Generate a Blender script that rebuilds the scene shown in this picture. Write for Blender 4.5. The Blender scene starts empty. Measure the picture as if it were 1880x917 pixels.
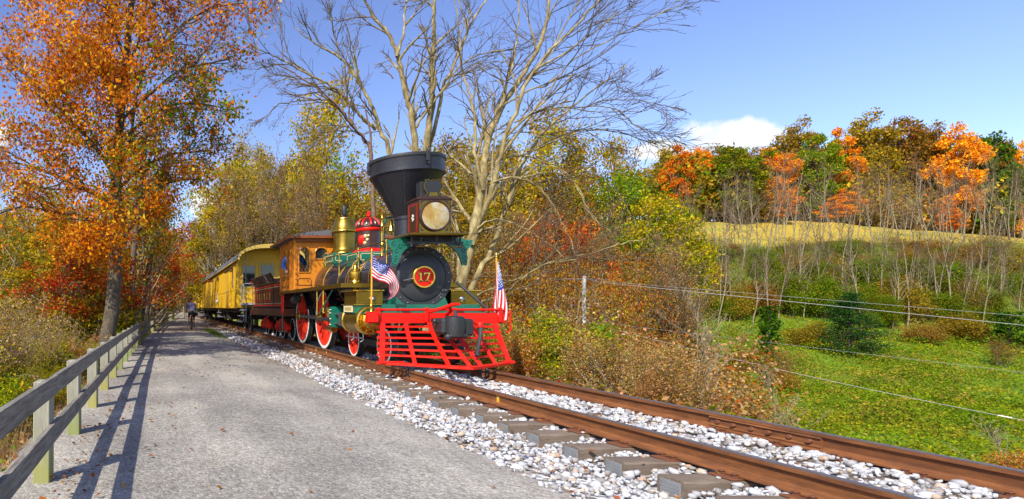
import bpy, bmesh, math, random
import numpy as np
from mathutils import Vector, Matrix, Euler
from math import sin, cos, pi, radians, sqrt, atan2

S = bpy.context.scene
COL = S.collection
RNG = np.random.default_rng(17)
random.seed(17)

# ------------------------------------------------------------------ camera
EYE = 1.138            # metres above the rail head
F = 1000.0             # focal length in photo pixels
VX, VY = 295.0, 565.0  # where the track vanishes in the photo
cam_d = bpy.data.cameras.new('camera')
cam = bpy.data.objects.new('camera', cam_d)
COL.objects.link(cam)
cam.location = (0, 0, EYE)
cam.rotation_euler = (pi / 2, 0, 0)
cam_d.sensor_fit = 'HORIZONTAL'
cam_d.sensor_width = 36
cam_d.lens = F / 1880 * 36
cam_d.shift_x = (940 - VX) / 1880
cam_d.shift_y = (VY - 458.5) / 1880
cam_d.clip_start = 0.05
cam_d.clip_end = 3000
S.camera = cam

# ------------------------------------------------------------------ sun, sky, exposure
SUN_AZ = Vector((0.686, 0.728))      # horizontal way the light travels
SUN_EL = radians(42)
sd = bpy.data.lights.new('sun', 'SUN')
sd.energy = 5.0
sd.angle = radians(0.5)
sd.color = (1.0, 0.93, 0.80)
so = bpy.data.objects.new('sun', sd)
COL.objects.link(so)
so.rotation_euler = Vector((SUN_AZ.x * cos(SUN_EL), SUN_AZ.y * cos(SUN_EL), -sin(SUN_EL))).to_track_quat('-Z', 'Y').to_euler()

W = bpy.data.worlds.new('World')
S.world = W
W.use_nodes = True
wn, wl = W.node_tree.nodes, W.node_tree.links
wn.clear()
w_out = wn.new('ShaderNodeOutputWorld')
w_bg = wn.new('ShaderNodeBackground')
w_bg.inputs['Strength'].default_value = 0.108
sky = wn.new('ShaderNodeTexSky')
sky.sky_type = 'NISHITA'
sky.sun_disc = False
sky.sun_elevation = SUN_EL
sky.sun_rotation = atan2(-SUN_AZ.x, -SUN_AZ.y)
sky.altitude = 150
sky.air_density = 1.0
sky.dust_density = 0.7
sky.ozone_density = 2.2
tc = wn.new('ShaderNodeTexCoord')
def wmath(op, a, b=None, c=None):
    n = wn.new('ShaderNodeMath'); n.operation = op
    for i, q in enumerate((a, b, c)):
        if q is None: continue
        if isinstance(q, (int, float)): n.inputs[i].default_value = q
        else: wl.new(q, n.inputs[i])
    return n.outputs[0]
nz = wn.new('ShaderNodeTexNoise')
nz.inputs['Scale'].default_value = 13.0
nz.inputs['Detail'].default_value = 8.0
nz.inputs['Roughness'].default_value = 0.62
wl.new(tc.outputs['Generated'], nz.inputs['Vector'])
sepx = wn.new('ShaderNodeSeparateXYZ')
wl.new(tc.outputs['Generated'], sepx.inputs[0])
cl = None
# low clouds standing over the horizon: direction from here, half-width, half-height (tangent units)
for dx, dz, hw, hh in ((1045, 318, 112, 33), (930, 288, 60, 26), (-310, 318, 60, 36), (78, 185, 20, 34), (-900, 260, 260, 60)):
    u = wmath('DIVIDE', sepx.outputs[0], wmath('MAXIMUM', sepx.outputs[1], 0.05))
    v = wmath('DIVIDE', sepx.outputs[2], wmath('MAXIMUM', sepx.outputs[1], 0.05))
    a = wmath('DIVIDE', wmath('SUBTRACT', u, dx / 1000), hw / 1000)
    b = wmath('DIVIDE', wmath('SUBTRACT', v, dz / 1000), hh / 1000)
    q = wmath('SUBTRACT', 1.0, wmath('ADD', wmath('MULTIPLY', a, a), wmath('MULTIPLY', b, b)))
    q = wmath('MAXIMUM', q, -1.5)
    cl = q if cl is None else wmath('MAXIMUM', cl, q)
dens = wmath('ADD', cl, wmath('MULTIPLY', wmath('SUBTRACT', nz.outputs['Fac'], 0.5), 5.0))
cf = wn.new('ShaderNodeMapRange')
cf.interpolation_type = 'SMOOTHSTEP'
cf.inputs['From Min'].default_value = -0.1
cf.inputs['From Max'].default_value = .75
wl.new(dens, cf.inputs['Value'])
cloudcol = wn.new('ShaderNodeRGB')
cloudcol.outputs[0].default_value = (7.6, 7.8, 8.2, 1)
wmix = wn.new('ShaderNodeMix'); wmix.data_type = 'RGBA'
wl.new(cf.outputs[0], wmix.inputs[0])
hs = wn.new('ShaderNodeHueSaturation')
hs.inputs['Hue'].default_value = 0.518
hs.inputs['Saturation'].default_value = 1.10
hs.inputs['Value'].default_value = 1.66
wl.new(sky.outputs[0], hs.inputs['Color'])
wl.new(hs.outputs[0], wmix.inputs[6])
wl.new(cloudcol.outputs[0], wmix.inputs[7])
wl.new(wmix.outputs[2], w_bg.inputs['Color'])
wl.new(w_bg.outputs[0], w_out.inputs['Surface'])

S.view_settings.view_transform = 'Standard'
S.view_settings.look = 'None'
S.view_settings.gamma = 1
S.view_settings.exposure = 0.35
S.render.engine = 'CYCLES'
S.cycles.max_bounces = 6
S.cycles.diffuse_bounces = 3
S.cycles.glossy_bounces = 3
S.cycles.transparent_max_bounces = 6
S.cycles.use_denoising = True

# ------------------------------------------------------------------ helpers
def P(px, py, Y):
    """a point at distance Y that shows at photo pixel (px, py)"""
    return ((px - VX) * Y / F, Y, EYE + (VY - py) * Y / F)

def sst(a, b, x):
    t = np.clip((np.asarray(x, float) - a) / (b - a), 0, 1)
    return t * t * (3 - 2 * t)

def track_c(y):
    y = np.asarray(y, float)
    yy = np.maximum(y, 0)
    a = np.minimum(yy, 60); b = np.clip(yy - 60, 0, 30); c = np.maximum(yy - 90, 0)
    return .0001 * a * a + .012 * b + .00063 * b * b + .05 * c

def fence_c(y):
    y = np.asarray(y, float)
    yy = np.maximum(y - 6, 0)
    a = np.minimum(yy, 40); c = np.maximum(yy - 40, 0)
    return .0008 * a * a + .064 * np.minimum(c, 25) + .05 * np.maximum(c - 25, 0)

def tag(o, label=None, cat=None, group=None, kind=None):
    if label: o['label'] = label
    if cat: o['category'] = cat
    if group: o['group'] = group
    if kind: o['kind'] = kind
    return o

def empty(name, loc, label, cat, group=None, rz=0.0):
    o = bpy.data.objects.new(name, None)
    COL.objects.link(o)
    o.empty_display_size = .3
    o.location = loc
    o.rotation_euler = (0, 0, rz)
    return tag(o, label, cat, group)

KIDS = {}
def link(o, parent=None):
    COL.objects.link(o)
    if parent is not None:
        o.parent = parent
        KIDS.setdefault(parent.name, []).append(o)
    return o

def copy_tree(o, parent=None, keep=True):
    c = o.copy()
    link(c, parent)
    for ch in KIDS.get(o.name, []):
        copy_tree(ch, c)
    return c

class MB:
    def __init__(s): s.v = []; s.f = []; s.m = []; s.cur = 0
    def add(s, vs, fs):
        b = len(s.v)
        s.v.extend([tuple(map(float, p)) for p in vs])
        for f in fs:
            s.f.append(tuple(b + i for i in f)); s.m.append(s.cur)
        return s
    def box(s, x0, x1, y0, y1, z0, z1, bev=0.0):
        if x0 > x1: x0, x1 = x1, x0
        if y0 > y1: y0, y1 = y1, y0
        if z0 > z1: z0, z1 = z1, z0
        if bev <= 0:
            return s.add([(x0, y0, z0), (x1, y0, z0), (x1, y1, z0), (x0, y1, z0), (x0, y0, z1), (x1, y0, z1), (x1, y1, z1), (x0, y1, z1)],
                         [(0, 3, 2, 1), (4, 5, 6, 7), (0, 1, 5, 4), (1, 2, 6, 5), (2, 3, 7, 6), (3, 0, 4, 7)])
        b = min(bev, (x1 - x0) * .45, (y1 - y0) * .45, (z1 - z0) * .45)
        vs = []; idx = {}
        for i, x in enumerate((x0, x1)):
            for j, y in enumerate((y0, y1)):
                for k, z in enumerate((z0, z1)):
                    sx, sy, sz = (b, -b)[i], (b, -b)[j], (b, -b)[k]
                    idx[i, j, k] = len(vs)
                    vs += [(x, y + sy, z + sz), (x + sx, y, z + sz), (x + sx, y + sy, z)]
        fs = []
        I = lambda i, j, k, a: idx[i, j, k] + a
        for i in (0, 1):
            q = [I(i, 0, 0, 0), I(i, 1, 0, 0), I(i, 1, 1, 0), I(i, 0, 1, 0)]; fs.append(q if i else q[::-1])
            q = [I(0, i, 0, 1), I(0, i, 1, 1), I(1, i, 1, 1), I(1, i, 0, 1)]; fs.append(q if i else q[::-1])
            q = [I(0, 0, i, 2), I(1, 0, i, 2), I(1, 1, i, 2), I(0, 1, i, 2)]; fs.append(q if i else q[::-1])
        def edge(c0, c1, a, b_, flip):
            q = [I(*c0, a), I(*c1, a), I(*c1, b_), I(*c0, b_)]
            fs.append(q[::-1] if flip else q)
        for i in (0, 1):
            for j in (0, 1):
                edge((i, j, 0), (i, j, 1), 0, 1, i == j)
                edge((i, 0, j), (i, 1, j), 0, 2, i != j)
                edge((0, i, j), (1, i, j), 1, 2, i == j)
                for k in (0, 1):
                    q = [I(i, j, k, 0), I(i, j, k, 1), I(i, j, k, 2)]
                    fs.append(q if (i + j + k) % 2 else q[::-1])
        return s.add(vs, fs)
    def tube(s, pts, r, n=8, caps=True):
        pts = [Vector(p) for p in pts]
        rs = r if hasattr(r, '__len__') else [r] * len(pts)
        t0 = (pts[1] - pts[0]).normalized()
        ref = Vector((0, 0, 1)) if abs(t0.z) < .9 else Vector((1, 0, 0))
        a = t0.cross(ref).normalized()
        vs = []; m = len(pts)
        for i, p in enumerate(pts):
            t = (pts[min(i + 1, m - 1)] - pts[max(i - 1, 0)]).normalized()
            a = (a - t * a.dot(t)).normalized()
            b = t.cross(a)
            for k in range(n):
                an = 2 * pi * k / n
                vs.append(p + (a * cos(an) + b * sin(an)) * rs[i])
        fs = []
        for i in range(m - 1):
            for k in range(n):
                k2 = (k + 1) % n
                fs.append((i * n + k, i * n + k2, (i + 1) * n + k2, (i + 1) * n + k))
        if caps:
            fs.append(tuple(range(n))[::-1]); fs.append(tuple((m - 1) * n + k for k in range(n)))
        return s.add(vs, fs)
    def cyl(s, p0, p1, r0, r1=None, n=24):
        return s.tube([p0, p1], [r0, r0 if r1 is None else r1], n)
    def lathe(s, prof, c, axis='z', n=32, sign=1, caps=True):
        """prof = [(radius, offset along the axis)]"""
        vs = []; m = len(prof)
        for r, h in prof:
            for k in range(n):
                a = 2 * pi * k / n
                u, w = r * cos(a), r * sin(a)
                h2 = h * sign
                vs.append((c[0] + u, c[1] + w, c[2] + h2) if axis == 'z' else (c[0] + u, c[1] + h2, c[2] + w) if axis == 'y' else (c[0] + h2, c[1] + u, c[2] + w))
        fs = []
        for i in range(m - 1):
            for k in range(n):
                k2 = (k + 1) % n
                fs.append((i * n + k, i * n + k2, (i + 1) * n + k2, (i + 1) * n + k))
        if caps:
            if prof[0][0] > 1e-4: fs.append(tuple(range(n))[::-1])
            if prof[-1][0] > 1e-4: fs.append(tuple((m - 1) * n + k for k in range(n)))
        return s.add(vs, fs)
    def prism(s, poly, axis, a, b):
        """polygon in the plane across the axis (x: (y,z), y: (x,z), z: (x,y)) extruded from a to b"""
        mk = {'x': lambda p, h: (h, p[0], p[1]), 'y': lambda p, h: (p[0], h, p[1]), 'z': lambda p, h: (p[0], p[1], h)}[axis]
        n = len(poly)
        vs = [mk(p, a) for p in poly] + [mk(p, b) for p in poly]
        fs = [tuple(range(n))[::-1], tuple(range(n, 2 * n))] + [(i, (i + 1) % n, n + (i + 1) % n, n + i) for i in range(n)]
        return s.add(vs, fs)
    def ball(s, c, r, n=12, sz=1.0):
        m = max(4, n // 2)
        return s.lathe([(max(1e-5, r * sin(pi * i / m)), -r * sz * cos(pi * i / m)) for i in range(m + 1)], c, 'z', n, caps=False)
    def ring(s, c, axis, R, r, n=32, k=8):
        prof = [(R + r * cos(2 * pi * i / k), r * sin(2 * pi * i / k)) for i in range(k + 1)]
        return s.lathe(prof, c, axis, n, caps=False)
    def arc_wall(s, x0, x1, z0, z1, ax0, ax1, az0, az1, y0, y1, rise, n=10):
        """wall panel in the xz plane with an arched opening"""
        return s
    def build(s, name, mat, parent=None, smooth=True, ang=35, rel=True, stuff=False):
        me = bpy.data.meshes.new(name)
        off = Vector((0, 0, 0))
        if parent is not None and rel:
            q = parent
            while q is not None:
                off += q.location; q = q.parent
        me.from_pydata([(x - off.x, y - off.y, z - off.z) for x, y, z in s.v], [], s.f)
        bm = bmesh.new(); bm.from_mesh(me)
        bmesh.ops.recalc_face_normals(bm, faces=bm.faces)
        bm.to_mesh(me); bm.free()
        mats = mat if isinstance(mat, (list, tuple)) else [mat]
        for m_ in mats: me.materials.append(m_)
        if len(mats) > 1: me.polygons.foreach_set('material_index', s.m)
        if smooth:
            me.polygons.foreach_set('use_smooth', [True] * len(me.polygons))
            me.set_sharp_from_angle(angle=radians(ang))
        me.update()
        o = bpy.data.objects.new(name, me)
        if stuff: o['kind'] = 'stuff'
        return link(o, parent)
    def build_each(s, name, mat, parent=None, **kw):
        """every connected piece becomes an object of its own"""
        par = list(range(len(s.v)))
        def find(i):
            while par[i] != i: par[i] = par[par[i]]; i = par[i]
            return i
        for f in s.f:
            for q in f[1:]: par[find(q)] = find(f[0])
        groups = {}
        for f in s.f: groups.setdefault(find(f[0]), []).append(f)
        out = []
        for fs in groups.values():
            ids = sorted({i for f in fs for i in f}); mp = {i: k for k, i in enumerate(ids)}
            m = MB(); m.v = [s.v[i] for i in ids]; m.f = [tuple(mp[i] for i in f) for f in fs]; m.m = [0] * len(fs)
            out.append(m.build(name, mat, parent, **kw))
        return out

def fast_mesh(name, V, Fq, mat, col=None, smooth=False, parent=None):
    """V (n,3) array, Fq (m,3|4) index array"""
    me = bpy.data.meshes.new(name)
    V = np.ascontiguousarray(V, np.float32)
    Fq = np.ascontiguousarray(Fq, np.int32)
    k = Fq.shape[1]
    me.vertices.add(len(V)); me.vertices.foreach_set('co', V.ravel())
    me.loops.add(Fq.size); me.loops.foreach_set('vertex_index', Fq.ravel())
    me.polygons.add(len(Fq)); me.polygons.foreach_set('loop_start', np.arange(0, Fq.size, k, dtype=np.int32))
    try: me.polygons.foreach_set('loop_total', np.full(len(Fq), k, np.int32))
    except Exception: pass
    if smooth: me.polygons.foreach_set('use_smooth', np.ones(len(Fq), bool))
    if col is not None:
        at = me.color_attributes.new('tint', 'FLOAT_COLOR', 'POINT')
        c4 = np.ones((len(V), 4), np.float32); c4[:, :3] = col
        at.data.foreach_set('color', c4.ravel())
    me.materials.append(mat)
    me.update(calc_edges=True)
    o = bpy.data.objects.new(name, me)
    return link(o, parent)

# ------------------------------------------------------------------ materials
class NT:
    def __init__(s, name):
        s.m = bpy.data.materials.new(name); s.m.use_nodes = True
        s.n = s.m.node_tree.nodes; s.l = s.m.node_tree.links
        s.n.clear()
        s.out = s.n.new('ShaderNodeOutputMaterial')
    def new(s, t, **kw):
        n = s.n.new(t)
        for k, v in kw.items():
            if k in n.inputs: n.inputs[k].default_value = v
            else: setattr(n, k, v)
        return n
    def noise(s, scale, detail=4, rough=.55, vec=None, dim=None):
        n = s.new('ShaderNodeTexNoise')
        n.inputs['Scale'].default_value = scale; n.inputs['Detail'].default_value = detail; n.inputs['Roughness'].default_value = rough
        s.l.new(vec if vec is not None else s.obj(), n.inputs['Vector'])
        return n.outputs['Fac']
    def obj(s):
        if not hasattr(s, '_tc'): s._tc = s.n.new('ShaderNodeTexCoord')
        return s._tc.outputs['Object']
    def mapped(s, scale):
        m = s.new('ShaderNodeMapping'); m.inputs['Scale'].default_value = scale
        s.l.new(s.obj(), m.inputs['Vector']); return m.outputs[0]
    def ramp(s, fac, stops):
        r = s.n.new('ShaderNodeValToRGB'); e = r.color_ramp.elements
        while len(e) < len(stops): e.new(.5)
        for q, (p, c) in zip(e, stops):
            q.position = p; q.color = (*c, 1) if len(c) == 3 else c
        s.l.new(fac, r.inputs[0]); return r.outputs[0]
    def mix(s, fac, a, b, mode='MIX'):
        m = s.n.new('ShaderNodeMix'); m.data_type = 'RGBA'; m.blend_type = mode
        for i, q in ((0, fac), (6, a), (7, b)):
            if isinstance(q, (int, float)): m.inputs[i].default_value = q
            elif isinstance(q, tuple): m.inputs[i].default_value = (*q[:3], 1)
            else: s.l.new(q, m.inputs[i])
        return m.outputs[2]
    def math(s, op, a, b=0.0):
        m = s.n.new('ShaderNodeMath'); m.operation = op
        for i, q in enumerate((a, b)):
            if isinstance(q, (int, float)): m.inputs[i].default_value = q
            else: s.l.new(q, m.inputs[i])
        return m.outputs[0]
    def bump(s, h, strength=.3, dist=.01):
        b = s.new('ShaderNodeBump'); b.inputs['Strength'].default_value = strength; b.inputs['Distance'].default_value = dist
        s.l.new(h, b.inputs['Height']); return b.outputs[0]
    def bsdf(s, color, rough=.6, metal=0.0, normal=None, spec=.5, coat=0.0):
        b = s.n.new('ShaderNodeBsdfPrincipled')
        for k, q in (('Base Color', color), ('Roughness', rough), ('Metallic', metal)):
            if isinstance(q, (int, float)): b.inputs[k].default_value = q
            elif isinstance(q, tuple): b.inputs[k].default_value = (*q[:3], 1)
            else: s.l.new(q, b.inputs[k])
        b.inputs['Specular IOR Level'].default_value = spec
        b.inputs['Coat Weight'].default_value = coat
        b.inputs['Coat Roughness'].default_value = .08
        if normal is not None: s.l.new(normal, b.inputs['Normal'])
        s.l.new(b.outputs[0], s.out.inputs[0]); return b

def sc(c, k): return tuple(min(1, x * k) for x in c)

def paint(name, c, rough=.45, metal=0.0, var=.22, scale=6.0, dirt=None, bump=.06, coat=0.0, spec=.5):
    t = NT(name)
    n1 = t.noise(scale, 5); n2 = t.noise(scale * 9, 3)
    col = t.mix(n1, sc(c, 1 - var), sc(c, 1 + var))
    if dirt: col = t.mix(t.ramp(n2, [(.5, (0, 0, 0)), (.72, (.55, .55, .55))]), col, dirt)
    r = t.math('ADD', t.math('MULTIPLY', n2, .3), max(0.02, rough - .15))
    t.bsdf(col, r, metal, t.bump(n2, bump, .004), spec=spec, coat=coat)
    return t.m

M = {}
M['black'] = paint('black_paint', (.018, .019, .022), .5, 0, .3, dirt=(.06, .055, .05))
M['iron_blue'] = paint('russia_iron', (.05, .06, .085), .3, .75, .3, 3.0)
M['boiler'] = paint('boiler_jacket', (.045, .055, .085), .2, .7, .25, 2.0, coat=.4)
M['jacket_brown'] = paint('brown_jacket', (.10, .055, .028), .28, .55, .25, 2.0, coat=.3)
M['stack'] = paint('stack_paint', (.024, .028, .040), .40, .3, .35, 4.0, dirt=(.09, .05, .035))
M['graphite'] = paint('graphite_paint', (.036, .039, .047), .48, .1, .3, 5.0, dirt=(.10, .09, .085))
M['red'] = paint('red_paint', (.70, .010, .004), .42, 0, .2, dirt=(.34, .022, .010), spec=.28)
def dusty_red():
    m = M['red']; t = m.node_tree; b = [n for n in t.nodes if n.type == 'BSDF_PRINCIPLED'][0]
    src = b.inputs['Base Color'].links[0].from_socket
    g = t.nodes.new('ShaderNodeNewGeometry'); sp = t.nodes.new('ShaderNodeSeparateXYZ'); t.links.new(g.outputs['Position'], sp.inputs[0])
    n = t.nodes.new('ShaderNodeTexNoise'); n.inputs['Scale'].default_value = 7; n.inputs['Detail'].default_value = 8; n.inputs['Roughness'].default_value = .7; t.links.new(g.outputs['Position'], n.inputs['Vector'])
    mr = t.nodes.new('ShaderNodeMapRange'); mr.inputs['From Min'].default_value = .75; mr.inputs['From Max'].default_value = .0; mr.inputs['To Max'].default_value = .5; t.links.new(sp.outputs[2], mr.inputs['Value'])
    mm = t.nodes.new('ShaderNodeMath'); mm.operation = 'MULTIPLY'; t.links.new(mr.outputs[0], mm.inputs[0])
    rp = t.nodes.new('ShaderNodeValToRGB'); rp.color_ramp.elements[0].position = .42; rp.color_ramp.elements[1].position = .72; t.links.new(n.outputs['Fac'], rp.inputs[0]); t.links.new(rp.outputs[0], mm.inputs[1])
    mx = t.nodes.new('ShaderNodeMix'); mx.data_type = 'RGBA'; t.links.new(mm.outputs[0], mx.inputs[0]); t.links.new(src, mx.inputs[6]); mx.inputs[7].default_value = (.24, .07, .035, 1)
    t.links.new(mx.outputs[2], b.inputs['Base Color'])
dusty_red()
M['wheel_red'] = paint('wheel_red', (.80, .030, .010), .4, 0, .15, dirt=(.45, .06, .02))
M['brass'] = paint('brass', (.78, .50, .09), .26, 1.0, .26, 3.5, dirt=(.30, .16, .03))
M['brass_dull'] = paint('brass_dull', (.31, .205, .03), .34, .9, .34, 3.0, dirt=(.14, .085, .02))
M['steel'] = paint('steel', (.34, .34, .35), .38, .9, .2)
M['dark_steel'] = paint('dark_steel', (.07, .07, .075), .45, .6, .3)
M['green'] = paint('green_paint', (.006, .13, .085), .35, 0, .2, coat=.3)
M['white'] = paint('white_paint', (.78, .77, .72), .5, 0, .08)
M['grey_paint'] = paint('grey_paint', (.30, .31, .34), .5, 0, .1)
M['cream'] = paint('cream_line', (.72, .60, .30), .5, 0, .1)
M['wood_orange'] = None
M['glass_dark'] = None
M['car_roof'] = paint('car_roof', (.10, .11, .13), .7, 0, .25)
M['car_trim'] = paint('car_trim', (.50, .35, .07), .55, 0, .15)
M['maroon'] = paint('maroon_paint', (.045, .016, .010), .35, 0, .35, coat=.2)
M['hl_red'] = paint('headlight_maroon', (.05, .014, .008), .32, 0, .2, coat=.5)
M['under'] = paint('underframe', (.022, .02, .019), .75, 0, .4, dirt=(.09, .06, .04))

def wood(name, c1, c2, scale=(2, 2, 14), rough=.6, bump=.25, bands=(1.0, .35, 0)):
    t = NT(name)
    v = t.mapped(scale)
    n = t.noise(3.0, 7, .65, v)
    n2 = t.noise(11.0, 4, .6, v)
    n3 = t.noise(.9, 3)
    col = t.mix(t.ramp(n, [(.32, (0, 0, 0)), (.68, (1, 1, 1))]), c1, c2)
    col = t.mix(t.math('MULTIPLY', n3, .5), col, sc(c1, .55))
    t.bsdf(col, rough, 0, t.bump(n2, bump, .006))
    return t.m
M['cab_wood'] = wood('varnished_cab_wood', (.60, .19, .012), (.74, .28, .02), (9, 9, 1.2), .32, .06)
M['cab_trim'] = wood('cab_trim_wood', (.20, .055, .012), (.30, .09, .02), (9, 2, 9), .35, .06)
M['tie'] = wood('weathered_tie', (.13, .095, .068), (.28, .22, .165), (1.6, 16, 16), .9, .7)
M['tender_wood'] = wood('tender_wood', (.085, .030, .014), (.15, .06, .028), (9, 1.5, 9), .5, .2)
M['pole_wood'] = wood('bleached_pole', (.62, .58, .53), (.75, .72, .68), (9, 9, 1.2), .85, .3)

def fence_board_mat():
    t = NT('weathered_fence_board')
    v = t.mapped((9, .9, 12))
    n = t.noise(4.0, 8, .68, v); n2 = t.noise(1.3, 4)
    col = t.ramp(n, [(.28, (.08, .07, .056)), (.5, (.19, .17, .14)), (.72, (.34, .305, .25))])
    knot = t.new('ShaderNodeTexVoronoi'); knot.inputs['Scale'].default_value = 2.6
    t.l.new(t.mapped((3, 1.0, 3.5)), knot.inputs['Vector'])
    k = t.ramp(knot.outputs['Distance'], [(.05, (1, 1, 1)), (.13, (0, 0, 0))])
    col = t.mix(t.math('MULTIPLY', k, .6), col, (.05, .035, .02))
    t.bsdf(col, .88, 0, t.bump(n, .5, .006))
    return t.m
M['board'] = fence_board_mat()
def fence_post_mat():
    t = NT('mossy_fence_post')
    v = t.mapped((12, 12, 1.1))
    n = t.noise(3.5, 8, .66, v); n2 = t.noise(2.2, 4)
    col = t.ramp(n, [(.28, (.17, .165, .125)), (.55, (.32, .31, .235)), (.75, (.42, .41, .32))])
    sp = t.new('ShaderNodeSeparateXYZ'); t.l.new(t.obj(), sp.inputs[0])
    low = t.new('ShaderNodeMapRange'); low.inputs['From Min'].default_value = .42; low.inputs['From Max'].default_value = .05
    t.l.new(t.math('ADD', sp.outputs[2], t.math('MULTIPLY', t.math('SUBTRACT', n2, .5), .5)), low.inputs['Value'])
    oi = t.new('ShaderNodeObjectInfo')
    alg = t.mix(oi.outputs['Random'], (.33, .30, .06), (.20, .24, .06))
    col = t.mix(t.math('MULTIPLY', low.outputs[0], .8), col, alg)
    t.bsdf(col, .88, 0, t.bump(n, .5, .006))
    return t.m
M['post'] = fence_post_mat()

def rust_mat(name, dark, mid, light):
    t = NT(name)
    v = t.mapped((6, 1.2, 6))
    n = t.noise(3.0, 8, .65, v); n2 = t.noise(45, 4)
    col = t.ramp(n, [(.25, dark), (.5, mid), (.78, light)])
    col = t.mix(t.math('MULTIPLY', n2, .35), col, sc(dark, .8))
    t.bsdf(col, .75, 0, t.bump(n2, .35, .003))
    return t.m
M['rail'] = rust_mat('rusty_rail', (.085, .032, .012), (.20, .070, .020), (.36, .135, .034))
M['railhead'] = paint('worn_rail_head', (.27, .215, .17), .34, .75, .35, 8.0, dirt=(.14, .07, .03))
M['plate'] = rust_mat('rusty_plate', (.10, .035, .018), (.17, .06, .026), (.25, .09, .035))
M['yellowmark'] = paint('yellow_paint_mark', (.72, .42, .03), .6, 0, .2)

def glass(name, c=(.012, .014, .016)):
    t = NT(name)
    n = t.noise(2.0, 3)
    t.bsdf(t.mix(n, c, sc(c, 2.5)), .06, 0, None, spec=.8)
    return t.m
M['glass_dark'] = glass('dark_window_glass')
M['interior'] = paint('dark_interior', (.012, .010, .009), .9, 0, .3)

def car_yellow():
    t = NT('faded_yellow_boards')
    v = t.mapped((3, 10, 1.0))
    n = t.noise(2.0, 6, .6, v); n2 = t.noise(.6, 3)
    col = t.mix(n, (.70, .40, .008), (.86, .53, .014))
    col = t.mix(t.math('MULTIPLY', n2, .35), col, (.55, .28, .01))
    t.bsdf(col, .55, 0, t.bump(n, .2, .006))
    return t.m
M['car_yellow'] = car_yellow()

def leaf_mat():
    t = NT('autumn_leaf')
    at = t.new('ShaderNodeAttribute', attribute_name='tint')
    oi = t.new('ShaderNodeObjectInfo')
    h = t.new('ShaderNodeHueSaturation')
    h.inputs['Saturation'].default_value = 1.0
    t.l.new(t.math('ADD', t.math('MULTIPLY', oi.outputs['Random'], .024), .488), h.inputs['Hue'])
    t.l.new(t.math('ADD', t.math('MULTIPLY', oi.outputs['Random'], .3), .85), h.inputs['Value'])
    t.l.new(at.outputs['Color'], h.inputs['Color'])
    d = t.new('ShaderNodeBsdfDiffuse'); tr = t.new('ShaderNodeBsdfTranslucent')
    t.l.new(h.outputs[0], d.inputs[0]); t.l.new(h.outputs[0], tr.inputs[0])
    mx = t.new('ShaderNodeMixShader'); mx.inputs[0].default_value = .44
    t.l.new(d.outputs[0], mx.inputs[1]); t.l.new(tr.outputs[0], mx.inputs[2])
    t.l.new(mx.outputs[0], t.out.inputs[0])
    return t.m
M['leaf'] = leaf_mat()

def bark(name, c1, c2, c3, scale=(7, 7, 2.0)):
    t = NT(name)
    v = t.mapped(scale)
    n = t.noise(2.0, 7, .65, v); n2 = t.noise(9, 4, .6, v)
    col = t.ramp(n, [(.3, c1), (.5, c2), (.72, c3)])
    t.bsdf(col, .9, 0, t.bump(n2, .6, .02))
    return t.m
M['bark_dark'] = bark('dark_bark', (.055, .042, .032), (.10, .08, .06), (.18, .145, .11))
M['bark_oak'] = bark('oak_bark', (.035, .028, .02), (.085, .068, .045), (.20, .16, .11), (10, 10, 2.6))
M['bark_pale'] = bark('pale_bark', (.075, .055, .024), (.235, .18, .075), (.50, .42, .20), (2.6, 2.6, 1.0))
M['bark_grey'] = bark('grey_bark', (.15, .12, .07), (.27, .22, .14), (.42, .36, .25))
M['bark_twig'] = bark('twig_bark', (.09, .06, .035), (.15, .105, .06), (.24, .175, .10))
M['bark_snag'] = bark('snag_bark', (.30, .21, .14), (.48, .36, .26), (.62, .50, .38))
M['bark_twig_dark'] = bark('fine_twig_bark', (.075, .052, .026), (.13, .092, .048), (.21, .155, .08))
M['bark_red'] = bark('reddish_bark', (.10, .055, .035), (.17, .10, .065), (.25, .17, .11))

def vcol_mat(name, scale=3.0, rough=.95, bump=.4, dist=.05, var=.55):
    t = NT(name)
    at = t.new('ShaderNodeAttribute', attribute_name='tint')
    n = t.noise(scale, 8, .7); n2 = t.noise(scale * .12, 4); n3 = t.noise(scale * 7, 3)
    col = t.mix(t.ramp(n, [(.25, (0, 0, 0)), (.75, (1, 1, 1))]), t.mix(1.0, at.outputs['Color'], (1 - var,) * 3, 'MULTIPLY'), t.mix(1.0, at.outputs['Color'], (1 + var * .6,) * 3, 'MULTIPLY'))
    col = t.mix(t.math('MULTIPLY', n2, .35), col, (.13, .10, .03))
    t.bsdf(col, rough, 0, t.bump(t.math('ADD', n, n3), bump, dist), spec=.1)
    return t.m
M['ground'] = vcol_mat('ground_cover_soil', 2.2)

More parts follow.
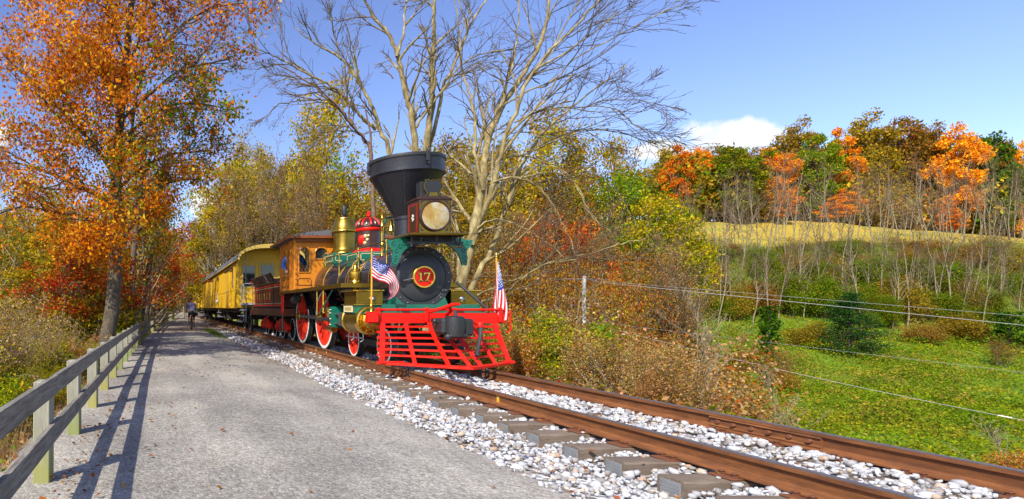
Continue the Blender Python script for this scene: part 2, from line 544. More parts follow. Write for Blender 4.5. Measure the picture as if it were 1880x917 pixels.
def gravel_mat():
    t = NT('crushed_stone_path')
    vo = t.new('ShaderNodeTexVoronoi'); vo.inputs['Scale'].default_value = 70
    t.l.new(t.obj(), vo.inputs['Vector'])
    vo2 = t.new('ShaderNodeTexVoronoi'); vo2.inputs['Scale'].default_value = 30
    t.l.new(t.obj(), vo2.inputs['Vector'])
    sp = t.new('ShaderNodeSeparateXYZ'); t.l.new(vo.outputs['Color'], sp.inputs[0])
    sp2 = t.new('ShaderNodeSeparateXYZ'); t.l.new(vo2.outputs['Color'], sp2.inputs[0])
    fine = t.math('ADD', t.math('MULTIPLY', sp.outputs[0], .65), t.math('MULTIPLY', sp2.outputs[1], .35))
    col = t.ramp(fine, [(.12, (.22, .21, .195)), (.42, (.325, .315, .295)), (.66, (.395, .385, .365)), (.9, (.54, .53, .50))])
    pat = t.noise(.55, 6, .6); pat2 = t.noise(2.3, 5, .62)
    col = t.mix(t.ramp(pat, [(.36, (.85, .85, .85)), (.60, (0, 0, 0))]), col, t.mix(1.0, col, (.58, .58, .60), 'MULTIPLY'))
    col = t.mix(t.ramp(pat2, [(.55, (0, 0, 0)), (.75, (.5, .5, .5))]), col, t.mix(1.0, col, (1.12, 1.05, .93), 'MULTIPLY'))
    v3 = t.mapped((1.3, .16, 1)); tr_ = t.noise(1.0, 5, .6, v3)      # worn wheel and foot lines along the path
    col = t.mix(t.ramp(tr_, [(.42, (.6, .6, .6)), (.56, (0, 0, 0))]), col, t.mix(1.0, col, (.74, .74, .75), 'MULTIPLY'))
    col = t.mix(t.ramp(tr_, [(.56, (0, 0, 0)), (.72, (.6, .6, .6))]), col, t.mix(1.0, col, (1.16, 1.13, 1.08), 'MULTIPLY'))
    h = t.math('SUBTRACT', 1.0, vo.outputs['Distance'])
    col = t.mix(1.0, col, (1.06, 1.01, .915), 'MULTIPLY')
    t.bsdf(col, .92, 0, t.bump(t.math('ADD', h, t.math('MULTIPLY', vo2.outputs['Distance'], -.7)), .5, .008), spec=.2)
    return t.m
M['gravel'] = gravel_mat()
def ballast_mat():
    t = NT('ballast_bed')
    vo = t.new('ShaderNodeTexVoronoi'); vo.inputs['Scale'].default_value = 15
    t.l.new(t.obj(), vo.inputs['Vector'])
    sp = t.new('ShaderNodeSeparateXYZ'); t.l.new(vo.outputs['Color'], sp.inputs[0])
    col = t.ramp(sp.outputs[0], [(.08, (.16, .12, .09)), (.3, (.30, .27, .24)), (.6, (.47, .46, .45)), (.9, (.60, .60, .60))])
    br = t.noise(.8, 5)
    sy = t.new('ShaderNodeSeparateXYZ'); t.l.new(t.obj(), sy.inputs[0])
    far = t.new('ShaderNodeMapRange'); far.inputs['From Min'].default_value = 9; far.inputs['From Max'].default_value = 34
    t.l.new(sy.outputs[1], far.inputs['Value'])
    m = t.math('MULTIPLY', t.ramp(br, [(.40, (0, 0, 0)), (.62, (1, 1, 1))]), t.math('ADD', t.math('MULTIPLY', far.outputs[0], .65), .2))
    col = t.mix(m, col, (.22, .13, .06))
    t.bsdf(col, .9, 0, t.bump(t.math('SUBTRACT', 1.0, vo.outputs['Distance']), .9, .05), spec=.2)
    return t.m
M['ballast'] = ballast_mat()
def stone_mat():
    t = NT('white_limestone')
    g = t.new('ShaderNodeNewGeometry')
    col = t.ramp(g.outputs['Random Per Island'], [(.0, (.15, .12, .09)), (.12, (.27, .25, .235)), (.36, (.36, .365, .38)), (.66, (.52, .525, .54)), (.86, (.66, .66, .66)), (.92, (.47, .37, .26)), (1.0, (.34, .18, .07))])
    n = t.noise(38, 5)
    col = t.mix(t.math('MULTIPLY', n, .4), col, (.50, .51, .54))
    t.bsdf(col, .85, 0, t.bump(n, .4, .004), spec=.25)
    return t.m
M['stone'] = stone_mat()

# ------------------------------------------------------------------ ground
RISE_Y = [-80, 38, 45, 57, 63, 69, 76, 110, 160, 400, 900]
RISE_H = [0, 0, 1.0, 3.8, 6.6, 11.4, 15.4, 24.2, 27, 32, 36]
def terr(x, y):
    x = np.asarray(x, float); y = np.asarray(y, float)
    c = track_c(y); xr = x - c; xl = x - fence_c(y)
    z = -.40 + 0 * x
    z = z - 1.0 * sst(-1.25, -5.5, xl) + .12 * np.sin(x * .9 + y * .5) * sst(-1.6, -4, xl)
    z = z - 5.1 * sst(6.9, 17.5, xr)
    w = sst(13, 42, xr)
    rise = np.interp(y + .25 * np.sin(x * .21) * 3, RISE_Y, RISE_H)
    tilt = .105 * np.maximum(0, x - 126) * sst(66, 104, y)
    tilt2 = .10 * np.maximum(0, 92 - x) * sst(80, 105, y) * sst(20, 60, x)
    z = z + w * (rise - tilt - tilt2)
    z = z + sst(9, 20, xr) * (.22 * np.sin(x * .33 + 1.3) * np.sin(y * .29) + .12 * np.sin(x * .9 + y * .7) + .08 * np.sin(x * 2.1 - y * 1.6))
    return z

def build_ground():
    xs = np.unique(np.concatenate([np.arange(-300, -24, 14), np.arange(-24, -6, 1.5), np.arange(-6, -.6, .3), np.arange(-.6, 6.6, .9), np.arange(6.6, 20, .45), np.arange(20, 90, 1.2), np.arange(90, 200, 3), np.arange(200, 700, 25)]).round(3))
    ys = np.unique(np.concatenate([np.arange(-80, -6, 8), np.arange(-6, 30, .6), np.arange(30, 120, 1.5), np.arange(120, 200, 6), np.arange(200, 901, 35)]).round(3))
    X, Y = np.meshgrid(xs, ys)
    Z = terr(X, Y)
    V = np.stack([X, Y, Z], -1).reshape(-1, 3)
    nx, ny = len(xs), len(ys)
    i = np.arange(nx * ny).reshape(ny, nx)
    Fq = np.stack([i[:-1, :-1], i[:-1, 1:], i[1:, 1:], i[1:, :-1]], -1).reshape(-1, 4)
    c = np.zeros((len(V), 3)); x, y = V[:, 0], V[:, 1]
    litter = np.array((.16, .095, .045)); green = np.array((.12, .24, .012)); field = np.array((.60, .42, .06)); tan = np.array((.30, .22, .10)); slope = np.array((.22, .27, .035))
    def lay(col, m): c[:] = c * (1 - m[:, None]) + col * m[:, None]
    c[:] = litter
    xr = x - track_c(y)
    nn = np.sin(x * .37 + 2) * np.sin(y * .31 + .5) + .6 * np.sin(x * .83 + y * .6)
    lay(slope, sst(9, 18, xr))
    lay(green, sst(22, 30, xr) * sst(68, 58, y) * np.clip(.85 + .3 * nn, 0, 1))
    lay(np.array((.26, .24, .04)), sst(22, 30, xr) * sst(26, 16, y) * np.clip(.5 + .6 * nn, 0, 1))
    lay(field, sst(25, 45, xr) * sst(74, 80, y) * sst(135, 118, y))
    lay(np.array((.34, .34, .05)), sst(25, 45, xr) * sst(74, 80, y) * sst(135, 118, y) * np.clip(.45 * np.sin(y * .55 + x * .08) + .35 * nn + .3 * np.sin(x * .21 - y * .2), 0, .75))
    xl = x - fence_c(y)
    lay(tan, sst(-.9, -1.2, xl) * sst(-3.8, -2.2, xl) * sst(14, 8, y))
    o = fast_mesh('ground', V, Fq, M['ground'], c, True)
    return tag(o, kind='structure')
build_ground()

def strip(name, prof, ys, cen, mat, wav=0.0):
    """a sheet swept along the line: prof = [(x, z)], cen(y) = sideways shift (per profile point weight)"""
    V = []; n = len(prof)
    for y in ys:
        cf_, ct = float(fence_c(y)), float(track_c(y))
        for x, z, w in prof:
            V.append((x + cf_ * (1 - w) + ct * w, y, z + (wav * .5 * (sin(x * 2.3 + y * 1.7) + sin(y * .83 - x * 1.1)) if 0 < z + .35 < .3 else 0)))
    i = np.arange(len(V)).reshape(len(ys), n)
    Fq = np.stack([i[:-1, :-1], i[:-1, 1:], i[1:, 1:], i[1:, :-1]], -1).reshape(-1, 4)
    return tag(fast_mesh(name, np.array(V), Fq, mat, None, True), kind='structure')
LY = np.unique(np.concatenate([np.arange(-6, 30, .4), np.arange(30, 90, 1.5), np.arange(90, 271, 6)]).round(3))
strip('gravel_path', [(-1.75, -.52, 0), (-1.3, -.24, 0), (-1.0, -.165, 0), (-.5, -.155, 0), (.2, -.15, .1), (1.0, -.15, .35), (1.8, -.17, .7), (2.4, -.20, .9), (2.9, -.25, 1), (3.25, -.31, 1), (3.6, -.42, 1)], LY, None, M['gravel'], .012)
strip('ballast_bed', [(2.75, -.40, 1), (3.0, -.285, 1), (3.25, -.262, 1), (3.6, -.295, 1), (3.95, -.335, 1), (4.2, -.285, 1), (4.6, -.225, 1), (5.25, -.225, 1), (5.9, -.225, 1), (6.4, -.235, 1), (6.75, -.29, 1), (7.2, -.55, 1), (7.9, -1.0, 1)], LY, None, M['ballast'], .012)

# ------------------------------------------------------------------ track
XC = 5.26
M['steel_dull'] = paint('galvanised_plate', (.22, .23, .24), .7, .2, .3)
track = empty('railway_track', (XC, 0, 0), 'single rusty railway track on white stone ballast beside the gravel path', 'railway track')
RAIL_PROF = [(-.075, -.172), (.075, -.172), (.075, -.160), (.02, -.140), (.010, -.125), (.010, -.055), (.016, -.044), (.036, -.036), (.036, -.006), (.028, 0), (-.028, 0), (-.036, -.006), (-.036, -.036), (-.016, -.044), (-.010, -.055), (-.010, -.125), (-.02, -.140), (-.075, -.160)]
def rail(xo):
    b = MB()
    ys = np.concatenate([np.arange(-4, 30, 1.0), np.arange(30, 270, 4)])
    n = len(RAIL_PROF); vs = []
    for y in ys:
        cx = xo + float(track_c(y))
        vs += [(cx + px, y, pz) for px, pz in RAIL_PROF]
    head = {8, 9, 10}
    b.v = [tuple(map(float, p)) for p in vs]
    for i in range(len(ys) - 1):
        for k in range(n):
            k2 = (k + 1) % n
            b.f.append((i * n + k, i * n + k2, (i + 1) * n + k2, (i + 1) * n + k)); b.m.append(1 if k in head else 0)
    return b.build('rail', [M['rail'], M['railhead']], track, ang=30)
RX0, RX1 = 4.53, 6.01
rail_near = rail(RX0); rail_far = rail(RX1)
# joint bar on the far rail (inner side, facing us)
for y0, y1, xo, rl in ((4.93, 5.93, RX1, rail_far), (11.0, 11.9, RX0, rail_near)):
    s_ = -1
    xx = xo + float(track_c(y0))
    b = MB(); b.prism([(xx - .038, -.150), (xx - .045, -.132), (xx - .03, -.118), (xx - .03, -.062), (xx - .050, -.052), (xx - .040, -.040), (xx - .012, -.044), (xx - .012, -.135)], 'y', y0, y1)
    jb = b.build('joint_bar', M['rail'], rl, ang=20)
    for k in range(6):
        yy = y0 + (k + .5) * (y1 - y0) / 6
        b = MB(); b.lathe([(.001, -.02), (.02, -.018), (.026, 0)] if k % 2 else [(.019, -.032), (.022, -.028), (.022, 0)], (xx - .03, yy, -.09), 'x', 6 if k % 2 == 0 else 12)
        b.build('bolt', M['plate'], rl, ang=40)
# base plate + spikes share one mesh each
def tie_mesh(seed, hl=1.29):
    r = random.Random(seed)
    b = MB()
    n = 7
    w, h = .112, .17
    vs = []
    for i in range(n):
        x = -hl + 2 * hl * i / (n - 1)
        j = lambda a=.006: r.uniform(-a, a)
        vs += [(x, -w + j(), -h), (x, w + j(), -h), (x, w + j(), -.012 + j()), (x, w - .014 + j(), 0 + j(.004)), (x, -w + .014 + j(), 0 + j(.004)), (x, -w + j(), -.012 + j())]
    fs = []
    for i in range(n - 1):
        for k in range(6):
            k2 = (k + 1) % 6
            fs.append((i * 6 + k, i * 6 + k2, i * 6 + 6 + k2, i * 6 + 6 + k))
    fs += [tuple(range(6))[::-1], tuple((n - 1) * 6 + k for k in range(6))]
    b.add(vs, fs)
    return b
proto_ties = [tie_mesh(s).build('cross_tie', M['tie'], None, ang=30) for s in (3, 8, 21)]
def pl_mb(x):
    b = MB(); b.box(x - .16, x + .16, -.095, .095, 0, .014, .003); return b
def sp_mb(x):
    b = MB(); b.box(x - .012, x + .012, -.012, .012, 0, .03); b.box(x - .02, x + .02, -.018, .018, .025, .04, .005); return b
proto_plate = pl_mb(0).build('tie_plate', M['plate'], None)
proto_spike = sp_mb(0).build('spike', M['plate'], None)
b = MB(); b.box(-.004, .004, -.085, .085, -.145, -.022, .002)
for i_ in range(6):
    for j_ in range(4): b.box(-.007, -.0038, -.072 + i_ * .026, -.060 + i_ * .026, -.135 + j_ * .028, -.121 + j_ * .028)
proto_end = b.build('end_plate', M['steel_dull'], None, smooth=False)
for o in proto_ties + [proto_plate, proto_spike, proto_end]: COL.objects.unlink(o)
y = 1.75; k = 0
gate_r = random.Random(5)
while y < 62:
    c = float(track_c(y))
    t = proto_ties[k % 3].copy(); link(t, track)
    t.location = (c + gate_r.uniform(-.03, .03), y, -.188 + gate_r.uniform(-.006, .002))
    t.rotation_euler.z = gate_r.uniform(-.02, .02)
    if y < 15:
        q = proto_end.copy(); link(q, t); q.location = (-1.293, 0, 0)
    if y < 34:
        for rx in (RX0, RX1):
            p = proto_plate.copy(); link(p, t)
            p.location = (rx - XC + c - t.location.x, 0, .001)
            if y < 20:
                for sx, sy in ((-.088, -.05), (.088, .05), (-.088, .05)):
                    q = proto_spike.copy(); link(q, t)
                    q.location = (rx - XC + c - t.location.x + sx, sy, p.location.z + .008)
    y += .5 + gate_r.uniform(-.025, .025); k += 1
b = MB()  # yellow paint mark on the near rail web
for yy in (7.28, 14.9, 15.9):
    xx = RX0 + float(track_c(yy))
    b = MB(); b.box(xx - .0135, xx - .0105, yy, yy + .05, -.13, -.045); b.box(xx - .080, xx - .022, yy - .02, yy + .06, -.1585, -.1555)
    b.build('paint_mark', M['yellowmark'], rail_near, smooth=False)
# ragged end and dark ties lying in the stones
def ballast_stones():
    r = np.random.default_rng(4)
    ico_v = []; ph = (1 + 5 ** .5) / 2
    for a in (-1, 1):
        for c_ in (-ph, ph):
            ico_v += [(0, a, c_), (a, c_, 0), (c_, 0, a)]
    ico_v = np.array(ico_v); ico_v /= np.linalg.norm(ico_v[0])
    fs = []
    el = 1.0514622
    for i in range(12):
        for j in range(i + 1, 12):
            for k_ in range(j + 1, 12):
                if all(abs(np.linalg.norm(ico_v[p] - ico_v[q]) - el) < .01 for p, q in ((i, j), (j, k_), (i, k_))):
                    n_ = np.cross(ico_v[j] - ico_v[i], ico_v[k_] - ico_v[i])
                    fs.append((i, j, k_) if n_ @ ico_v[i] > 0 else (i, k_, j))
    fs = np.array(fs)
    zones = [(2.0, 7.5, 3300, 1.0), (7.5, 14, 3600, 1.12), (14, 34, 4200, 1.5)]
    pos, size = [], []
    for y0, y1, n, s in zones:
        n = int(n * 4.2)
        yy = r.uniform(y0, y1, n)
        xx = np.where(r.random(n) < .22, r.uniform(4.1, 6.5, n), r.uniform(2.9, 6.95, n))
        keep = r.random(n) < np.where(xx < 3.25, .22 + .6 * (xx - 2.9) / .35, 1)
        keep &= ~((np.abs(xx - RX0) < .09) | (np.abs(xx - RX1) < .09))
        xx, yy = xx[keep], yy[keep]
        ph_ = np.abs(((yy - 1.75) / .5 + .5) % 1 - .5)      # 0 on a tie
        base = np.interp(xx, [2.75, 3.0, 3.25, 3.6, 3.95, 4.15, 4.6, 6.4, 6.75, 7.2], [-.40, -.285, -.265, -.295, -.335, -.285, -.205, -.215, -.29, -.55])
        on = (ph_ < .22) & (xx > 3.93)
        kk = ~on | (r.random(len(xx)) < np.where((xx > 4.75) & (xx < 5.85), .55, .03))
        xx, yy, base, on = xx[kk], yy[kk], base[kk], on[kk]
        sz = r.lognormal(-4.02, .42, len(xx)) * s
        sz = np.clip(sz, .011, .048 * s)
        zz = base + sz * .30 + np.where(on, .06, r.random(len(xx)) * .04)
        zz = np.where((xx > 4.0) & (xx < 6.5), np.minimum(zz, -.172 - sz * .25 + .02), zz)
        pos.append(np.stack([xx + track_c(yy), yy, zz], 1)); size.append(sz)
    pos = np.concatenate(pos); size = np.concatenate(size); n = len(pos)
    sx = size[:, None] * r.uniform(.65, 1.25, (n, 3)) * np.array((1, 1, .75))
    jit = r.uniform(.60, 1.25, (n, 12, 1))
    sh = ico_v[None] * jit
    sh = np.clip(sh, -.55 * r.uniform(.8, 1.3, (n, 1, 3)), .55 * r.uniform(.8, 1.3, (n, 1, 3))) * 1.45     # split faces, sharp corners
    V = sh * sx[:, None, :]
    a = r.uniform(0, 2 * pi, n); tl = r.normal(0, .45, n)
    ca, sa, ct, st = np.cos(a), np.sin(a), np.cos(tl), np.sin(tl)
    x_, y_, z_ = V[..., 0], V[..., 1], V[..., 2]
    y2 = y_ * ct[:, None] - z_ * st[:, None]; z2 = y_ * st[:, None] + z_ * ct[:, None]
    x3 = x_ * ca[:, None] - y2 * sa[:, None]; y3 = x_ * sa[:, None] + y2 * ca[:, None]
    V = np.stack([x3, y3, z2], -1) + pos[:, None, :]
    Fq = (fs[None] + (np.arange(n) * 12)[:, None, None]).reshape(-1, 3)
    o = fast_mesh('ballast_stones', V.reshape(-1, 3), Fq, M['stone'])
    tag(o, 'loose white ballast stones between the ties and beside the path', 'ballast', kind='stuff')
ballast_stones()

# ------------------------------------------------------------------ fence
fence = empty('wooden_fence', (-.83, 4, -.16), 'weathered two-rail wooden fence along the left edge of the path', 'fence')
fr = random.Random(9)
posts = []
for k in range(46):
    y = 2.56 + 1.5 * k
    x = -.83 + float(fence_c(y)); posts.append((x, y))
    b = MB(); h = .752 + fr.uniform(-.01, .012)
    b.box(-.125, -.001, 0, .155, -.22, h, .006)
    o = b.build('post', M['post'], None); COL.objects.unlink(o); link(o, fence)
    o.location = (x + .83, y - 4, .0)
    o.rotation_euler = (fr.uniform(-.008, .008), fr.uniform(-.008, .008), fr.uniform(-.03, .03) - .0016 * y * .02)
def fence_board(y0, y1, z0, z1):
    b = MB(); n = 6; vs = []
    th = .038; j = fr.uniform(-.008, .008)
    for i in range(n):
        y = y0 + (y1 - y0) * i / (n - 1)
        x = -.83 + float(fence_c(y))
        w = fr.uniform(-.0035, .0035); zj = j * (i / (n - 1) - .5) + fr.uniform(-.002, .002)
        vs += [(x + w + .0015, y, z0 + zj), (x + th + w, y, z0 + zj), (x + th + w, y, z1 + zj), (x + w + .0015, y, z1 + zj)]
    fs = []
    for i in range(n - 1):
        for q in range(4):
            q2 = (q + 1) % 4
            fs.append((i * 4 + q, i * 4 + q2, i * 4 + 4 + q2, i * 4 + 4 + q))
    fs += [(3, 2, 1, 0), ((n - 1) * 4, (n - 1) * 4 + 1, (n - 1) * 4 + 2, (n - 1) * 4 + 3)]
    b.add(vs, fs)
    return b.build('rail_board', M['board'], fence, ang=30)
y = 1.2
while y < 69:
    fence_board(y, y + 2.994, .482, .622)
    y += 3.0
y = -.3
while y < 69:
    fence_board(y, y + 2.994, .128, .265)
    y += 3.0
b = MB()

# ------------------------------------------------------------------ locomotive
LX = 5.27
loco = empty('steam_locomotive', (LX, 14.5, 0), 'black, red and brass steam locomotive with number 17 on its front', 'steam locomotive')
def mir(x): return 2 * LX - x
BZ = 1.75    # boiler axis height

# wheels --------------------------------------------------------------------
def wheel_parts(R, spokes, hubr, thick=.13, cw=True):
    red = MB(); 
    red.lathe([(R * .80, -.045), (R * .80, .03), (R * .915, .03), (R * .915, -.045), (R * .80, -.045)], (0, 0, 0), 'x', 48, caps=False)
    red.lathe([(.001, -.075), (hubr * .75, -.075), (hubr, -.06), (hubr, .05), (.001, .05)], (0, 0, 0), 'x', 24)
    for k in range(spokes):
        a = 2 * pi * k / spokes
        d = Vector((0, cos(a), sin(a))); 
        p0 = d * hubr * .8; p1 = d * R * .83
        side = Vector((0, -sin(a), cos(a)))
        w0, w1 = R * .055, R * .045
        vs = []
        for p, w in ((p0, w0), (p1, w1)):
            for sx, sw in ((-.035, 1), (.025, 1), (.025, -1), (-.035, -1)):
                q = p + side * w * sw; vs.append((sx, q.y, q.z))
        red.add(vs, [(0, 1, 5, 4), (1, 2, 6, 5), (2, 3, 7, 6), (3, 0, 4, 7)])
    if cw:
        n = 14; vs = []; fs = []
        for i in range(n + 1):
            a = radians(-52 + 104 * i / n) + pi * .15
            for rr, sx in ((R * .46, -.05), (R * .83, -.05), (R * .83, .02), (R * .46, .02)):
                vs.append((sx, rr * cos(a), rr * sin(a)))
        for i in range(n):
            for q in range(4):
                q2 = (q + 1) % 4; fs.append((i * 4 + q, i * 4 + q2, i * 4 + 4 + q2, i * 4 + 4 + q))
        fs += [(0, 1, 2, 3), (n * 4 + 3, n * 4 + 2, n * 4 + 1, n * 4)]
        red.add(vs, fs)
    tread = MB()
    tread.lathe([(R * .905, thick - .05), (R * .90, -.049), (R, -.045), (R - .004, .055), (R + .026, .065), (R + .026, thick - .05), (R * .905, thick - .05)], (0, 0, 0), 'x', 56, caps=False)
    white = MB()
    white.lathe([(R * .908, -.049), (R * .905, -.054), (R * .993, -.054), (R * .998, -.046)], (0, 0, 0), 'x', 56, caps=False)
    return red, tread, white
def place_wheels(proto_name, R, spokes, hubr, spots, parent, zc=None, red_mat='wheel_red', cw=True):
    first = {}
    for x, y, left, rot in spots:
        if not first:
            red, tr, wh = wheel_parts(R, spokes, hubr, cw=cw)
            o = red.build(proto_name, M[red_mat], None, rel=False, ang=30); t = tr.build('tyre', M['dark_steel'], None, rel=False); w = wh.build('white_rim', M['white'], None, rel=False)
            first = dict(o=o.data, t=t.data, w=w.data)
            for q in (o, t, w): COL.objects.unlink(q)
        else:
            o = bpy.data.objects.new(proto_name, first['o']); t = bpy.data.objects.new('tyre', first['t']); w = bpy.data.objects.new('white_rim', first['w'])
        link(o, parent); link(t, o); link(w, o)
        o.location = Vector((x, y, R if zc is None else zc)) - parent.location
        o.rotation_euler = (rot, 0, 0 if left else pi)
WL, WR = 4.60, mir(4.60)
place_wheels('driving_wheel', .80, 14, .16, [(WL, 15.2, 1, .3), (WL, 17.5, 1, .3), (WR, 15.2, 0, .8), (WR, 17.5, 0, .8)], loco)
place_wheels('truck_wheel', .36, 9, .09, [(WL, 12.85, 1, .2), (WL, 11.1, 1, .5), (WR, 12.85, 0, .2), (WR, 11.1, 0, .5)], loco, cw=False)
b = MB()
for y, z in ((15.2, .8), (17.5, .8), (12.85, .36), (11.1, .36)): b.cyl((WL, y, z), (WR, y, z), .075, n=12)
b.build_each('axle', M['dark_steel'], loco)

# frame ---------------------------------------------------------------------
b = MB()
for s in (-1, 1):
    x0 = LX + s * .52
    b.box(x0 - .05, x0 + .05, 10.5, 18.3, .98, 1.12); b.box(x0 - .05, x0 + .05, 13.9, 18.3, .62, .72)
    for y in (14.3, 15.6, 16.9, 18.1): b.box(x0 - .06, x0 + .06, y, y + .12, .6, 1.0)
b.build('frame', M['under'], loco)
b = MB(); b.box(LX - .45, LX + .45, 15.8, 18.4, .55, 1.25, .02); b.box(LX - .42, LX + .42, 15.45, 16.9, .95, 1.2); b.build('ash_pan', M['under'], loco)
b = MB()
for s in (-1, 1):
    b.box(LX + s * .63 - .04, LX + s * .63 + .04, 10.9, 13.2, .30, .44, .01)
    for y in (11.1, 12.85): b.box(LX + s * .62 - .06, LX + s * .62 + .06, y - .11, y + .11, .25, .52, .02)
b.box(LX - .6, LX + .6, 11.8, 12.1, .4, .62, .02)
b.build('leading_truck', M['under'], loco)
b = MB()   # green saddle under the smokebox and front deck
b.box(LX - .95, LX + .95, 10.62, 10.66, 1.045, 1.20)
b.box(LX - 1.15, LX + 1.15, 10.58, 11.9, 1.0, 1.05, .01)
b.prism([(LX - .62, 1.05), (LX + .62, 1.05), (LX + .5, 1.35), (LX + .3, 1.25), (LX - .3, 1.25), (LX - .5, 1.35)], 'y', 11.05, 11.75)
b.build('cylinder_saddle', M['green'], loco)

# pilot ---------------------------------------------------------------------
PB = 10.36
b = MB(); b.box(LX - 1.31, LX + 1.31, PB, PB + .2, .835, 1.035, .008)
beam = b.build('pilot_beam', M['red'], loco)
b = MB(); b.box(LX - 1.36, LX - 1.17, PB - .12, PB - .002, .86, 1.06, .008); b.build('step_block', M['red'], beam)
b = MB(); b.tube([(LX - 1.2, PB - .02, 1.095), (LX + 1.2, PB - .02, 1.095)], .022, 8)
hb = b.build('hand_bar', M['red'], loco)
for x in (-1.13, -.22, .30, 1.18):
    b = MB(); b.box(LX + x - .032, LX + x + .032, PB - .035, PB - .003, .86, 1.135, .006); b.build('bar_post', M['red'], hb)
b = MB(); b.tube([(LX + 1.2, PB - .02, 1.09), (LX + 1.36, PB - .02, 1.08), (LX + 1.37, PB - .02, .70), (LX + 1.3, PB, .66)], .018, 8); b.build('grab_iron', M['red'], loco)

TIPY, CORY, HW = 9.22, 10.1, 1.21
def outline(t, z):     # t -1..1 across, z .1 (foot) .. .84 (top)
    k = max(0., min(1., (.84 - z) / .74))
    k = k ** 1.12
    foot = TIPY + (CORY - TIPY) * abs(t) ** 1.08
    return Vector((LX + t * (HW * (.93 + .07 * k)), (PB - .02) + (foot - PB + .02) * k, z))
pil = MB()
pil.tube([outline(t / 12, .1) for t in range(-12, 13)], .024, 6)
o = pil.build('pilot', M['red'], loco)
zs = [.775, .675, .57, .465, .36, .255]
for z in zs:
    b = MB(); n = 16; vs = []; fs = []
    for i in range(n + 1):
        p = outline(-1.03 + 2.06 * i / n, z)
        vs += [(p.x, p.y + .004, p.z - .019), (p.x, p.y + .026, p.z - .019), (p.x, p.y + .026, p.z + .019), (p.x, p.y + .004, p.z + .019)]
    for i in range(n):
        for q in range(4):
            q2 = (q + 1) % 4; fs.append((i * 4 + q, i * 4 + q2, i * 4 + 4 + q2, i * 4 + 4 + q))
    fs += [(3, 2, 1, 0), (n * 4, n * 4 + 1, n * 4 + 2, n * 4 + 3)]
    b.add(vs, fs); b.build('slat', M['red'], o, ang=25)
b = MB(); n = 24; vs = []; fs = []
for i in range(n + 1):
    p = outline(-1.02 + 2.04 * i / n, .1)
    vs += [(p.x, p.y - .03, .085), (p.x, p.y + .06, .085), (p.x, p.y + .06, .14), (p.x, p.y - .03, .125)]
for i in range(n):
    for q in range(4):
        q2 = (q + 1) % 4; fs.append((i * 4 + q, i * 4 + q2, i * 4 + 4 + q2, i * 4 + 4 + q))
fs += [(3, 2, 1, 0), (n * 4, n * 4 + 1, n * 4 + 2, n * 4 + 3)]
b.add(vs, fs); b.build('bottom_bar', M['red'], o, ang=25)
for tt, tb, w in ((-.94, -.98, .046), (-.55, -.60, .036), (-.16, -.235, .040), (.02, 0, .040), (.2, .235, .040), (.55, .60, .036), (.94, .98, .046)):
    b = MB(); n = 9; vs = []; fs = []
    for i in range(n + 1):
        k = i / n; z = .86 - k * .765
        p = outline(tt + (tb - tt) * k, z)
        vs += [(p.x - w, p.y - .016, p.z), (p.x + w, p.y - .016, p.z), (p.x + w, p.y + .004, p.z), (p.x - w, p.y + .004, p.z)]
    for i in range(n):
        for q in range(4):
            q2 = (q + 1) % 4; fs.append((i * 4 + q, i * 4 + q2, i * 4 + 4 + q2, i * 4 + 4 + q))
    fs += [(3, 2, 1, 0), (n * 4, n * 4 + 1, n * 4 + 2, n * 4 + 3)]
    b.add(vs, fs); b.build('strap', M['red'], o, ang=25)
b = MB(); p = outline(1, .1); b.box(p.x - .14, p.x + .06, p.y - .06, p.y + .03, .10, .155, .006); p = outline(-1, .1); b.box(p.x - .02, p.x + .42, p.y - .10, p.y - .035, .10, .15, .006); b.build('foot_board', M['red'], o)
# coupler
b = MB()
b.lathe([(.11, -.19), (.155, -.17), (.17, 0), (.155, .17), (.11, .19)], (LX - .08, 9.62, .80), 'z', 14)
b.box(LX - .31, LX - .12, 9.58, 9.92, .66, .95, .04); b.box(LX + .05, LX + .24, 9.56, 9.86, .64, .94, .035)
b.box(LX - .14, LX + .14, 9.8, 10.36, .70, .93, .02); b.box(LX - .22, LX + .12, 9.5, 9.64, .60, .68, .03)
b.ball((LX - .2, 9.6, .62), .07)
cp = b.build('coupler', M['black'], loco)
b = MB(); b.tube([(LX - .06, 9.63, .96), (LX - .06, 9.63, 1.06), (LX - .03, 9.7, 1.08)], [.035, .03, .02], 8); b.cyl((LX - .38, 9.72, .88), (LX - .2, 9.72, .88), .02, n=8); b.ball((LX - .38, 9.72, .90), .035); b.build('lift_pin', M['dark_steel'], cp)
b = MB(); b.tube([(LX - .24, 10.2, 1.06), (LX - .12, 9.95, 1.12), (LX - .02, 9.8, 1.19), (LX + .1, 9.78, 1.2)], [.03, .035, .035, .025], 8); b.tube([(LX - .05, 9.85, 1.15), (LX + .12, 10.1, 1.08), (LX + .16, 10.36, 1.0)], .028, 8); b.build('uncoupling_lever', M['red'], loco)
b = MB(); b.tube([(LX + .55, 10.3, .88), (LX + .5, 9.95, .86), (LX + .43, 9.72, .82)], .035, 8); b.lathe([(.03, -.05), (.055, -.03), (.055, .03), (.035, .06)], (LX + .42, 9.7, .82), 'z', 10); b.build('hose_elbow', M['red'], loco)
b = MB(); b.tube([(LX + .42, 9.69, .78), (LX + .40, 9.66, .66), (LX + .34, 9.6, .5), (LX + .27, 9.53, .36), (LX + .23, 9.48, .29)], [.036, .03, .03, .03, .034], 10); b.build('air_hose', M['dark_steel'], loco)
b = MB()     # safety chains hanging below the pilot
for sx in (-.78, .30, .52, .62):
    for k in range(5):
        c = (LX + sx + .01 * k, 9.85 + .02 * k, .07 - .055 * k)
        b.ring(c, 'x' if k % 2 else 'y', .026, .009, 10, 5)
b.build('safety_chain', M['dark_steel'], loco, stuff=True)

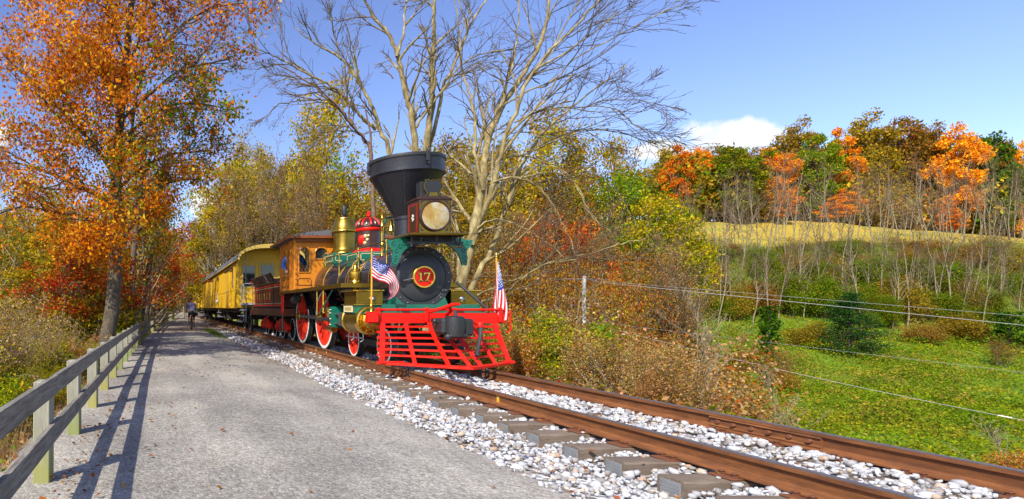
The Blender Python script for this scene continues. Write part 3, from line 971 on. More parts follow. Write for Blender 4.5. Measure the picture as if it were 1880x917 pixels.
# smokebox ------------------------------------------------------------------
b = MB(); b.lathe([(.66, 11.1), (.665, 11.12), (.665, 12.0), (.66, 12.02)], (LX, 0, BZ), 'y', 56)
sb = b.build('smokebox', M['iron_blue'], loco)
b = MB(); b.lathe([(.655, 11.102), (.63, 11.05), (.52, 11.04), (.505, 11.055), (.001, 11.055)], (LX, 0, BZ), 'y', 56); b.build('smokebox_front', M['graphite'], sb)
b = MB(); b.lathe([(.485, 11.054), (.485, 11.025), (.46, 11.01), (.30, 10.985), (.001, 10.965)], (LX, 0, BZ), 'y', 56); dr = b.build('smokebox_door', M['graphite'], loco)
b = MB()
for k in range(20):
    a = 2 * pi * (k + .5) / 20
    b.lathe([(.0001, -.018), (.014, -.012), (.019, 0)], (LX + .575 * cos(a), 11.044, BZ + .575 * sin(a)), 'y', 8)
b.build_each('front_bolt', M['steel'], sb)
b = MB()
for k in range(40):
    a = 2 * pi * (k + .5) / 40
    for y in (11.2, 11.9):
        b.ball((LX + .665 * cos(a), y, BZ + .665 * sin(a)), .013, 6)
b.build('rivet_row', M['iron_blue'], sb, stuff=True)
b = MB(); b.lathe([(.225, 10.95), (.225, 10.895), (.215, 10.885), (.19, 10.885), (.185, 10.905)], (LX, 0, BZ), 'y', 48, caps=False); b.lathe([(.215, 10.97), (.21, 10.915)], (LX, 0, BZ), 'y', 24); pl_ = b.build('number_plate', M['brass'], loco)
b = MB(); b.lathe([(.186, 10.907), (.001, 10.905)], (LX, 0, BZ), 'y', 40, caps=False); b.build('plate_face', M['red'], pl_)
def digit(polys, x0, name='numeral'):
    for k, (grow, yy, m) in enumerate(((.008, 10.898, 'black'), (0, 10.888, 'brass'))):
        b = MB()
        for poly in polys:
            c = (sum(p[0] for p in poly) / len(poly), sum(p[1] for p in poly) / len(poly))
            pp = [(LX + x0 + p[0] + (grow if p[0] > c[0] else -grow), BZ + p[1] + (grow if p[1] > c[1] else -grow)) for p in poly]
            b.prism(pp, 'y', yy, 10.9045)
        b.build(name if k else 'numeral_outline', M[m], pl_, smooth=False)  # black copy, widened all round, outlines each brass numeral
digit([[(-.016, -.082), (.016, -.082), (.016, .082), (-.016, .082)], [(-.042, -.085), (.042, -.085), (.042, -.066), (-.042, -.066)], [(-.04, .045), (-.014, .062), (-.014, .084), (-.04, .064)]], -.068)
digit([[(-.062, .062), (.066, .062), (.066, .086), (-.062, .086)], [(-.062, .036), (-.046, .036), (-.046, .064), (-.062, .064)], [(-.022, -.084), (.012, -.084), (.064, .064), (.034, .064)], [(-.036, -.086), (.026, -.086), (.026, -.070), (-.036, -.070)]], .055)
b = MB(); b.tube([(LX - .38, 10.94, BZ - .07), (LX - .2, 10.93, BZ - .025)], .014, 8); b.ball((LX - .38, 10.94, BZ - .07), .022, 8); b.build('door_handle', M['steel'], dr)
b = MB(); b.tube([(LX + .62, 10.85, BZ - .1), (LX + 1.05, 10.5, 1.09)], .025, 8); b.build('smokebox_brace', M['black'], loco)
b = MB(); b.tube([(LX - .64, 10.93, BZ - .25), (LX - .98, 10.6, 1.06)], .025, 8); b.build('smokebox_brace', M['black'], loco)

# smokestack ----------------------------------------------------------------
SY = 11.68; SK = .89
def octa(prof, n=56): 
    b = MB(); b.lathe([(r * SK, h) for r, h in prof], (LX, SY, 0), 'z', n); return b
b = octa([(.27, 2.36), (.27, 3.06), (.285, 3.075), (.80, 3.92), (.83, 3.95), (.83, 4.21), (.84, 4.24), (.84, 4.27), (.78, 4.275), (.76, 4.2), (.2, 3.4)])
stk = b.build('smokestack', M['stack'], loco)
b = octa([(.80, 4.205), (.852, 4.21), (.858, 4.24), (.852, 4.275), (.80, 4.28)]); b.build('stack_rim', M['black'], stk)
b = octa([(.60, 3.9), (.79, 3.915), (.838, 3.935), (.838, 3.985), (.825, 3.99)]); b.build('stack_band', M['stack'], stk)
b = octa([(.262, 2.46), (.31, 2.42), (.38, 2.36), (.44, 2.30)]); b.build('stack_base', M['stack'], stk)
b = octa([(.268, 3.0), (.292, 3.01), (.292, 3.06), (.28, 3.075)]); b.build('stack_collar', M['stack'], stk)
b = MB()
for a in np.arange(0, 2 * pi, 2 * pi / 8) + .3:
    for k in range(20):
        f = (k + .5) / 20; r = .295 + (.80 - .295) * f; z = 3.09 + (3.91 - 3.09) * f
        b.ball((LX + r * SK * cos(a), SY + r * SK * sin(a), z), .011, 4)
for k in range(70):
    a = 2 * pi * k / 70
    b.ball((LX + .838 * SK * cos(a), SY + .838 * SK * sin(a), 3.96), .011, 4)
b.build('stack_rivets', M['stack'], stk, stuff=True)
b = MB()
for a in (-pi / 2 + .12, pi * .93, .3, 1.6):
    ca, sa = cos(a), sin(a)
    c = (LX + .85 * SK * ca, SY + .85 * SK * sa)
    b.box(c[0] - .035, c[0] + .035, c[1] - .035, c[1] + .035, 4.08, 4.29, .008); b.box(c[0] - .02, c[0] + .02, c[1] - .05, c[1] + .05, 4.02, 4.07)
b.build_each('rim_clamp', M['black'], stk)

# headlight -----------------------------------------------------------------
HY0, HY1, HZ0, HZ1 = 10.48, 10.95, 2.56, 3.235
b = MB()
for q_ in ((LX - .31, LX - .295, HY0 + .01, HY1, HZ0, HZ1 - .02), (LX + .295, LX + .31, HY0 + .01, HY1, HZ0, HZ1 - .02), (LX - .295, LX + .295, HY0 + .01, HY1, HZ0, HZ0 + .015), (LX - .295, LX + .295, HY0 + .01, HY1, HZ1 - .035, HZ1 - .02), (LX - .295, LX + .295, HY1 - .015, HY1 - .001, HZ0 + .015, HZ1 - .035)): b.box(*q_)
hl = b.build('headlight', M['hl_red'], loco)
b = MB(); b.box(LX - .335, LX + .335, HY0 - .02, HY1 + .02, HZ1 - .02, HZ1 + .02, .012); b.box(LX - .27, LX + .27, HY0 + .04, HY1 - .04, HZ1 + .018, HZ1 + .06, .01); b.build('headlight_lid', M['maroon'], hl)
b = MB()   # face plate with a round opening: ring of quads from square to circle
n = 48; vs = []; fs = []; cz = 2.90
for k in range(n):
    a = 2 * pi * k / n; c_, s_ = cos(a), sin(a); q = max(abs(c_), abs(s_))
    vs += [(LX + .275 * c_, HY0 + .002, cz + .275 * s_), (LX + .305 * c_ / q, HY0 + .002, cz + (.33 if True else 0) * s_ / q)]
for k in range(n):
    k2 = (k + 1) % n; fs.append((2 * k, 2 * k + 1, 2 * k2 + 1, 2 * k2))
b.add(vs, fs); b.build('face_plate', M['brass_dull'], hl, smooth=False)
b = MB()
for sx in (-1, 1):
    for sz in (-1, 1):
        c = (LX + sx * .265, cz + sz * .29)
        b.prism([(c[0], c[1]), (c[0] - sx * .085, c[1]), (c[0] - sx * .03, c[1] - sz * .03), (c[0], c[1] - sz * .085)], 'y', HY0 - .004, HY0 + .0015)
b.build_each('corner_scroll', M['maroon'], hl, smooth=False)
b = MB()
for x0, x1, z0, z1 in ((-.31, .31, 3.195, 3.212), (-.31, .31, 2.566, 2.583), (-.31, -.295, 2.583, 3.195), (.295, .31, 2.583, 3.195)):
    b.box(LX + x0, LX + x1, HY0 - .008, HY0 - .0005, z0, z1)
b.build('face_border', M['maroon'], hl)
b = MB(); b.lathe([(.262, HY0 + .0), (.262, HY0 - .045), (.285, HY0 - .05), (.30, HY0 - .03), (.30, HY0 + .0)], (LX, 0, cz), 'y', 56, caps=False); b.build('lens_ring', M['maroon'], hl)
def reflector_mat():
    t = NT('gilded_reflector')
    n = t.noise(5, 3)
    t.bsdf(t.mix(n, (.97, .70, .22), (.98, .88, .58)), .30, .12); return t.m
b = MB(); b.lathe([(.262, HY0 - .03), (.25, HY0 + .04), (.2, HY0 + .13), (.12, HY0 + .2), (.001, HY0 + .23)], (LX, 0, cz), 'y', 48, caps=False); b.build('reflector', reflector_mat(), hl)
def lens_mat():
    t = NT('lens_glass')
    g = t.new('ShaderNodeBsdfGlossy', Roughness=.03); tr = t.new('ShaderNodeBsdfTransparent'); fr_ = t.new('ShaderNodeFresnel'); fr_.inputs['IOR'].default_value = 1.5
    mx = t.new('ShaderNodeMixShader')
    t.l.new(t.math('ADD', fr_.outputs[0], .0), mx.inputs[0]); t.l.new(tr.outputs[0], mx.inputs[1]); t.l.new(g.outputs[0], mx.inputs[2]); d = t.new('ShaderNodeBsdfDiffuse'); nn = t.noise(4.5, 3, .5)
    t.l.new(t.ramp(nn, [(.36, (.70, .40, .07)), (.50, (.95, .74, .32)), (.62, (1.0, .96, .86))]), d.inputs[0])  # bright gold-to-white reflection painted into the glass as diffuse colour
    m2 = t.new('ShaderNodeMixShader'); m2.inputs[0].default_value = .34; t.l.new(mx.outputs[0], m2.inputs[1]); t.l.new(d.outputs[0], m2.inputs[2])
    t.l.new(m2.outputs[0], t.out.inputs[0]); return t.m
b = MB(); b.lathe([(.262, HY0 - .036), (.2, HY0 - .052), (.1, HY0 - .062), (.001, HY0 - .065)], (LX, 0, cz), 'y', 40, caps=False); b.build('lens', lens_mat(), hl)
b = MB(); b.lathe([(.028, -.05), (.035, .02), (.02, .09), (.001, .1)], (LX, HY0 + .1, cz - .03), 'z', 12); b.build('burner', M['brass'], hl)
b = MB()   # side panel lines and flower
for z0, z1, y0, y1 in ((2.60, 2.61, 10.53, 10.90), (3.14, 3.15, 10.53, 10.90), (2.61, 3.14, 10.53, 10.54), (2.61, 3.14, 10.89, 10.90)): b.box(LX - .3135, LX - .3095, y0, y1, z0, z1)
b.build('side_line', M['red'], hl, smooth=False)
b = MB()
for z0, z1, y0, y1 in ((2.64, 2.648, 10.57, 10.86), (3.10, 3.108, 10.57, 10.86), (2.648, 3.10, 10.57, 10.578), (2.648, 3.10, 10.852, 10.86)): b.box(LX - .3133, LX - .3095, y0, y1, z0, z1)
b.build('side_line', M['brass_dull'], hl, smooth=False)
b = MB()
for k in range(5):
    a = 2 * pi * k / 5
    b.lathe([(.001, -.004), (.022, -.003), (.022, 0)], (LX - .31, 10.715 + .03 * cos(a), 2.90 + .05 * sin(a)), 'x', 10)
b.build_each('flower_petal', M['white'], hl)
# lyre-shaped chimney on the lamp
b = MB(); b.box(LX - .20, LX + .20, 10.62, 10.82, 3.29, 3.60, .006)
ch = b.build('lamp_chimney', M['black'], hl)
ly = [(-.155, .0), (.155, .0), (.155, .04), (.12, .07), (.15, .13), (.185, .19), (.175, .26), (.15, .29), (.165, .34), (.10, .345), (.06, .325), (0, .34), (-.06, .325), (-.10, .345), (-.165, .34), (-.15, .29), (-.175, .26), (-.185, .19), (-.15, .13), (-.12, .07), (-.155, .04)]
b = MB(); b.prism([(LX + .02 + x, 3.275 + z) for x, z in ly], 'y', 10.565, 10.585); b.build('lyre_plate', M['black'], hl, smooth=False)
b = MB(); b.tube([(LX + .02 + x, 10.562, 3.275 + z) for x, z in ly[1:] + ly[:1]], .0085, 5); b.build('lyre_edge', M['brass_dull'], hl)
b = MB(); b.prism([(LX - .07, 3.29), (LX + .11, 3.29), (LX + .09, 3.37), (LX - .05, 3.37)], 'y', 10.555, 10.564); b.build('lyre_scroll', M['brass_dull'], hl, smooth=False)

# platform under the lamp
b = MB(); b.box(LX - .57, LX + .51, 10.26, 11.1, 2.505, 2.545)
pf = b.build('headlight_shelf', M['black'], loco)
b = MB(); b.tube([(LX - .575, 11.1, 2.525), (LX - .575, 10.255, 2.525), (LX + .515, 10.255, 2.525), (LX + .515, 11.1, 2.525)], .026, 8); b.build('shelf_edging', M['brass_dull'], pf)
b = MB()
for x in (-.48, -.3, .0, .3, .45): b.cyl((LX + x, 10.4, 2.30), (LX + x, 10.4, 2.505), .018, n=8)
b.box(LX - .55, LX + .5, 10.38, 10.42, 2.36, 2.39); b.box(LX - .42, LX + .42, 10.5, 10.75, 2.40, 2.505)
b.tube([(LX - .5, 10.4, 2.32), (LX + .5, 10.4, 2.50)], .012, 6); b.tube([(LX + .5, 10.4, 2.32), (LX - .5, 10.4, 2.50)], .012, 6)
b.build_each('shelf_strut', M['black'], pf)
b = MB(); b.tube([(LX - .42, 10.36, 2.30), (LX + .48, 10.36, 2.29)], .012, 6); b.build('shelf_rod', M['brass_dull'], pf)
def bracket(s):
    b = MB()
    pts = [(.50, 2.50), (.50, 2.40), (.44, 2.34), (.54, 2.32), (.62, 2.22), (.68, 2.08), (.72, 1.93), (.80, 1.93), (.80, 2.08), (.775, 2.22), (.83, 2.30), (.90, 2.42), (.90, 2.47), (.62, 2.50)] if False else \
          [(.30, 2.50), (.30, 2.40), (.40, 2.33), (.47, 2.28), (.55, 2.20), (.60, 2.08), (.64, 1.96), (.72, 1.96), (.74, 2.10), (.72, 2.24), (.80, 2.34), (.84, 2.46), (.74, 2.46), (.6, 2.50)]
    b.prism([(LX + s * x, z) for x, z in pts], 'y', 10.66, 10.70)
    o = b.build('shelf_bracket', M['green'], loco, smooth=False)
    b = MB()
    for x, z in ((.42, 2.43), (.52, 2.40), (.60, 2.34), (.66, 2.25), (.72, 2.40), (.67, 2.12), (.69, 2.02), (.35, 2.45)):
        b.ring((LX + s * x, 10.655, z), 'y', .032, .010, 12, 5)
    b.build_each('bracket_scroll', M['green'], o)
bracket(-1); bracket(1)

# boiler --------------------------------------------------------------------
b = MB(); b.lathe([(.655, 12.02), (.62, 12.06), (.62, 14.35), (.63, 14.4), (.74, 15.15), (.74, 15.2)], (LX, 0, BZ), 'y', 56)
bo = b.build('boiler', M['boiler'], loco)
b = MB(); b.lathe([(.742, 15.2), (.745, 15.22), (.745, 16.6)], (LX, 0, BZ), 'y', 56); b.box(LX - .56, LX + .56, 15.3, 16.7, .75, 1.7, .03); b.build('firebox', M['jacket_brown'], loco)
for y, r in ((12.1, .668), (12.85, .63), (13.0, .63), (13.55, .63), (13.72, .63), (14.3, .638), (15.18, .752)):
    b = MB(); b.lathe([(r - .012, y - .018), (r, y - .016), (r, y + .016), (r - .012, y + .018)], (LX, 0, BZ), 'y', 56, caps=False); b.build('boiler_band', M['brass'], bo)

# domes ---------------------------------------------------------------------
for nm, y, hw in (('steam', 15.63, .47), ('sand', 13.8, .42)):
    b = MB(); b.box(LX - hw, LX + hw, y - hw, y + hw, 2.0, 2.52 if nm == 'sand' else 2.66, .02)
    bx = b.build('dome_base', M['green'], loco)
    zt = 2.50 if nm == 'sand' else 2.64; zb = zt - .20
    for sgn, axis in ((-1, 'x'), (-1, 'y')):
        b = MB()
        for (u0, u1, z0, z1) in ((-hw + .06, hw - .06, zt - .04, zt - .025), (-hw + .06, hw - .06, zb, zb + .015), (-hw + .06, -hw + .075, zb, zt - .025), (hw - .075, hw - .06, zb, zt - .025)):
            if axis == 'x': b.box(LX - hw - .004, LX - hw + .001, y + u0, y + u1, z0, z1)
            else: b.box(LX + u0, LX + u1, y - hw - .004, y - hw + .001, z0, z1)
        b.build('panel_line', M['cream'], bx, smooth=False)
sy = 15.63
b = MB(); b.lathe([(r * .925, h) for r, h in [(.44, 2.64), (.44, 2.70), (.40, 2.73), (.36, 2.76), (.335, 2.84), (.33, 3.26), (.35, 3.28), (.39, 3.29), (.395, 3.335), (.375, 3.35), (.37, 3.40), (.345, 3.50), (.30, 3.585), (.285, 3.62), (.29, 3.65), (.29, 3.68), (.2, 3.70), (.001, 3.71)]], (LX, sy, 0), 'z', 48)
sdm = b.build('steam_dome', M['brass_dull'], loco)
b = MB(); b.lathe([(r * .925, h) for r, h in [(.392, 3.285), (.402, 3.30), (.402, 3.325), (.392, 3.34)]], (LX, sy, 0), 'z', 48, caps=False); b.lathe([(r * .925, h) for r, h in [(.29, 3.645), (.30, 3.66), (.29, 3.685)]], (LX, sy, 0), 'z', 48, caps=False); b.lathe([(r * .925, h) for r, h in [(.44, 2.655), (.452, 2.675), (.44, 2.70)]], (LX, sy, 0), 'z', 48, caps=False); b.build_each('dome_ring', M['brass'], sdm)
b = MB(); b.lathe([(r * .925, h) for r, h in [(.03, 3.70), (.03, 3.77), (.075, 3.79), (.085, 3.84), (.085, 4.02), (.075, 4.04), (.03, 4.05), (.03, 4.09), (.045, 4.11), (.001, 4.13)]], (LX, sy, 0), 'z', 20); b.build('whistle', M['black'], sdm)
sy = 13.8
b = MB(); b.lathe([(r * .925, h) for r, h in [(.315, 2.50), (.305, 2.62), (.305, 3.06)]], (LX, sy, 0), 'z', 40)
snd = b.build('sand_dome', M['maroon'], loco)
b = MB(); b.lathe([(r * .925, h) for r, h in [(.43, 2.50), (.42, 2.55), (.36, 2.585), (.312, 2.62), (.30, 2.62)]], (LX, sy, 0), 'z', 40); b.lathe([(r * .925, h) for r, h in [(.31, 3.05), (.335, 3.07), (.345, 3.10), (.335, 3.135), (.31, 3.14)]], (LX, sy, 0), 'z', 40); b.build('dome_flare', M['red'], snd)
b = MB(); b.lathe([(r * .925, h) for r, h in [(.335, 3.138), (.35, 3.16), (.345, 3.19)]], (LX, sy, 0), 'z', 40); b.lathe([(r * .925, h) for r, h in [(.34, 3.18), (.33, 3.22), (.28, 3.30), (.18, 3.37), (.07, 3.40), (.05, 3.42)]], (LX, sy, 0), 'z', 40); b.build('dome_cap', M['maroon'], snd)
for k in range(18):
    a = 2 * pi * k / 18
    b = MB(); b.tube([(LX + .925 * r * cos(a), sy + .925 * r * sin(a), z) for r, z in ((.343, 3.19), (.335, 3.225), (.285, 3.305), (.185, 3.375), (.08, 3.41))], [.022, .028, .026, .02, .012], 6)
    b.build('cap_rib', M['red'] if k % 2 else M['maroon'], snd)
b = MB(); b.lathe([(r * .925, h) for r, h in [(.05, 3.40), (.03, 3.43), (.055, 3.46), (.045, 3.50), (.055, 3.54), (.03, 3.57), (.001, 3.58)]], (LX, sy, 0), 'z', 16); b.build('finial', M['red'], snd)
b = MB()   # yellow scroll and red panel on the dome side
for k, (a, z, r) in enumerate(((-2.2, 2.92, .05), (-2.05, 2.83, .04), (-2.25, 2.75, .045), (-1.95, 2.93, .03))):
    c = (LX + .284 * cos(a), sy + .284 * sin(a), z); b.ball(c, r, 8)
b.build('dome_scroll', M['cream'], snd)
b = MB()
for a in np.linspace(-2.75, -2.45, 4): b.ball((LX + .272 * cos(a), sy + .272 * sin(a), 2.84), .05, 8, 2.6)
b.build('dome_panel', M['red'], snd)

# bell ----------------------------------------------------------------------
by = 12.44; bz = 2.88
b = MB(); b.lathe([(.115, bz), (.112, bz + .02), (.088, bz + .06), (.072, bz + .14), (.062, bz + .22), (.03, bz + .27), (.001, bz + .28)], (LX, by, 0), 'z', 28)
bell = b.build('bell', M['brass'], loco)
b = MB(); b.tube([(LX - .15, by, 2.42), (LX - .17, by, 2.75), (LX - .17, by, 3.05), (LX - .12, by, 3.18), (LX, by, 3.20), (LX + .12, by, 3.18), (LX + .17, by, 3.05), (LX + .17, by, 2.75), (LX + .15, by, 2.42)], .025, 8); b.box(LX - .2, LX + .2, by - .1, by + .1, 2.36, 2.45, .015); b.build('bell_yoke', M['green'], bell)
b = MB(); b.lathe([(.05, 2.30), (.03, 2.36), (.025, 2.55), (.045, 2.58), (.03, 2.62), (.03, 2.95), (.045, 2.98), (.02, 3.05), (.02, 3.14), (.03, 3.16), (.001, 3.24)], (LX - .27, 12.3, 0), 'z', 14); b.build('brass_column', M['brass'], loco)

# hand rails ----------------------------------------------------------------
for s in (-1, 1):
    x = LX + s * .58
    b = MB(); b.tube([(x, 10.72, 2.54), (x, 15.9, 2.52)], .017, 8); hr = b.build('handrail', M['brass_dull'], loco)
    for y in (11.3, 12.9, 14.3, 15.5):
        zb = BZ + sqrt(max(0, .64 ** 2 - .58 ** 2))
        b = MB(); b.lathe([(.03, zb - .04), (.018, zb + .03), (.016, 2.30), (.028, 2.34), (.016, 2.38), (.016, 2.48), (.034, 2.50), (.034, 2.55), (.001, 2.57)], (x, y, 0), 'z', 10); b.build('stanchion', M['brass'], hr)
    b = MB(); b.tube([(LX + s * .40, 13.3, 2.36), (LX + s * .56, 13.3, 2.2), (LX + s * .66, 13.25, 1.95), (LX + s * .68, 13.2, 1.7)], .022, 8); b.build('sand_pipe', M['brass'], loco)

# running boards and fittings ----------------------------------------------
for s in (-1, 1):
    xo = LX + s * 1.32; xi = LX + s * .55
    b = MB(); b.box(min(xo, xi), max(xo, xi), 11.9, 18.1, 1.60, 1.645)
    rb = b.build('running_board', M['black'], loco)
    b = MB(); b.box(xo - .012, xo + .012, 11.88, 18.12, 1.575, 1.67, .004); b.box(min(xo, xi), max(xo, xi), 11.876, 11.9, 1.575, 1.67, .004); b.build('board_edging', M['brass_dull'], rb)
    # lubricator vase
    yx = (LX + s * .98, 12.0)
    b = MB(); b.lathe([(.10, 1.48), (.12, 1.52), (.06, 1.56), (.05, 1.64), (.12, 1.67), (.13, 1.70), (.12, 1.73), (.13, 1.76), (.13, 1.92), (.10, 1.95), (.11, 1.97), (.06, 2.0), (.035, 2.06), (.05, 2.08), (.02, 2.12), (.001, 2.14)], (yx[0], yx[1], 0), 'z', 20); b.build('lubricator', M['brass'], loco)
    b = MB(); b.tube([(LX + s * 1.15, 14.35, 1.6), (LX + s * 1.15, 14.35, .95)], .02, 8); b.tube([(LX + s * 1.12, 13.9, 1.6), (LX + s * 1.12, 13.9, 1.0)], .028, 8); b.build_each('feed_pipe', M['brass'], loco)
    b = MB(); b.tube([(LX + s * 1.1, 13.2, 1.58), (LX + s * 1.14, 14.15, .98)], .022, 8); b.build('guide_brace', M['green'], loco)
    # cylinders
    cx = LX + s * 1.0
    b = MB(); b.lathe([(.27, 11.2), (.27, 12.0)], (cx, 0, .87), 'y', 40)
    cyl = b.build('cylinder', M['brass_dull'], loco)
    b = MB(); b.lathe([(.272, 11.24), (.293, 11.22), (.295, 11.12), (.285, 11.08), (.255, 11.07), (.245, 11.10), (.19, 11.115), (.185, 11.09), (.165, 11.04), (.10, 11.0), (.001, 10.985)], (cx, 0, .87), 'y', 44, caps=False); b.build('cylinder_head', M['brass'], cyl)
    b = MB(); b.lathe([(.272, 11.95), (.295, 11.97), (.295, 12.03), (.27, 12.05), (.001, 12.05)], (cx, 0, .87), 'y', 44, caps=False); b.build('cylinder_head', M['brass'], cyl)
    b = MB()
    for k in range(10):
        a = 2 * pi * k / 10; b.lathe([(.001, -.016), (.016, -.014), (.018, 0)], (cx + .22 * cos(a), 11.108, .87 + .22 * sin(a)), 'y', 6)
    b.build_each('head_bolt', M['brass'], cyl)
    b = MB(); b.box(cx - .24, cx + .30 if s < 0 else cx + .24, 11.2, 11.95, 1.21, 1.475, .006) if s < 0 else b.box(cx - .30, cx + .24, 11.2, 11.95, 1.21, 1.475, .006)
    stc = b.build('steam_chest', M['brass_dull'], loco)
    b = MB(); b.box(cx - .32, cx + .32, 11.17, 11.98, 1.475, 1.505, .006); b.box(cx - .31, cx + .31, 11.18, 11.97, 1.19, 1.21, .004); b.build('chest_lid', M['brass'], stc)
    b = MB(); b.box(cx - .27, cx + .27, 11.22, 11.93, 1.02, 1.192); b.build('chest_seat', M['green'], loco)
    b = MB(); b.lathe([(.05, 11.2), (.06, 11.17), (.03, 11.13), (.001, 11.12)], (cx + .08 * (1 if s < 0 else -1), 0, 1.31), 'y', 14); b.build('chest_knob', M['steel'], stc)
    # builder's plate with raised marks
    b = MB(); b.box(LX + s * 1.275, LX + s * 1.292, 11.32, 11.84, 1.04, 1.185, .003); bp = b.build('builder_plate', M['cream'], cyl)
    b = MB()
    for k in range(7):
        yy = 11.38 + k * .058
        b.box(LX + s * 1.291, LX + s * 1.296, yy, yy + .014, 1.075, 1.15); b.box(LX + s * 1.291, LX + s * 1.296, yy, yy + .034, 1.075 if k % 2 else 1.105, 1.089 if k % 2 else 1.12)
    b.build('plate_relief', M['brass_dull'], cyl, smooth=False, stuff=True)
    b = MB()
    for y in (11.35, 11.9): b.tube([(cx - .05, y, .59), (cx - .05, y, .46), (cx - .1, y + .02, .42)], .014, 6)
    b.tube([(cx - .1, 11.3, .5), (cx - .1, 12.2, .5)], .014, 6)
    b.build_each('drain_cock', M['steel'], cyl)
    # crosshead, guides, rods
    xg = LX + s * 1.0
    b = MB()
    for z in (.76, .98): b.box(xg - .06, xg + .06, 12.05, 13.25, z - .02, z + .02, .004)
    b.build_each('guide_bar', M['steel'], loco)
    b = MB(); b.prism([(13.2, .66), (13.36, .66), (13.42, .86), (13.42, 1.12), (13.28, 1.16), (13.2, 1.1)], 'x', xg - .12, xg + .12); b.box(xg - .06, xg + .06, 13.25, 14.2, 1.08, 1.14, .006); gy = b.build('guide_yoke', M['green'], loco, ang=20)
    b = MB()
    for z in (.72, .86, 1.0, 1.08): b.lathe([(.02, 0), (.025, .01), (.018, .03), (.001, .035)], (xg + s * .12, 13.3, z), 'x', 8, s)
    b.build_each('yoke_bolt', M['steel'], gy)
    b = MB(); b.box(xg - .09, xg + .09, 12.55, 12.85, .72, 1.02, .015); b.cyl((xg, 12.05, .87), (xg, 12.6, .87), .028, n=10); b.build('crosshead', M['steel'], loco)
    b = MB(); b.lathe([(.11, 13.5), (.12, 13.52), (.12, 13.75), (.08, 13.8), (.03, 13.82), (.03, 14.0)], (LX + s * 1.0, 0, 1.0), 'y', 18); b.ball((LX + s * 1.02, 13.55, 1.03), .14, 14); b.cyl((LX + s * 1.0, 13.4, .62), (LX + s * 1.0, 13.7, .62), .10, n=14); b.build('feed_pump', M['brass'], loco)
    b = MB(); b.box(LX + s * .88 - .025, LX + s * .88 + .025, 12.8, 15.25, .78, .875, .01); mr = b.build('main_rod', M['dark_steel'], loco)
    xr_ = LX + s * .80
    b = MB(); b.box(xr_ - .025, xr_ + .025, 15.1, 17.6, .80, .905, .012); srd = b.build('side_rod', M['dark_steel'], loco)
    for y in (15.2, 17.5):
        b = MB(); b.box(xr_ - .05, xr_ + .05, y - .13, y + .13, .74, .96, .02); b.lathe([(.06, 0), (.06, .05), (.04, .07), (.001, .075)], (xr_ + s * .05, y, .85), 'x', 14, s); b.lathe([(.03, 0), (.04, .03), (.025, .08), (.001, .09)], (xr_, y, .96), 'z', 10); b.build('rod_bearing', M['brass_dull'], srd)
    # wheel covers (splashers)
    for y in (15.2, 17.5):
        b = MB(); n = 16; vs = []; fs = []
        for i in range(n + 1):
            a = radians(20 + 140 * i / n)
            for rr, xx in ((.84, .62), (.84, .80), (.87, .80), (.87, .62)):
                vs.append((LX + s * xx, y + rr * cos(a), .8 + rr * sin(a)))
        for i in range(n):
            for q in range(4):
                q2 = (q + 1) % 4; fs.append((i * 4 + q, i * 4 + q2, i * 4 + 4 + q2, i * 4 + 4 + q))
        b.add(vs, fs); b.build('wheel_cover', M['iron_blue'], loco, ang=50)
    b = MB(); b.lathe([(.10, -.18), (.15, -.12), (.15, .12), (.10, .18)], (LX + s * 1.02, 17.15, 1.40), 'y', 20); b.lathe([(.03, 0), (.03, .2)], (LX + s * 1.02, 17.15, 1.46), 'z', 8); b.build('air_tank', M['dark_steel'], loco)

# cab -----------------------------------------------------------------------
CY0, CY1, CX = 16.06, 17.95, 1.31
CZ0, CZ1 = 1.69, 3.17
def panel_arch(b, axis, c0, c1, u0, u1, z0, z1, openings, n=9):
    """a wall in u-z with arched openings [(u0,u1,z0,zspring,rise)] built as strips between openings"""
    mk = (lambda u, z, c: (u, c, z)) if axis == 'y' else (lambda u, z, c: (c, u, z))
    def slab(pts):
        m = len(pts); vs = [mk(u, z, c0) for u, z in pts] + [mk(u, z, c1) for u, z in pts]
        b.add(vs, [tuple(range(m)), tuple(range(m, 2 * m))[::-1]] + [(i, (i + 1) % m, m + (i + 1) % m, m + i) for i in range(m)])
    edges = [u0]
    ops = sorted(openings)
    cur = u0
    for o in ops:
        if o[0] > cur + 1e-6: slab([(cur, z0), (o[0], z0), (o[0], z1), (cur, z1)])
        if o[2] > z0 + 1e-6: slab([(o[0], z0), (o[1], z0), (o[1], o[2]), (o[0], o[2])])
        mid, h = (o[0] + o[1]) / 2, (o[1] - o[0]) / 2
        prev = None
        for i in range(n + 1):
            a = pi - pi * i / n
            q = (mid + h * cos(a), o[3] + o[4] * sin(a))
            if prev: slab([prev, q, (q[0], z1), (prev[0], z1)])
            prev = q
        cur = o[1]
    if cur < u1 - 1e-6: slab([(cur, z0), (u1, z0), (u1, z1), (cur, z1)])
b = MB()
for s in (-1, 1):
    xs = sorted((LX + s * CX, LX + s * (CX - .05)))
    panel_arch(b, 'x', xs[0], xs[1], CY0, CY1, CZ0, CZ1, [(16.62, 17.02, 2.14, 2.72, .22), (17.22, 17.62, 2.14, 2.72, .22)])
cab = b.build('cab', M['cab_wood'], loco, smooth=False)
b = MB()
f0 = [(LX - 1.2, LX - .87, 2.17, 2.74, .20), (LX - .72, LX - .34, 2.56, 2.74, .17), (LX + .34, LX + .72, 2.56, 2.74, .17), (LX + .87, LX + 1.2, 2.17, 2.74, .20)]
panel_arch(b, 'y', CY0 - .002, CY0 + .05, LX - CX + .055, LX + CX - .055, CZ0, CZ1, f0)
b.build('cab_front', M['cab_wood'], cab, smooth=False)
b = MB()
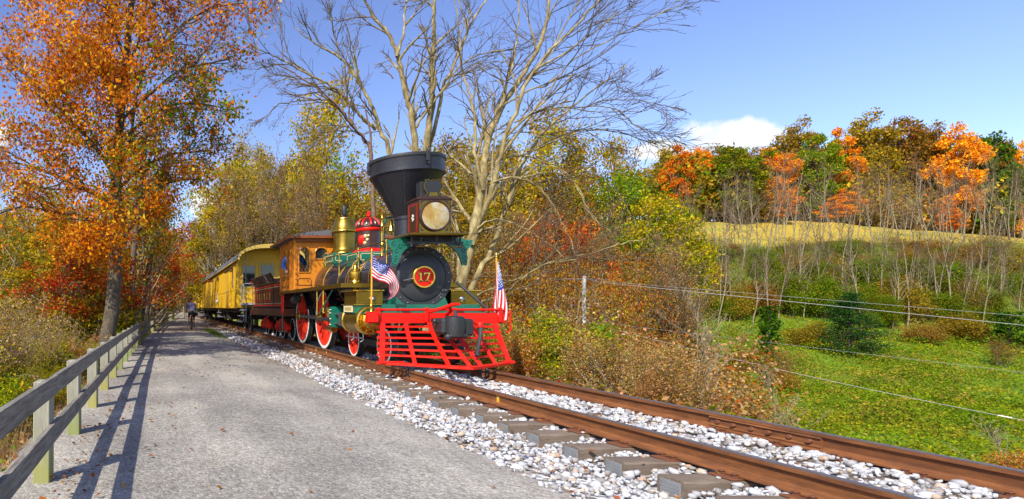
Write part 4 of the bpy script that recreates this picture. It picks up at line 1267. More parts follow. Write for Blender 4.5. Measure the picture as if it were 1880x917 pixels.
for s in (-1, 1):
    for y in (CY0, CY0 + .5, CY1 - .08):
        b.box(LX + s * (CX + .012) - .02, LX + s * (CX + .012) + .02, y, y + .08, CZ0 - .02, CZ1 - .01, .006)
    b.box(LX + s * CX - .025, LX + s * CX + .025, CY0 - .02, CY1, CZ0 - .04, CZ0 + .03, .008)
    b.box(LX + s * (CX - .02) - .04, LX + s * (CX - .02) + .04, CY0 - .025, CY0 + .04, CZ0 - .02, CZ1 - .01, .01)
    b.box(LX + s * CX - .03, LX + s * CX + .03, 16.5, 17.75, 2.09, 2.135, .006)
b.build_each('cab_post', M['cab_wood'], cab)
for s in (-1, 1):
    for u0, u1, zb, zs_, rise in ((LX + s * 1.035 - .165, LX + s * 1.035 + .165, 2.17, 2.74, .20), (LX + s * .53 - .19, LX + s * .53 + .19, 2.56, 2.74, .17)):
        b = MB(); m = (u0 + u1) / 2; h = (u1 - u0) / 2
        pts = [(u0, CY0 - .012, zb)] + [(m + h * cos(a), CY0 - .012, zs_ + rise * sin(a)) for a in np.linspace(pi, 0, 13)] + [(u1, CY0 - .012, zb), (u0, CY0 - .012, zb)]
        b.tube(pts, .022, 6); b.build('window_frame', M['cab_wood'], cab)
    b = MB(); b.box(LX + s * .53 - .185, LX + s * .53 + .185, CY0 + .015, CY0 + .03, 2.56, 2.885); b.build('window_pane', M['glass_dark'], cab)
    b = MB()   # carved panel frames low on the walls
    for (x0, x1) in ((LX + s * 1.23, LX + s * .83),):
        x0, x1 = min(x0, x1), max(x0, x1)
        pts = [(x0, CY0 - .008, 1.80), (x0, CY0 - .008, 1.94), (x0 + .04, CY0 - .008, 2.0), (x1 - .04, CY0 - .008, 2.0), (x1, CY0 - .008, 1.94), (x1, CY0 - .008, 1.80), (x0, CY0 - .008, 1.80)]
        b.tube(pts, .013, 5)
    for y0, y1 in ((16.62, 17.05), (17.2, 17.65)):
        xx = LX + s * (CX + .004)
        b.tube([(xx, y0, 1.79), (xx, y0, 1.95), (xx, y0 + .05, 2.02), (xx, y1 - .05, 2.02), (xx, y1, 1.95), (xx, y1, 1.79), (xx, y0, 1.79)], .013, 5)
    b.build_each('carved_panel', M['cab_trim'], cab)
    b = MB()
    for k in range(4): b.ball((LX + s * (CX - .02), CY0 - .03, 1.82 + .15 * k), .017, 6)
    b.build_each('corner_bolt', M['black'], cab)
b = MB()
prof = [(-1.50, 3.20), (-1.5, 3.235), (-1.0, 3.33), (-.5, 3.385), (0, 3.40), (.5, 3.385), (1.0, 3.33), (1.5, 3.235), (1.5, 3.20), (1.28, 3.165), (.6, 3.22), (0, 3.235), (-.6, 3.22), (-1.28, 3.165)]
b.prism([(LX + x, z) for x, z in prof], 'y', 15.86, 18.75)
rf = b.build('cab_roof', M['car_roof'], cab, smooth=False)
b = MB()
b.box(LX - 1.49, LX + 1.49, 15.84, 15.858, 3.16, 3.24)
for s in (-1, 1): b.box(LX + s * 1.5 - .012, LX + s * 1.5 + .012, 15.86, 18.75, 3.175, 3.245)
b.box(LX - 1.30, LX + 1.30, 15.94, 16.05, 3.06, 3.17, .01)
b.build('cab_cornice', M['cab_trim'], cab)
b = MB(); b.box(LX - 1.25, LX + 1.25, 16.1, 18.2, 1.70, 1.74); b.build('cab_floor', M['interior'], cab)
b = MB(); b.lathe([(.73, 16.7), (.73, 16.85), (.001, 16.86)], (LX, 0, BZ), 'y', 40); b.build('backhead', M['interior'], loco)
b = MB(); b.tube([(LX - .85, 16.9, 2.35), (LX - .88, 16.75, 2.15)], .02, 6); b.cyl((LX - .88, 16.75, 2.1), (LX - .88, 16.75, 2.25), .035, n=8); b.build('lever_handle', M['red'], loco)
b = MB(); b.box(LX - 1.2, LX - .8, 17.1, 17.6, 1.741, 2.1, .02); b.build('cab_seat', M['interior'], loco)
for s in (-1, 1):    # red lined cab steps
    b = MB(); x = LX + s * 1.27
    b.tube([(x, 18.0, 1.68), (x, 18.0, 1.0), (x, 17.9, .92)], .022, 6); b.tube([(x, 17.75, 1.68), (x, 17.75, .98), (x, 17.85, .92)], .022, 6); b.build_each('cab_step', M['red'], loco)
b = MB(); b.tube([(LX - 1.22, 18.1, 1.15), (LX - 1.22, 18.1, .35)], .02, 6); b.box(LX - 1.34, LX - 1.1, 18.0, 18.25, .33, .36); b.build('foot_step', M['green'], loco)

# ------------------------------------------------------------------ tender
def yaw_at(y0, y1): return -atan2(float(track_c(y1)) - float(track_c(y0)), y1 - y0)
M['ornament'] = paint('ornament_orange', (.52, .20, .03), .5)
TX = XC + float(track_c(21)) + .02
TY = 18.3
tender = empty('tender', (TX, TY, 0), 'dark maroon tender with red lining coupled behind the locomotive cab', 'tender')
TL = 5.6; TW = 1.22
b = MB()
b.box(TX - TW, TX + TW, TY + .05, TY + TL, 1.12, 2.06, .04)
tank = b.build('water_tank', M['maroon'], tender)
b = MB(); b.box(TX - 1.30, TX + 1.30, TY, TY + TL + .15, .84, 1.10, .01); b.box(TX - 1.34, TX + 1.34, TY + TL + .12, TY + TL + .3, .80, 1.08, .01); b.build('tender_frame', M['tender_wood'], tender)
def line_rect(b, x, y0, y1, z0, z1, w, s, pr=.004):
    for (a0, a1, c0, c1) in ((y0, y1, z0, z0 + w), (y0, y1, z1 - w, z1), (y0, y0 + w, z0 + w, z1 - w), (y1 - w, y1, z0 + w, z1 - w)):
        b.box(x + s * .0005, x + s * pr, a0, a1, c0, c1)
for s in (-1, 1):
    x = TX + s * TW
    b = MB(); line_rect(b, x, TY + .12, TY + TL - .1, 1.20, 1.96, .045, s, .006); line_rect(b, x, TY + 1.75, TY + TL - .45, 1.36, 1.80, .02, s, .006); b.build('red_lining', M['red'], tank, smooth=False)
    b = MB(); line_rect(b, x, TY + .24, TY + TL - .22, 1.28, 1.88, .014, s, .005); b.build('gold_lining', M['cream'], tank, smooth=False)
    b = MB()    # tall ornate uprights in the middle panel
    for k in range(6):
        y = TY + 2.15 + k * .52
        b.box(x + s * .0005, x + s * .007, y, y + .07, 1.44, 1.72); b.box(x + s * .0005, x + s * .006, y - .05, y + .14, 1.43, 1.455); b.box(x + s * .0005, x + s * .006, y + .13, y + .16, 1.47, 1.68)
    b.build_each('panel_ornament', M['ornament'], tank, smooth=False)
    b = MB()    # vertical tank seams
    for y in (TY + 1.5, TY + 3.4): b.box(x + s * .0005, x + s * .012, y, y + .05, 1.13, 2.05)
    b.build_each('tank_seam', M['black'], tank, smooth=False)
    # flared coping with slats
    b = MB()
    o0 = (x - s * .03, 2.05); 
    n = 12
    vs = []; fs = []
    ya, yb = TY + 1.35, TY + TL
    for i, y in enumerate((ya, yb)):
        zz = .0 if i == 0 else -.02
        vs += [(x - s * .02, y, 2.06 + zz), (x + s * .16, y, 2.38 + zz), (x + s * .13, y, 2.40 + zz), (x - s * .06, y, 2.08 + zz)]
    b.add(vs, [(0, 1, 2, 3), (7, 6, 5, 4), (0, 4, 5, 1), (1, 5, 6, 2), (2, 6, 7, 3), (3, 7, 4, 0)])
    cp_ = b.build('coping', M['tender_wood'], tender, smooth=False)
    for k in range(9):
        yy = ya + .12 + k * (yb - ya - .25) / 9
        b = MB()
        vs = []
        for y in (yy, yy + .2):
            vs += [(x + s * .004, y, 2.075), (x + s * .162, y, 2.355), (x + s * .178, y, 2.345), (x + s * .020, y, 2.066)]
        b.add(vs, [(0, 1, 2, 3), (7, 6, 5, 4), (0, 4, 5, 1), (1, 5, 6, 2), (2, 6, 7, 3), (3, 7, 4, 0)])
        b.build('coping_board', (M['maroon'], M['tender_wood'], M['grey_paint'] if k < 4 else M['maroon'])[k % 3], cp_, smooth=False)
    b = MB(); b.tube([(x + s * .15, ya, 2.39), (x + s * .15, yb, 2.37)], .018, 6); b.tube([(x, ya, 2.06), (x, yb, 2.06)], .02, 6); b.build('coping_rail', M['brass_dull'], cp_)
b = MB(); b.tube([(TX - 1.26, TY - .02, 1.15), (TX - 1.27, TY - .02, 2.0), (TX - 1.2, TY + .1, 2.15)], .018, 8); b.tube([(TX - 1.26, TY + TL + .15, 1.1), (TX - 1.26, TY + TL + .15, 2.1)], .014, 6); b.build_each('grab_rail', M['steel'], tender)
b = MB()
for k in range(26):
    q = RNG.random(3)
    b.tube([(TX - .9 + 1.8 * q[0] - .2, TY + 1.7 + 3.2 * q[1], 2.1 + .16 * q[2]), (TX - .9 + 1.8 * q[0] + .2, TY + 1.7 + 3.2 * q[1] + .3, 2.12 + .16 * q[2])], .06, 6)
b.build_each('log', M['tender_wood'], tender)
for k, yc in enumerate((TY + 1.35, TY + 4.25)):
    place_wheels('tender_wheel', .38, 8, .09, [(TX - .70, yc - .75, 1, .2), (TX - .70, yc + .75, 1, .7), (TX + .70, yc - .75, 0, .2), (TX + .70, yc + .75, 0, .5)], tender, red_mat='under', cw=False)
    for s in (-1, 1):
        x = TX + s * .93
        b = MB()
        b.prism([(yc - 1.05, .38), (yc - .75, .26), (yc - .42, .40), (yc + .42, .40), (yc + .75, .26), (yc + 1.05, .38), (yc + 1.05, .52), (yc + .75, .62), (yc + .35, .66), (yc - .35, .66), (yc - .75, .62), (yc - 1.05, .52)], 'x', x - .05, x + .05)
        b.box(x - .07, x + .07, yc - .24, yc + .24, .30, .74, .02)
        sf = b.build('truck_side_frame', M['red'], tender, ang=20)
        b = MB()
        for yy in (yc - .75, yc + .75): b.box(x - .085, x + .085, yy - .13, yy + .13, .30, .56, .03); b.lathe([(.001, .05), (.09, .045), (.10, 0)], (x + s * .06, yy, .42), 'x', 12, s)
        b.build('journal_box', M['red'], sf)
        b = MB()
        for z in (.34, .42, .50, .58): b.ring((x + s * .03, yc, z), 'z', .07, .018, 12, 5)
        b.build_each('spring_leaf', M['black'], sf)
    b = MB(); b.box(TX - .85, TX + .85, yc - .2, yc + .2, .4, .8, .02)
    for yy in (yc - .75, yc + .75): b.cyl((TX - .7, yy, .38), (TX + .7, yy, .38), .07, n=10)
    b.build('truck_bolster', M['under'], tender)
b = MB(); b.box(TX - .35, TX + .35, TY - .4, TY + .2, .85, 1.1, .02); b.build('drawbar', M['under'], tender)

# ------------------------------------------------------------------ coaches
def make_car(root, L, label_lantern=True):
    X0, Y0 = root.location.x, root.location.y
    W2 = 1.47
    ya, yb = Y0 + .95, Y0 + L - .95      # body between the two platforms
    zf, zw = 1.12, 3.46
    b = MB()
    b.box(X0 - W2, X0 + W2, ya, yb, zf, zw)
    body = b.build('car_body', M['car_yellow'], root, smooth=False)
    # vertical boards standing proud with joints between
    for s in (-1, 1):
        b = MB(); y = ya + .02
        r = random.Random(int(s) + 7)
        xs = X0 + s * W2
        while y < yb - .1:
            w = .115
            p = r.uniform(.010, .016)
            b.box(xs + s * .001, xs + s * p, y, y + w - .012, zf + .01, zw - .16)
            y += w
        b.build('side_boards', M['car_yellow'], body, smooth=False, stuff=True)
        b = MB()
        b.box(xs, xs + s * .035, ya, yb, zw - .155, zw - .06, .006); b.box(xs, xs + s * .028, ya, yb, 2.02, 2.09, .006); b.box(xs, xs + s * .045, ya, yb, zf - .02, zf + .07, .006)
        b.build('belt_rail', M['car_yellow'], body)
        for y, w, z0, z1 in ((ya + 1.55, .42, 2.2, 3.2), (ya + 13.6, .34, 2.3, 3.0)):
            b = MB(); b.box(xs + s * .018, xs + s * .04, y - .06, y + w + .06, z0 - .06, z1 + .06); wf = b.build('window_frame', M['car_trim'], body)
            b = MB(); b.box(xs + s * .038, xs + s * .044, y, y + w, z0, z1); b.build('window_pane', M['glass_dark'], body, smooth=False)
        for y in (ya + 3.1, ya + 15.2):     # big sliding baggage doors
            b = MB(); b.box(xs + s * .017, xs + s * .06, y, y + 2.2, zf + .05, 3.2, .008)
            d = b.build('baggage_door', M['car_yellow'], body)
            b = MB()
            for (a, c) in ((y, y + .1), (y + 2.1, y + 2.2), (y + 1.05, y + 1.15)): b.box(xs + s * .0602, xs + s * .075, a, c, zf + .06, 3.19)
            b.box(xs + s * .0602, xs + s * .072, y + .1, y + 2.1, 2.0, 2.1)
            b.build('door_frame', M['car_trim'], body)
            b = MB(); b.box(xs + s * .06, xs + s * .1, y - 1.6, y + 2.4, 3.2, 3.27); b.build('door_track', M['black'], body)
    b = MB(); b.box(X0 - W2 - .09, X0 - W2 - .01, ya + 9.6, ya + 9.85, 2.95, 3.2, .01); b.build('marker_lamp', M['black'], root)
    b = MB(); b.box(X0 - W2 - .06, X0 - W2 - .005, ya + 10.1, ya + 10.2, 1.6, 2.2, .01); b.ball((X0 - W2 - .06, ya + 10.15, 1.55), .13, 8); b.build('brake_gear_box', M['grey_paint'], root)
    # roof: arched with drip edge, overhanging both platforms
    def roofprof(k):
        n = 16; out = []
        for i in range(n + 1):
            a = pi * i / n
            out.append((-1.60 * cos(a) * k, 3.50 + .70 * max(0, sin(a)) ** .85 * k))
        return out
    b = MB(); pr = roofprof(1.0); lo = [(x * .97, z - .06) for x, z in pr][::-1]
    b.prism([(X0 + x, z) for x, z in pr + lo], 'y', Y0 - .12, Y0 + L + .12)
    rf = b.build('car_roof', M['car_roof'], root, ang=30)
    b = MB(); lo = [(x * .97, z - .20 + .08 * (abs(x) / 1.6)) for x, z in pr][::-1]
    up = [(x * 1.003, z + .004) for x, z in pr]
    b.prism([(X0 + x, z) for x, z in up + lo], 'y', Y0 - .16, Y0 - .121)
    b.prism([(X0 + x, z) for x, z in up + lo], 'y', Y0 + L + .121, Y0 + L + .16)
    b.build_each('roof_fascia', M['car_trim'], rf, smooth=False)
    b = MB()
    for s in (-1, 1): b.box(X0 + s * 1.50 - .05, X0 + s * 1.50 + .05, ya, yb, 3.44, 3.52, .01); b.box(X0 + s * 1.6 - .02, X0 + s * 1.6 + .015, Y0 - .1, Y0 + L + .1, 3.46, 3.515)
    b.build('eave', M['car_trim'], rf)
    b = MB(); inner = [(x * .96, z - .07) for x, z in pr]
    b.prism([(X0 + x, z) for x, z in inner] + [(X0 - 1.47, 3.40)] if False else [(X0 + x, z) for x, z in inner], 'y', ya + .02, ya + .06)
    b.prism([(X0 + x, z) for x, z in inner], 'y', yb - .06, yb - .02)
    b.build_each('end_gable', M['car_yellow'], body, smooth=False)
    # the two ends
    for e, yw, d in ((0, ya, -1), (1, yb, 1)):
        b = MB()
        for k in range(24):
            xx = X0 - W2 + .06 + k * .1185
            if abs(xx + .05 - X0) < .50: continue
            b.box(xx, xx + .108, yw + d * .001, yw + d * .012, zf + .02, zw + .1)
        b.build('end_boards', M['car_yellow'], body, smooth=False, stuff=True)
        for cx in (-.92, .92):
            b = MB(); b.box(X0 + cx - .36, X0 + cx + .36, yw + d * .013, yw + d * .04, 2.12, 3.28, .005); b.build('window_frame', M['car_trim'], body)
            b = MB(); b.box(X0 + cx - .29, X0 + cx + .29, yw + d * .041, yw + d * .047, 2.19, 3.21); b.build('window_pane', M['glass_dark'], body, smooth=False)
        b = MB(); b.box(X0 - .43, X0 + .43, yw + d * .002, yw + d * .03, zf + .22, 3.38, .005); b.build('end_door', M['car_trim'], body)
        b = MB(); b.box(X0 - .29, X0 + .29, yw + d * .031, yw + d * .037, 2.05, 3.25); b.build('window_pane', M['glass_dark'], body, smooth=False)
        for s in (-1, 1):
            b = MB(); b.box(X0 + s * W2 - .06, X0 + s * W2 + .06, yw - .04, yw + .04, zf, zw + .02, .01); b.build('corner_post', M['car_yellow'], body)
        ye = Y0 + .05 if e == 0 else Y0 + L - .05
        b = MB(); b.box(X0 - 1.35, X0 + 1.35, min(ye, yw - d * .01), max(ye, yw - d * .01), 1.26, 1.36, .01); pfm = b.build('platform', M['grey_paint'], root)
        b = MB()
        for s in (-1, 1):
            for xx in (.55, 1.3): b.tube([(X0 + s * xx, ye, 1.36), (X0 + s * xx, ye, 2.30)], .022, 6)
            b.tube([(X0 + s * .55, ye, 2.30), (X0 + s * 1.3, ye, 2.30)], .02, 6); b.tube([(X0 + s * .55, ye, 1.9), (X0 + s * 1.3, ye, 1.9)], .014, 6)
            b.tube([(X0 + s * 1.3, ye, 2.30), (X0 + s * 1.42, ye, 2.15), (X0 + s * 1.44, ye, 1.5), (X0 + s * 1.33, ye, 1.38)], .018, 6)
        b.build('platform_railing', M['grey_paint'], pfm)
        for s in (-1, 1):
            b = MB(); b.tube([(X0 + s * 1.2, ye, 1.36), (X0 + s * 1.2, ye, 3.72)], .02, 6); b.build('roof_post', M['dark_steel'], pfm)
            b = MB()
            for k, z in enumerate((1.0, .72, .45)): b.box(X0 + s * (1.15 + .1 * k), X0 + s * (1.42 + .1 * k), ye if d < 0 else ye - .7, ye + .7 if d < 0 else ye, z, z + .035)
            for yy in (ye, ye - d * .7): b.box(X0 + s * 1.2 - .02, X0 + s * 1.2 + .02, yy - .015, yy + .015, .45, 1.3)
            b.build('platform_step', M['grey_paint'], pfm)
        b = MB(); b.ring((X0 - .85, ye - d * .02, 2.36), 'z', .16, .014, 16, 5); b.tube([(X0 - .85, ye, 1.36), (X0 - .85, ye, 2.36)], .015, 6); b.build('brake_wheel', M['red'], pfm)
        b = MB(); b.box(X0 - .12, X0 + .12, min(ye, ye + d * .45), max(ye, ye + d * .45), .7, .95, .03); b.build('car_coupler', M['under'], root)
    b = MB()
    b.box(X0 - 1.3, X0 + 1.3, ya - .3, yb + .3, .94, 1.115)
    for s in (-1, 1): b.box(X0 + s * 1.32 - .05, X0 + s * 1.32 + .05, ya, yb, .90, 1.11)
    b.build('underframe', M['under'], root)
    b = MB()
    for s in (-1, 1):
        x = X0 + s * 1.1; ym = (ya + yb) / 2
        b.tube([(x, ya + 2.4, .92), (x, ym - 3, .48), (x, ym + 3, .48), (x, yb - 2.4, .92)], .022, 6)
        for yy in (ym - 3, ym + 3): b.cyl((x, yy, .48), (x, yy, .95), .03, n=6)
    b.build_each('truss_rod', M['under'], root)
    b = MB(); b.box(X0 - 1.2, X0 - .5, ya + 6.2, ya + 7.6, .40, .92, .02); b.box(X0 - 1.15, X0 - .55, ya + 9.2, ya + 10.4, .42, .92, .02); b.build_each('battery_box', M['under'], root)
    b = MB()
    for z in (.78, .5): b.box(X0 - 1.5, X0 - 1.2, ya + 9.5, ya + 10.9, z, z + .03)
    for yy in (ya + 9.7, ya + 10.7): b.box(X0 - 1.4, X0 - 1.37, yy, yy + .03, .5, 1.05)
    b.build('side_step', M['grey_paint'], root)
    for yc in (ya + 1.7, yb - 1.7):
        place_wheels('coach_wheel', .40, 8, .09, [(X0 - .70, yc - .95, 1, .1), (X0 - .70, yc + .95, 1, .6), (X0 + .70, yc - .95, 0, .2), (X0 + .70, yc + .95, 0, .9)], root, red_mat='under', cw=False)
        b = MB()
        for s in (-1, 1):
            x = X0 + s * .95
            b.prism([(yc - 1.3, .36), (yc - .95, .28), (yc - .5, .44), (yc + .5, .44), (yc + .95, .28), (yc + 1.3, .36), (yc + 1.3, .52), (yc + .9, .62), (yc - .9, .62), (yc - 1.3, .52)], 'x', x - .05, x + .05)
            b.box(x - .08, x + .08, yc - .3, yc + .3, .30, .80, .02)
        b.box(X0 - .9, X0 + .9, yc - .2, yc + .2, .5, .95)
        b.build('coach_truck', M['under'], root, smooth=False)
CL = 29.0
cars = []
y0 = 26.35
for lab in ('faded yellow board-sided coach with an open end platform, next behind the tender', 'second yellow coach at the far end of the train, mostly hidden by the first'):
    cxm = XC + float(track_c(y0 + .5))
    root = empty('passenger_coach', (cxm, y0, 0), lab, 'train coach', 'yellow coaches of the train')
    if not cars: make_car(root, CL)
    else:
        for ch in KIDS[cars[0].name]: copy_tree(ch, root)
    root.rotation_euler.z = yaw_at(y0, y0 + CL)
    cars.append(root); y0 += CL + .55

# ------------------------------------------------------------------ flags
def flag(name, label, pole, top, pts_top, pts_bot, depth, wave):
    """cloth between a top edge and a bottom edge, both given as points running from hoist to fly"""
    root = empty(name, pole[0], label, 'flag', None)
    b = MB(); n = len(pole)
    b.tube(pole, [.019] + [.017] * (n - 1), 8)
    st = b.build('flagstaff', M['brass_pole'], root)
    b = MB(); e = pole[-1]; b.lathe([(.012, 0), (.022, .02), (.016, .045), (.022, .06), (.001, .11)], e, 'z', 10); b.build('staff_finial', M['brass'], root)
    b = MB(); e = pole[0]; b.lathe([(.045, -.02), (.045, .02), (.025, .05), (.022, .12), (.034, .14), (.02, .17)], e, 'z', 12); b.build('staff_socket', M['brass'], root)
    def cr(pp, t):
        m = len(pp) - 1; q = min(int(t * m), m - 1); f = t * m - q
        g = lambda i: Vector(pp[max(0, min(m, i))])
        p0, p1, p2, p3 = g(q - 1), g(q), g(q + 1), g(q + 2)
        return .5 * ((2 * p1) + (p2 - p0) * f + (2 * p0 - 5 * p1 + 4 * p2 - p3) * f * f + (3 * p1 - p0 - 3 * p2 + p3) * f ** 3)
    def surf(s, t):      # s along the fly 0..1, t down the hoist 0..1
        p = cr(pts_top, s) * (1 - t) + cr(pts_bot, s) * t
        p.y += depth * sin(s * wave[0] + t * wave[1]) * (.25 + s) * min(1, s * 3) ; return p
    NS, NTt = 44, 39
    V = [surf(i / NS, j / NTt) for j in range(NTt + 1) for i in range(NS + 1)]
    b = MB(); b.v = [tuple(p) for p in V]
    for j in range(NTt):
        stripe = j // 3
        for i in range(NS):
            a = j * (NS + 1) + i
            b.f.append((a, a + 1, a + NS + 2, a + NS + 1))
            b.m.append(2 if (stripe < 7 and i < NS * .42) else (0 if stripe % 2 == 0 else 1))
    cl = b.build('flag_cloth', [M['flag_red'], M['flag_white'], M['flag_blue']], root, ang=80)
    sol = cl.modifiers.new('thickness', 'SOLIDIFY'); sol.thickness = .003
    b = MB()
    for r_ in range(9):
        for c_ in range(6 if r_ % 2 == 0 else 5):
            s = .42 * ((c_ * 2 + 1 + (r_ % 2)) / 12); t = (7 / 13) * ((r_ + 1) / 10)
            p = surf(s, t); du = (surf(s + .01, t) - surf(s - .01, t)).normalized(); dv = (surf(s, t + .01) - surf(s, t - .01)); dv = (dv - du * dv.dot(du)).normalized()
            nn = du.cross(dv)
            for off in (-.0045, .0045):
                vs = [p + nn * off]
                for k in range(10):
                    a = pi * k / 5; rr = .0155 if k % 2 == 0 else .0066
                    vs.append(p + nn * off + du * sin(a) * rr - dv * cos(a) * rr)
                b.add(vs, [(0, 1 + k, 1 + (k + 1) % 10) for k in range(10)])
    b.build('star_field', M['flag_white'], cl, smooth=False, stuff=True)
def cloth_mat(name, c):
    t = NT(name)
    n = t.noise(30, 3)
    col = t.mix(n, sc(c, .88), sc(c, 1.1))
    d = t.new('ShaderNodeBsdfDiffuse'); tr = t.new('ShaderNodeBsdfTranslucent'); t.l.new(col, d.inputs[0]); t.l.new(col, tr.inputs[0])
    mx = t.new('ShaderNodeMixShader'); mx.inputs[0].default_value = .25; t.l.new(d.outputs[0], mx.inputs[1]); t.l.new(tr.outputs[0], mx.inputs[2]); t.l.new(mx.outputs[0], t.out.inputs[0]); return t.m
M['flag_red'] = cloth_mat('flag_red_cloth', (.62, .02, .035)); M['flag_white'] = cloth_mat('flag_white_cloth', (.80, .80, .80)); M['flag_blue'] = cloth_mat('flag_blue_cloth', (.035, .06, .40))
M['brass_pole'] = paint('yellow_staff', (.72, .36, .03), .4, .2, .12)
FX0, FX1 = LX - 1.23, LX + 1.19
def PP(l, Y): return [P(x, y, Y) for x, y in l]
Yf = 10.33
flag('american_flag', 'american flag on the yellow staff at the left end of the pilot beam', [(FX0, Yf + .12, 1.03), (FX0, Yf + .1, 1.55), (FX0 - .005, Yf + .08, 2.16)], None,
     PP([(685, 465), (697, 484), (713, 488), (726, 502), (731, 528), (728, 545)], Yf + .06), PP([(683, 510), (694, 515), (706, 519), (715, 529), (716, 541), (708, 551)], Yf), .055, (14, 5))
flag('american_flag', 'american flag hanging limp on the staff at the right end of the pilot beam', [(FX1 + .03, Yf + .12, 1.03), (FX1 + .0, Yf + .12, 1.5), (FX1 - .02, Yf + .12, 2.09)], None,
     PP([(914, 478), (922, 505), (928, 535), (930, 562), (929, 589)], Yf + .02), PP([(912, 506), (909, 524), (905, 548), (904, 570), (909, 588)], Yf + .1), .05, (5, 9))

# ------------------------------------------------------------------ people
def skin_body(name, pts, edges, mat, parent, root=0, fingers=(), sub=2):
    """pts {key: (pos, radius)} grown with Skin + Subdivision, then baked to a plain mesh"""
    keys = list(pts); ix = {k: i for i, k in enumerate(keys)}
    vs = [pts[k][0] for k in keys]; rad = [pts[k][1] for k in keys]; es = [(ix[a], ix[b_]) for a, b_ in edges]
    roots = [ix[keys[root]]]
    for chain in fingers:
        st = len(vs)
        for p, r in chain: vs.append(p); rad.append(r)
        es += [(st + i, st + i + 1) for i in range(len(chain) - 1)]; roots.append(st)
    me = bpy.data.meshes.new(name); me.from_pydata([tuple(v) for v in vs], es, []); me.update()
    o = bpy.data.objects.new(name, me); COL.objects.link(o)
    o.modifiers.new('skin', 'SKIN')
    sv = me.skin_vertices[0].data
    for i, r in enumerate(rad):
        rr = r if hasattr(r, '__len__') else (r, r)
        sv[i].radius = rr; sv[i].use_root = i in roots
    sm = o.modifiers.new('sub', 'SUBSURF'); sm.levels = sub; sm.render_levels = sub
    dg = bpy.context.evaluated_depsgraph_get()
    m2 = bpy.data.meshes.new_from_object(o.evaluated_get(dg))
    COL.objects.unlink(o); bpy.data.objects.remove(o)
    m2.materials.clear(); m2.materials.append(mat)
    m2.polygons.foreach_set('use_smooth', [True] * len(m2.polygons))
    off = parent.location
    for v in m2.vertices: v.co -= off
    o = bpy.data.objects.new(name, m2)
    return link(o, parent)
def hand_chains(wr, fwd, side, up, curl=.6):
    """five separate fingers from a palm at the wrist; fwd = along the hand, side = towards the thumb"""
    wr, fwd, side, up = Vector(wr), Vector(fwd).normalized(), Vector(side).normalized(), Vector(up).normalized()
    out = []
    for k, (o_, ln) in enumerate(((.030, .072), (.010, .080), (-.010, .074), (-.028, .058))):
        b0 = wr + fwd * .07 + side * o_
        d1 = (fwd * cos(curl * .6) - up * sin(curl * .6)); d2 = (fwd * cos(curl * 1.8) - up * sin(curl * 1.8))
        out.append([(b0, .0095), (b0 + d1 * ln * .5, .009), (b0 + d1 * ln * .5 + d2 * ln * .5, .0075)])
    t0 = wr + fwd * .025 + side * .03
    out.append([(t0, .011), (t0 + (side * .7 + fwd * .6) * .035, .010), (t0 + (side * .7 + fwd * .6) * .035 + (fwd - up * .4) * .028, .008)])
    return out
M['skin'] = paint('skin', (.45, .25, .17), .55, 0, .08)
M['skin_tan'] = paint('tanned_skin', (.36, .18, .11), .55, 0, .08)
M['jersey'] = paint('pale_jersey', (.30, .35, .68), .8, 0, .12, 9.0)
M['black_cloth'] = paint('black_cloth', (.015, .015, .018), .85, 0, .2)
M['blue_shirt'] = paint('blue_shirt', (.03, .17, .62), .8, 0, .2, 9.0)
M['helmet'] = paint('dark_helmet', (.02, .022, .035), .35, 0, .2)
M['rubber'] = paint('rubber', (.02, .02, .02), .8, 0, .2)
M['shoe'] = paint('grey_shoe', (.10, .09, .09), .7, 0, .2)

# cyclist riding away
bxx, byy = 1.83, 32.3
gz = -.163
bike = empty('bicycle', (bxx, byy, gz), 'black road bicycle ridden away along the gravel path', 'bicycle')
b = MB(); b.tube([(bxx, byy + .12, gz + .30), (bxx, byy - .16, gz + .88)], .018, 8); b.tube([(bxx, byy - .12, gz + .80), (bxx, byy + .48, gz + .84), (bxx, byy + .12, gz + .30)], .02, 8); b.tube([(bxx, byy + .48, gz + .90), (bxx, byy + .50, gz + .78), (bxx, byy + .62, gz + .35)], .017, 8)
for s in (-1, 1):
    b.tube([(bxx + s * .02, byy - .12, gz + .80), (bxx + s * .06, byy - .40, gz + .35), (bxx + s * .02, byy + .12, gz + .30)], .011, 6)
    b.tube([(bxx + s * .02, byy + .52, gz + .72), (bxx + s * .05, byy + .62, gz + .35)], .011, 6)
fm = b.build('frame', M['black'], bike)
for y, nm in ((byy - .40, 'wheel'), (byy + .62, 'wheel')):
    b = MB(); b.ring((bxx, y, gz + .35), 'x', .315, .012, 32, 6); b.lathe([(.001, -.04), (.02, -.035), (.02, .035), (.001, .04)], (bxx, y, gz + .35), 'x', 10)
    for k in range(16):
        a = 2 * pi * k / 16; b.tube([(bxx + (.03 if k % 2 else -.03), y, gz + .35), (bxx, y + .31 * cos(a), gz + .35 + .31 * sin(a))], .0022, 3)
    w = b.build(nm, M['steel'], bike)
    b = MB(); b.ring((bxx, y, gz + .35), 'x', .338, .02, 36, 8); b.build('tyre', M['rubber'], w)
b = MB(); b.box(bxx - .065, bxx + .065, byy - .30, byy - .05, gz + .90, gz + .95, .02); b.build('saddle', M['black_cloth'], bike)
b = MB(); b.tube([(bxx - .23, byy + .50, gz + .93), (bxx - .22, byy + .54, gz + 1.0), (bxx, byy + .50, gz + 1.0), (bxx + .22, byy + .54, gz + 1.0), (bxx + .23, byy + .50, gz + .93)], .015, 8); b.build('handlebar', M['black'], bike)
b = MB(); b.tube([(bxx - .12, byy + .12, gz + .47), (bxx - .12, byy + .12, gz + .30), (bxx + .12, byy + .12, gz + .30), (bxx + .12, byy + .12, gz + .13)], .012, 6)
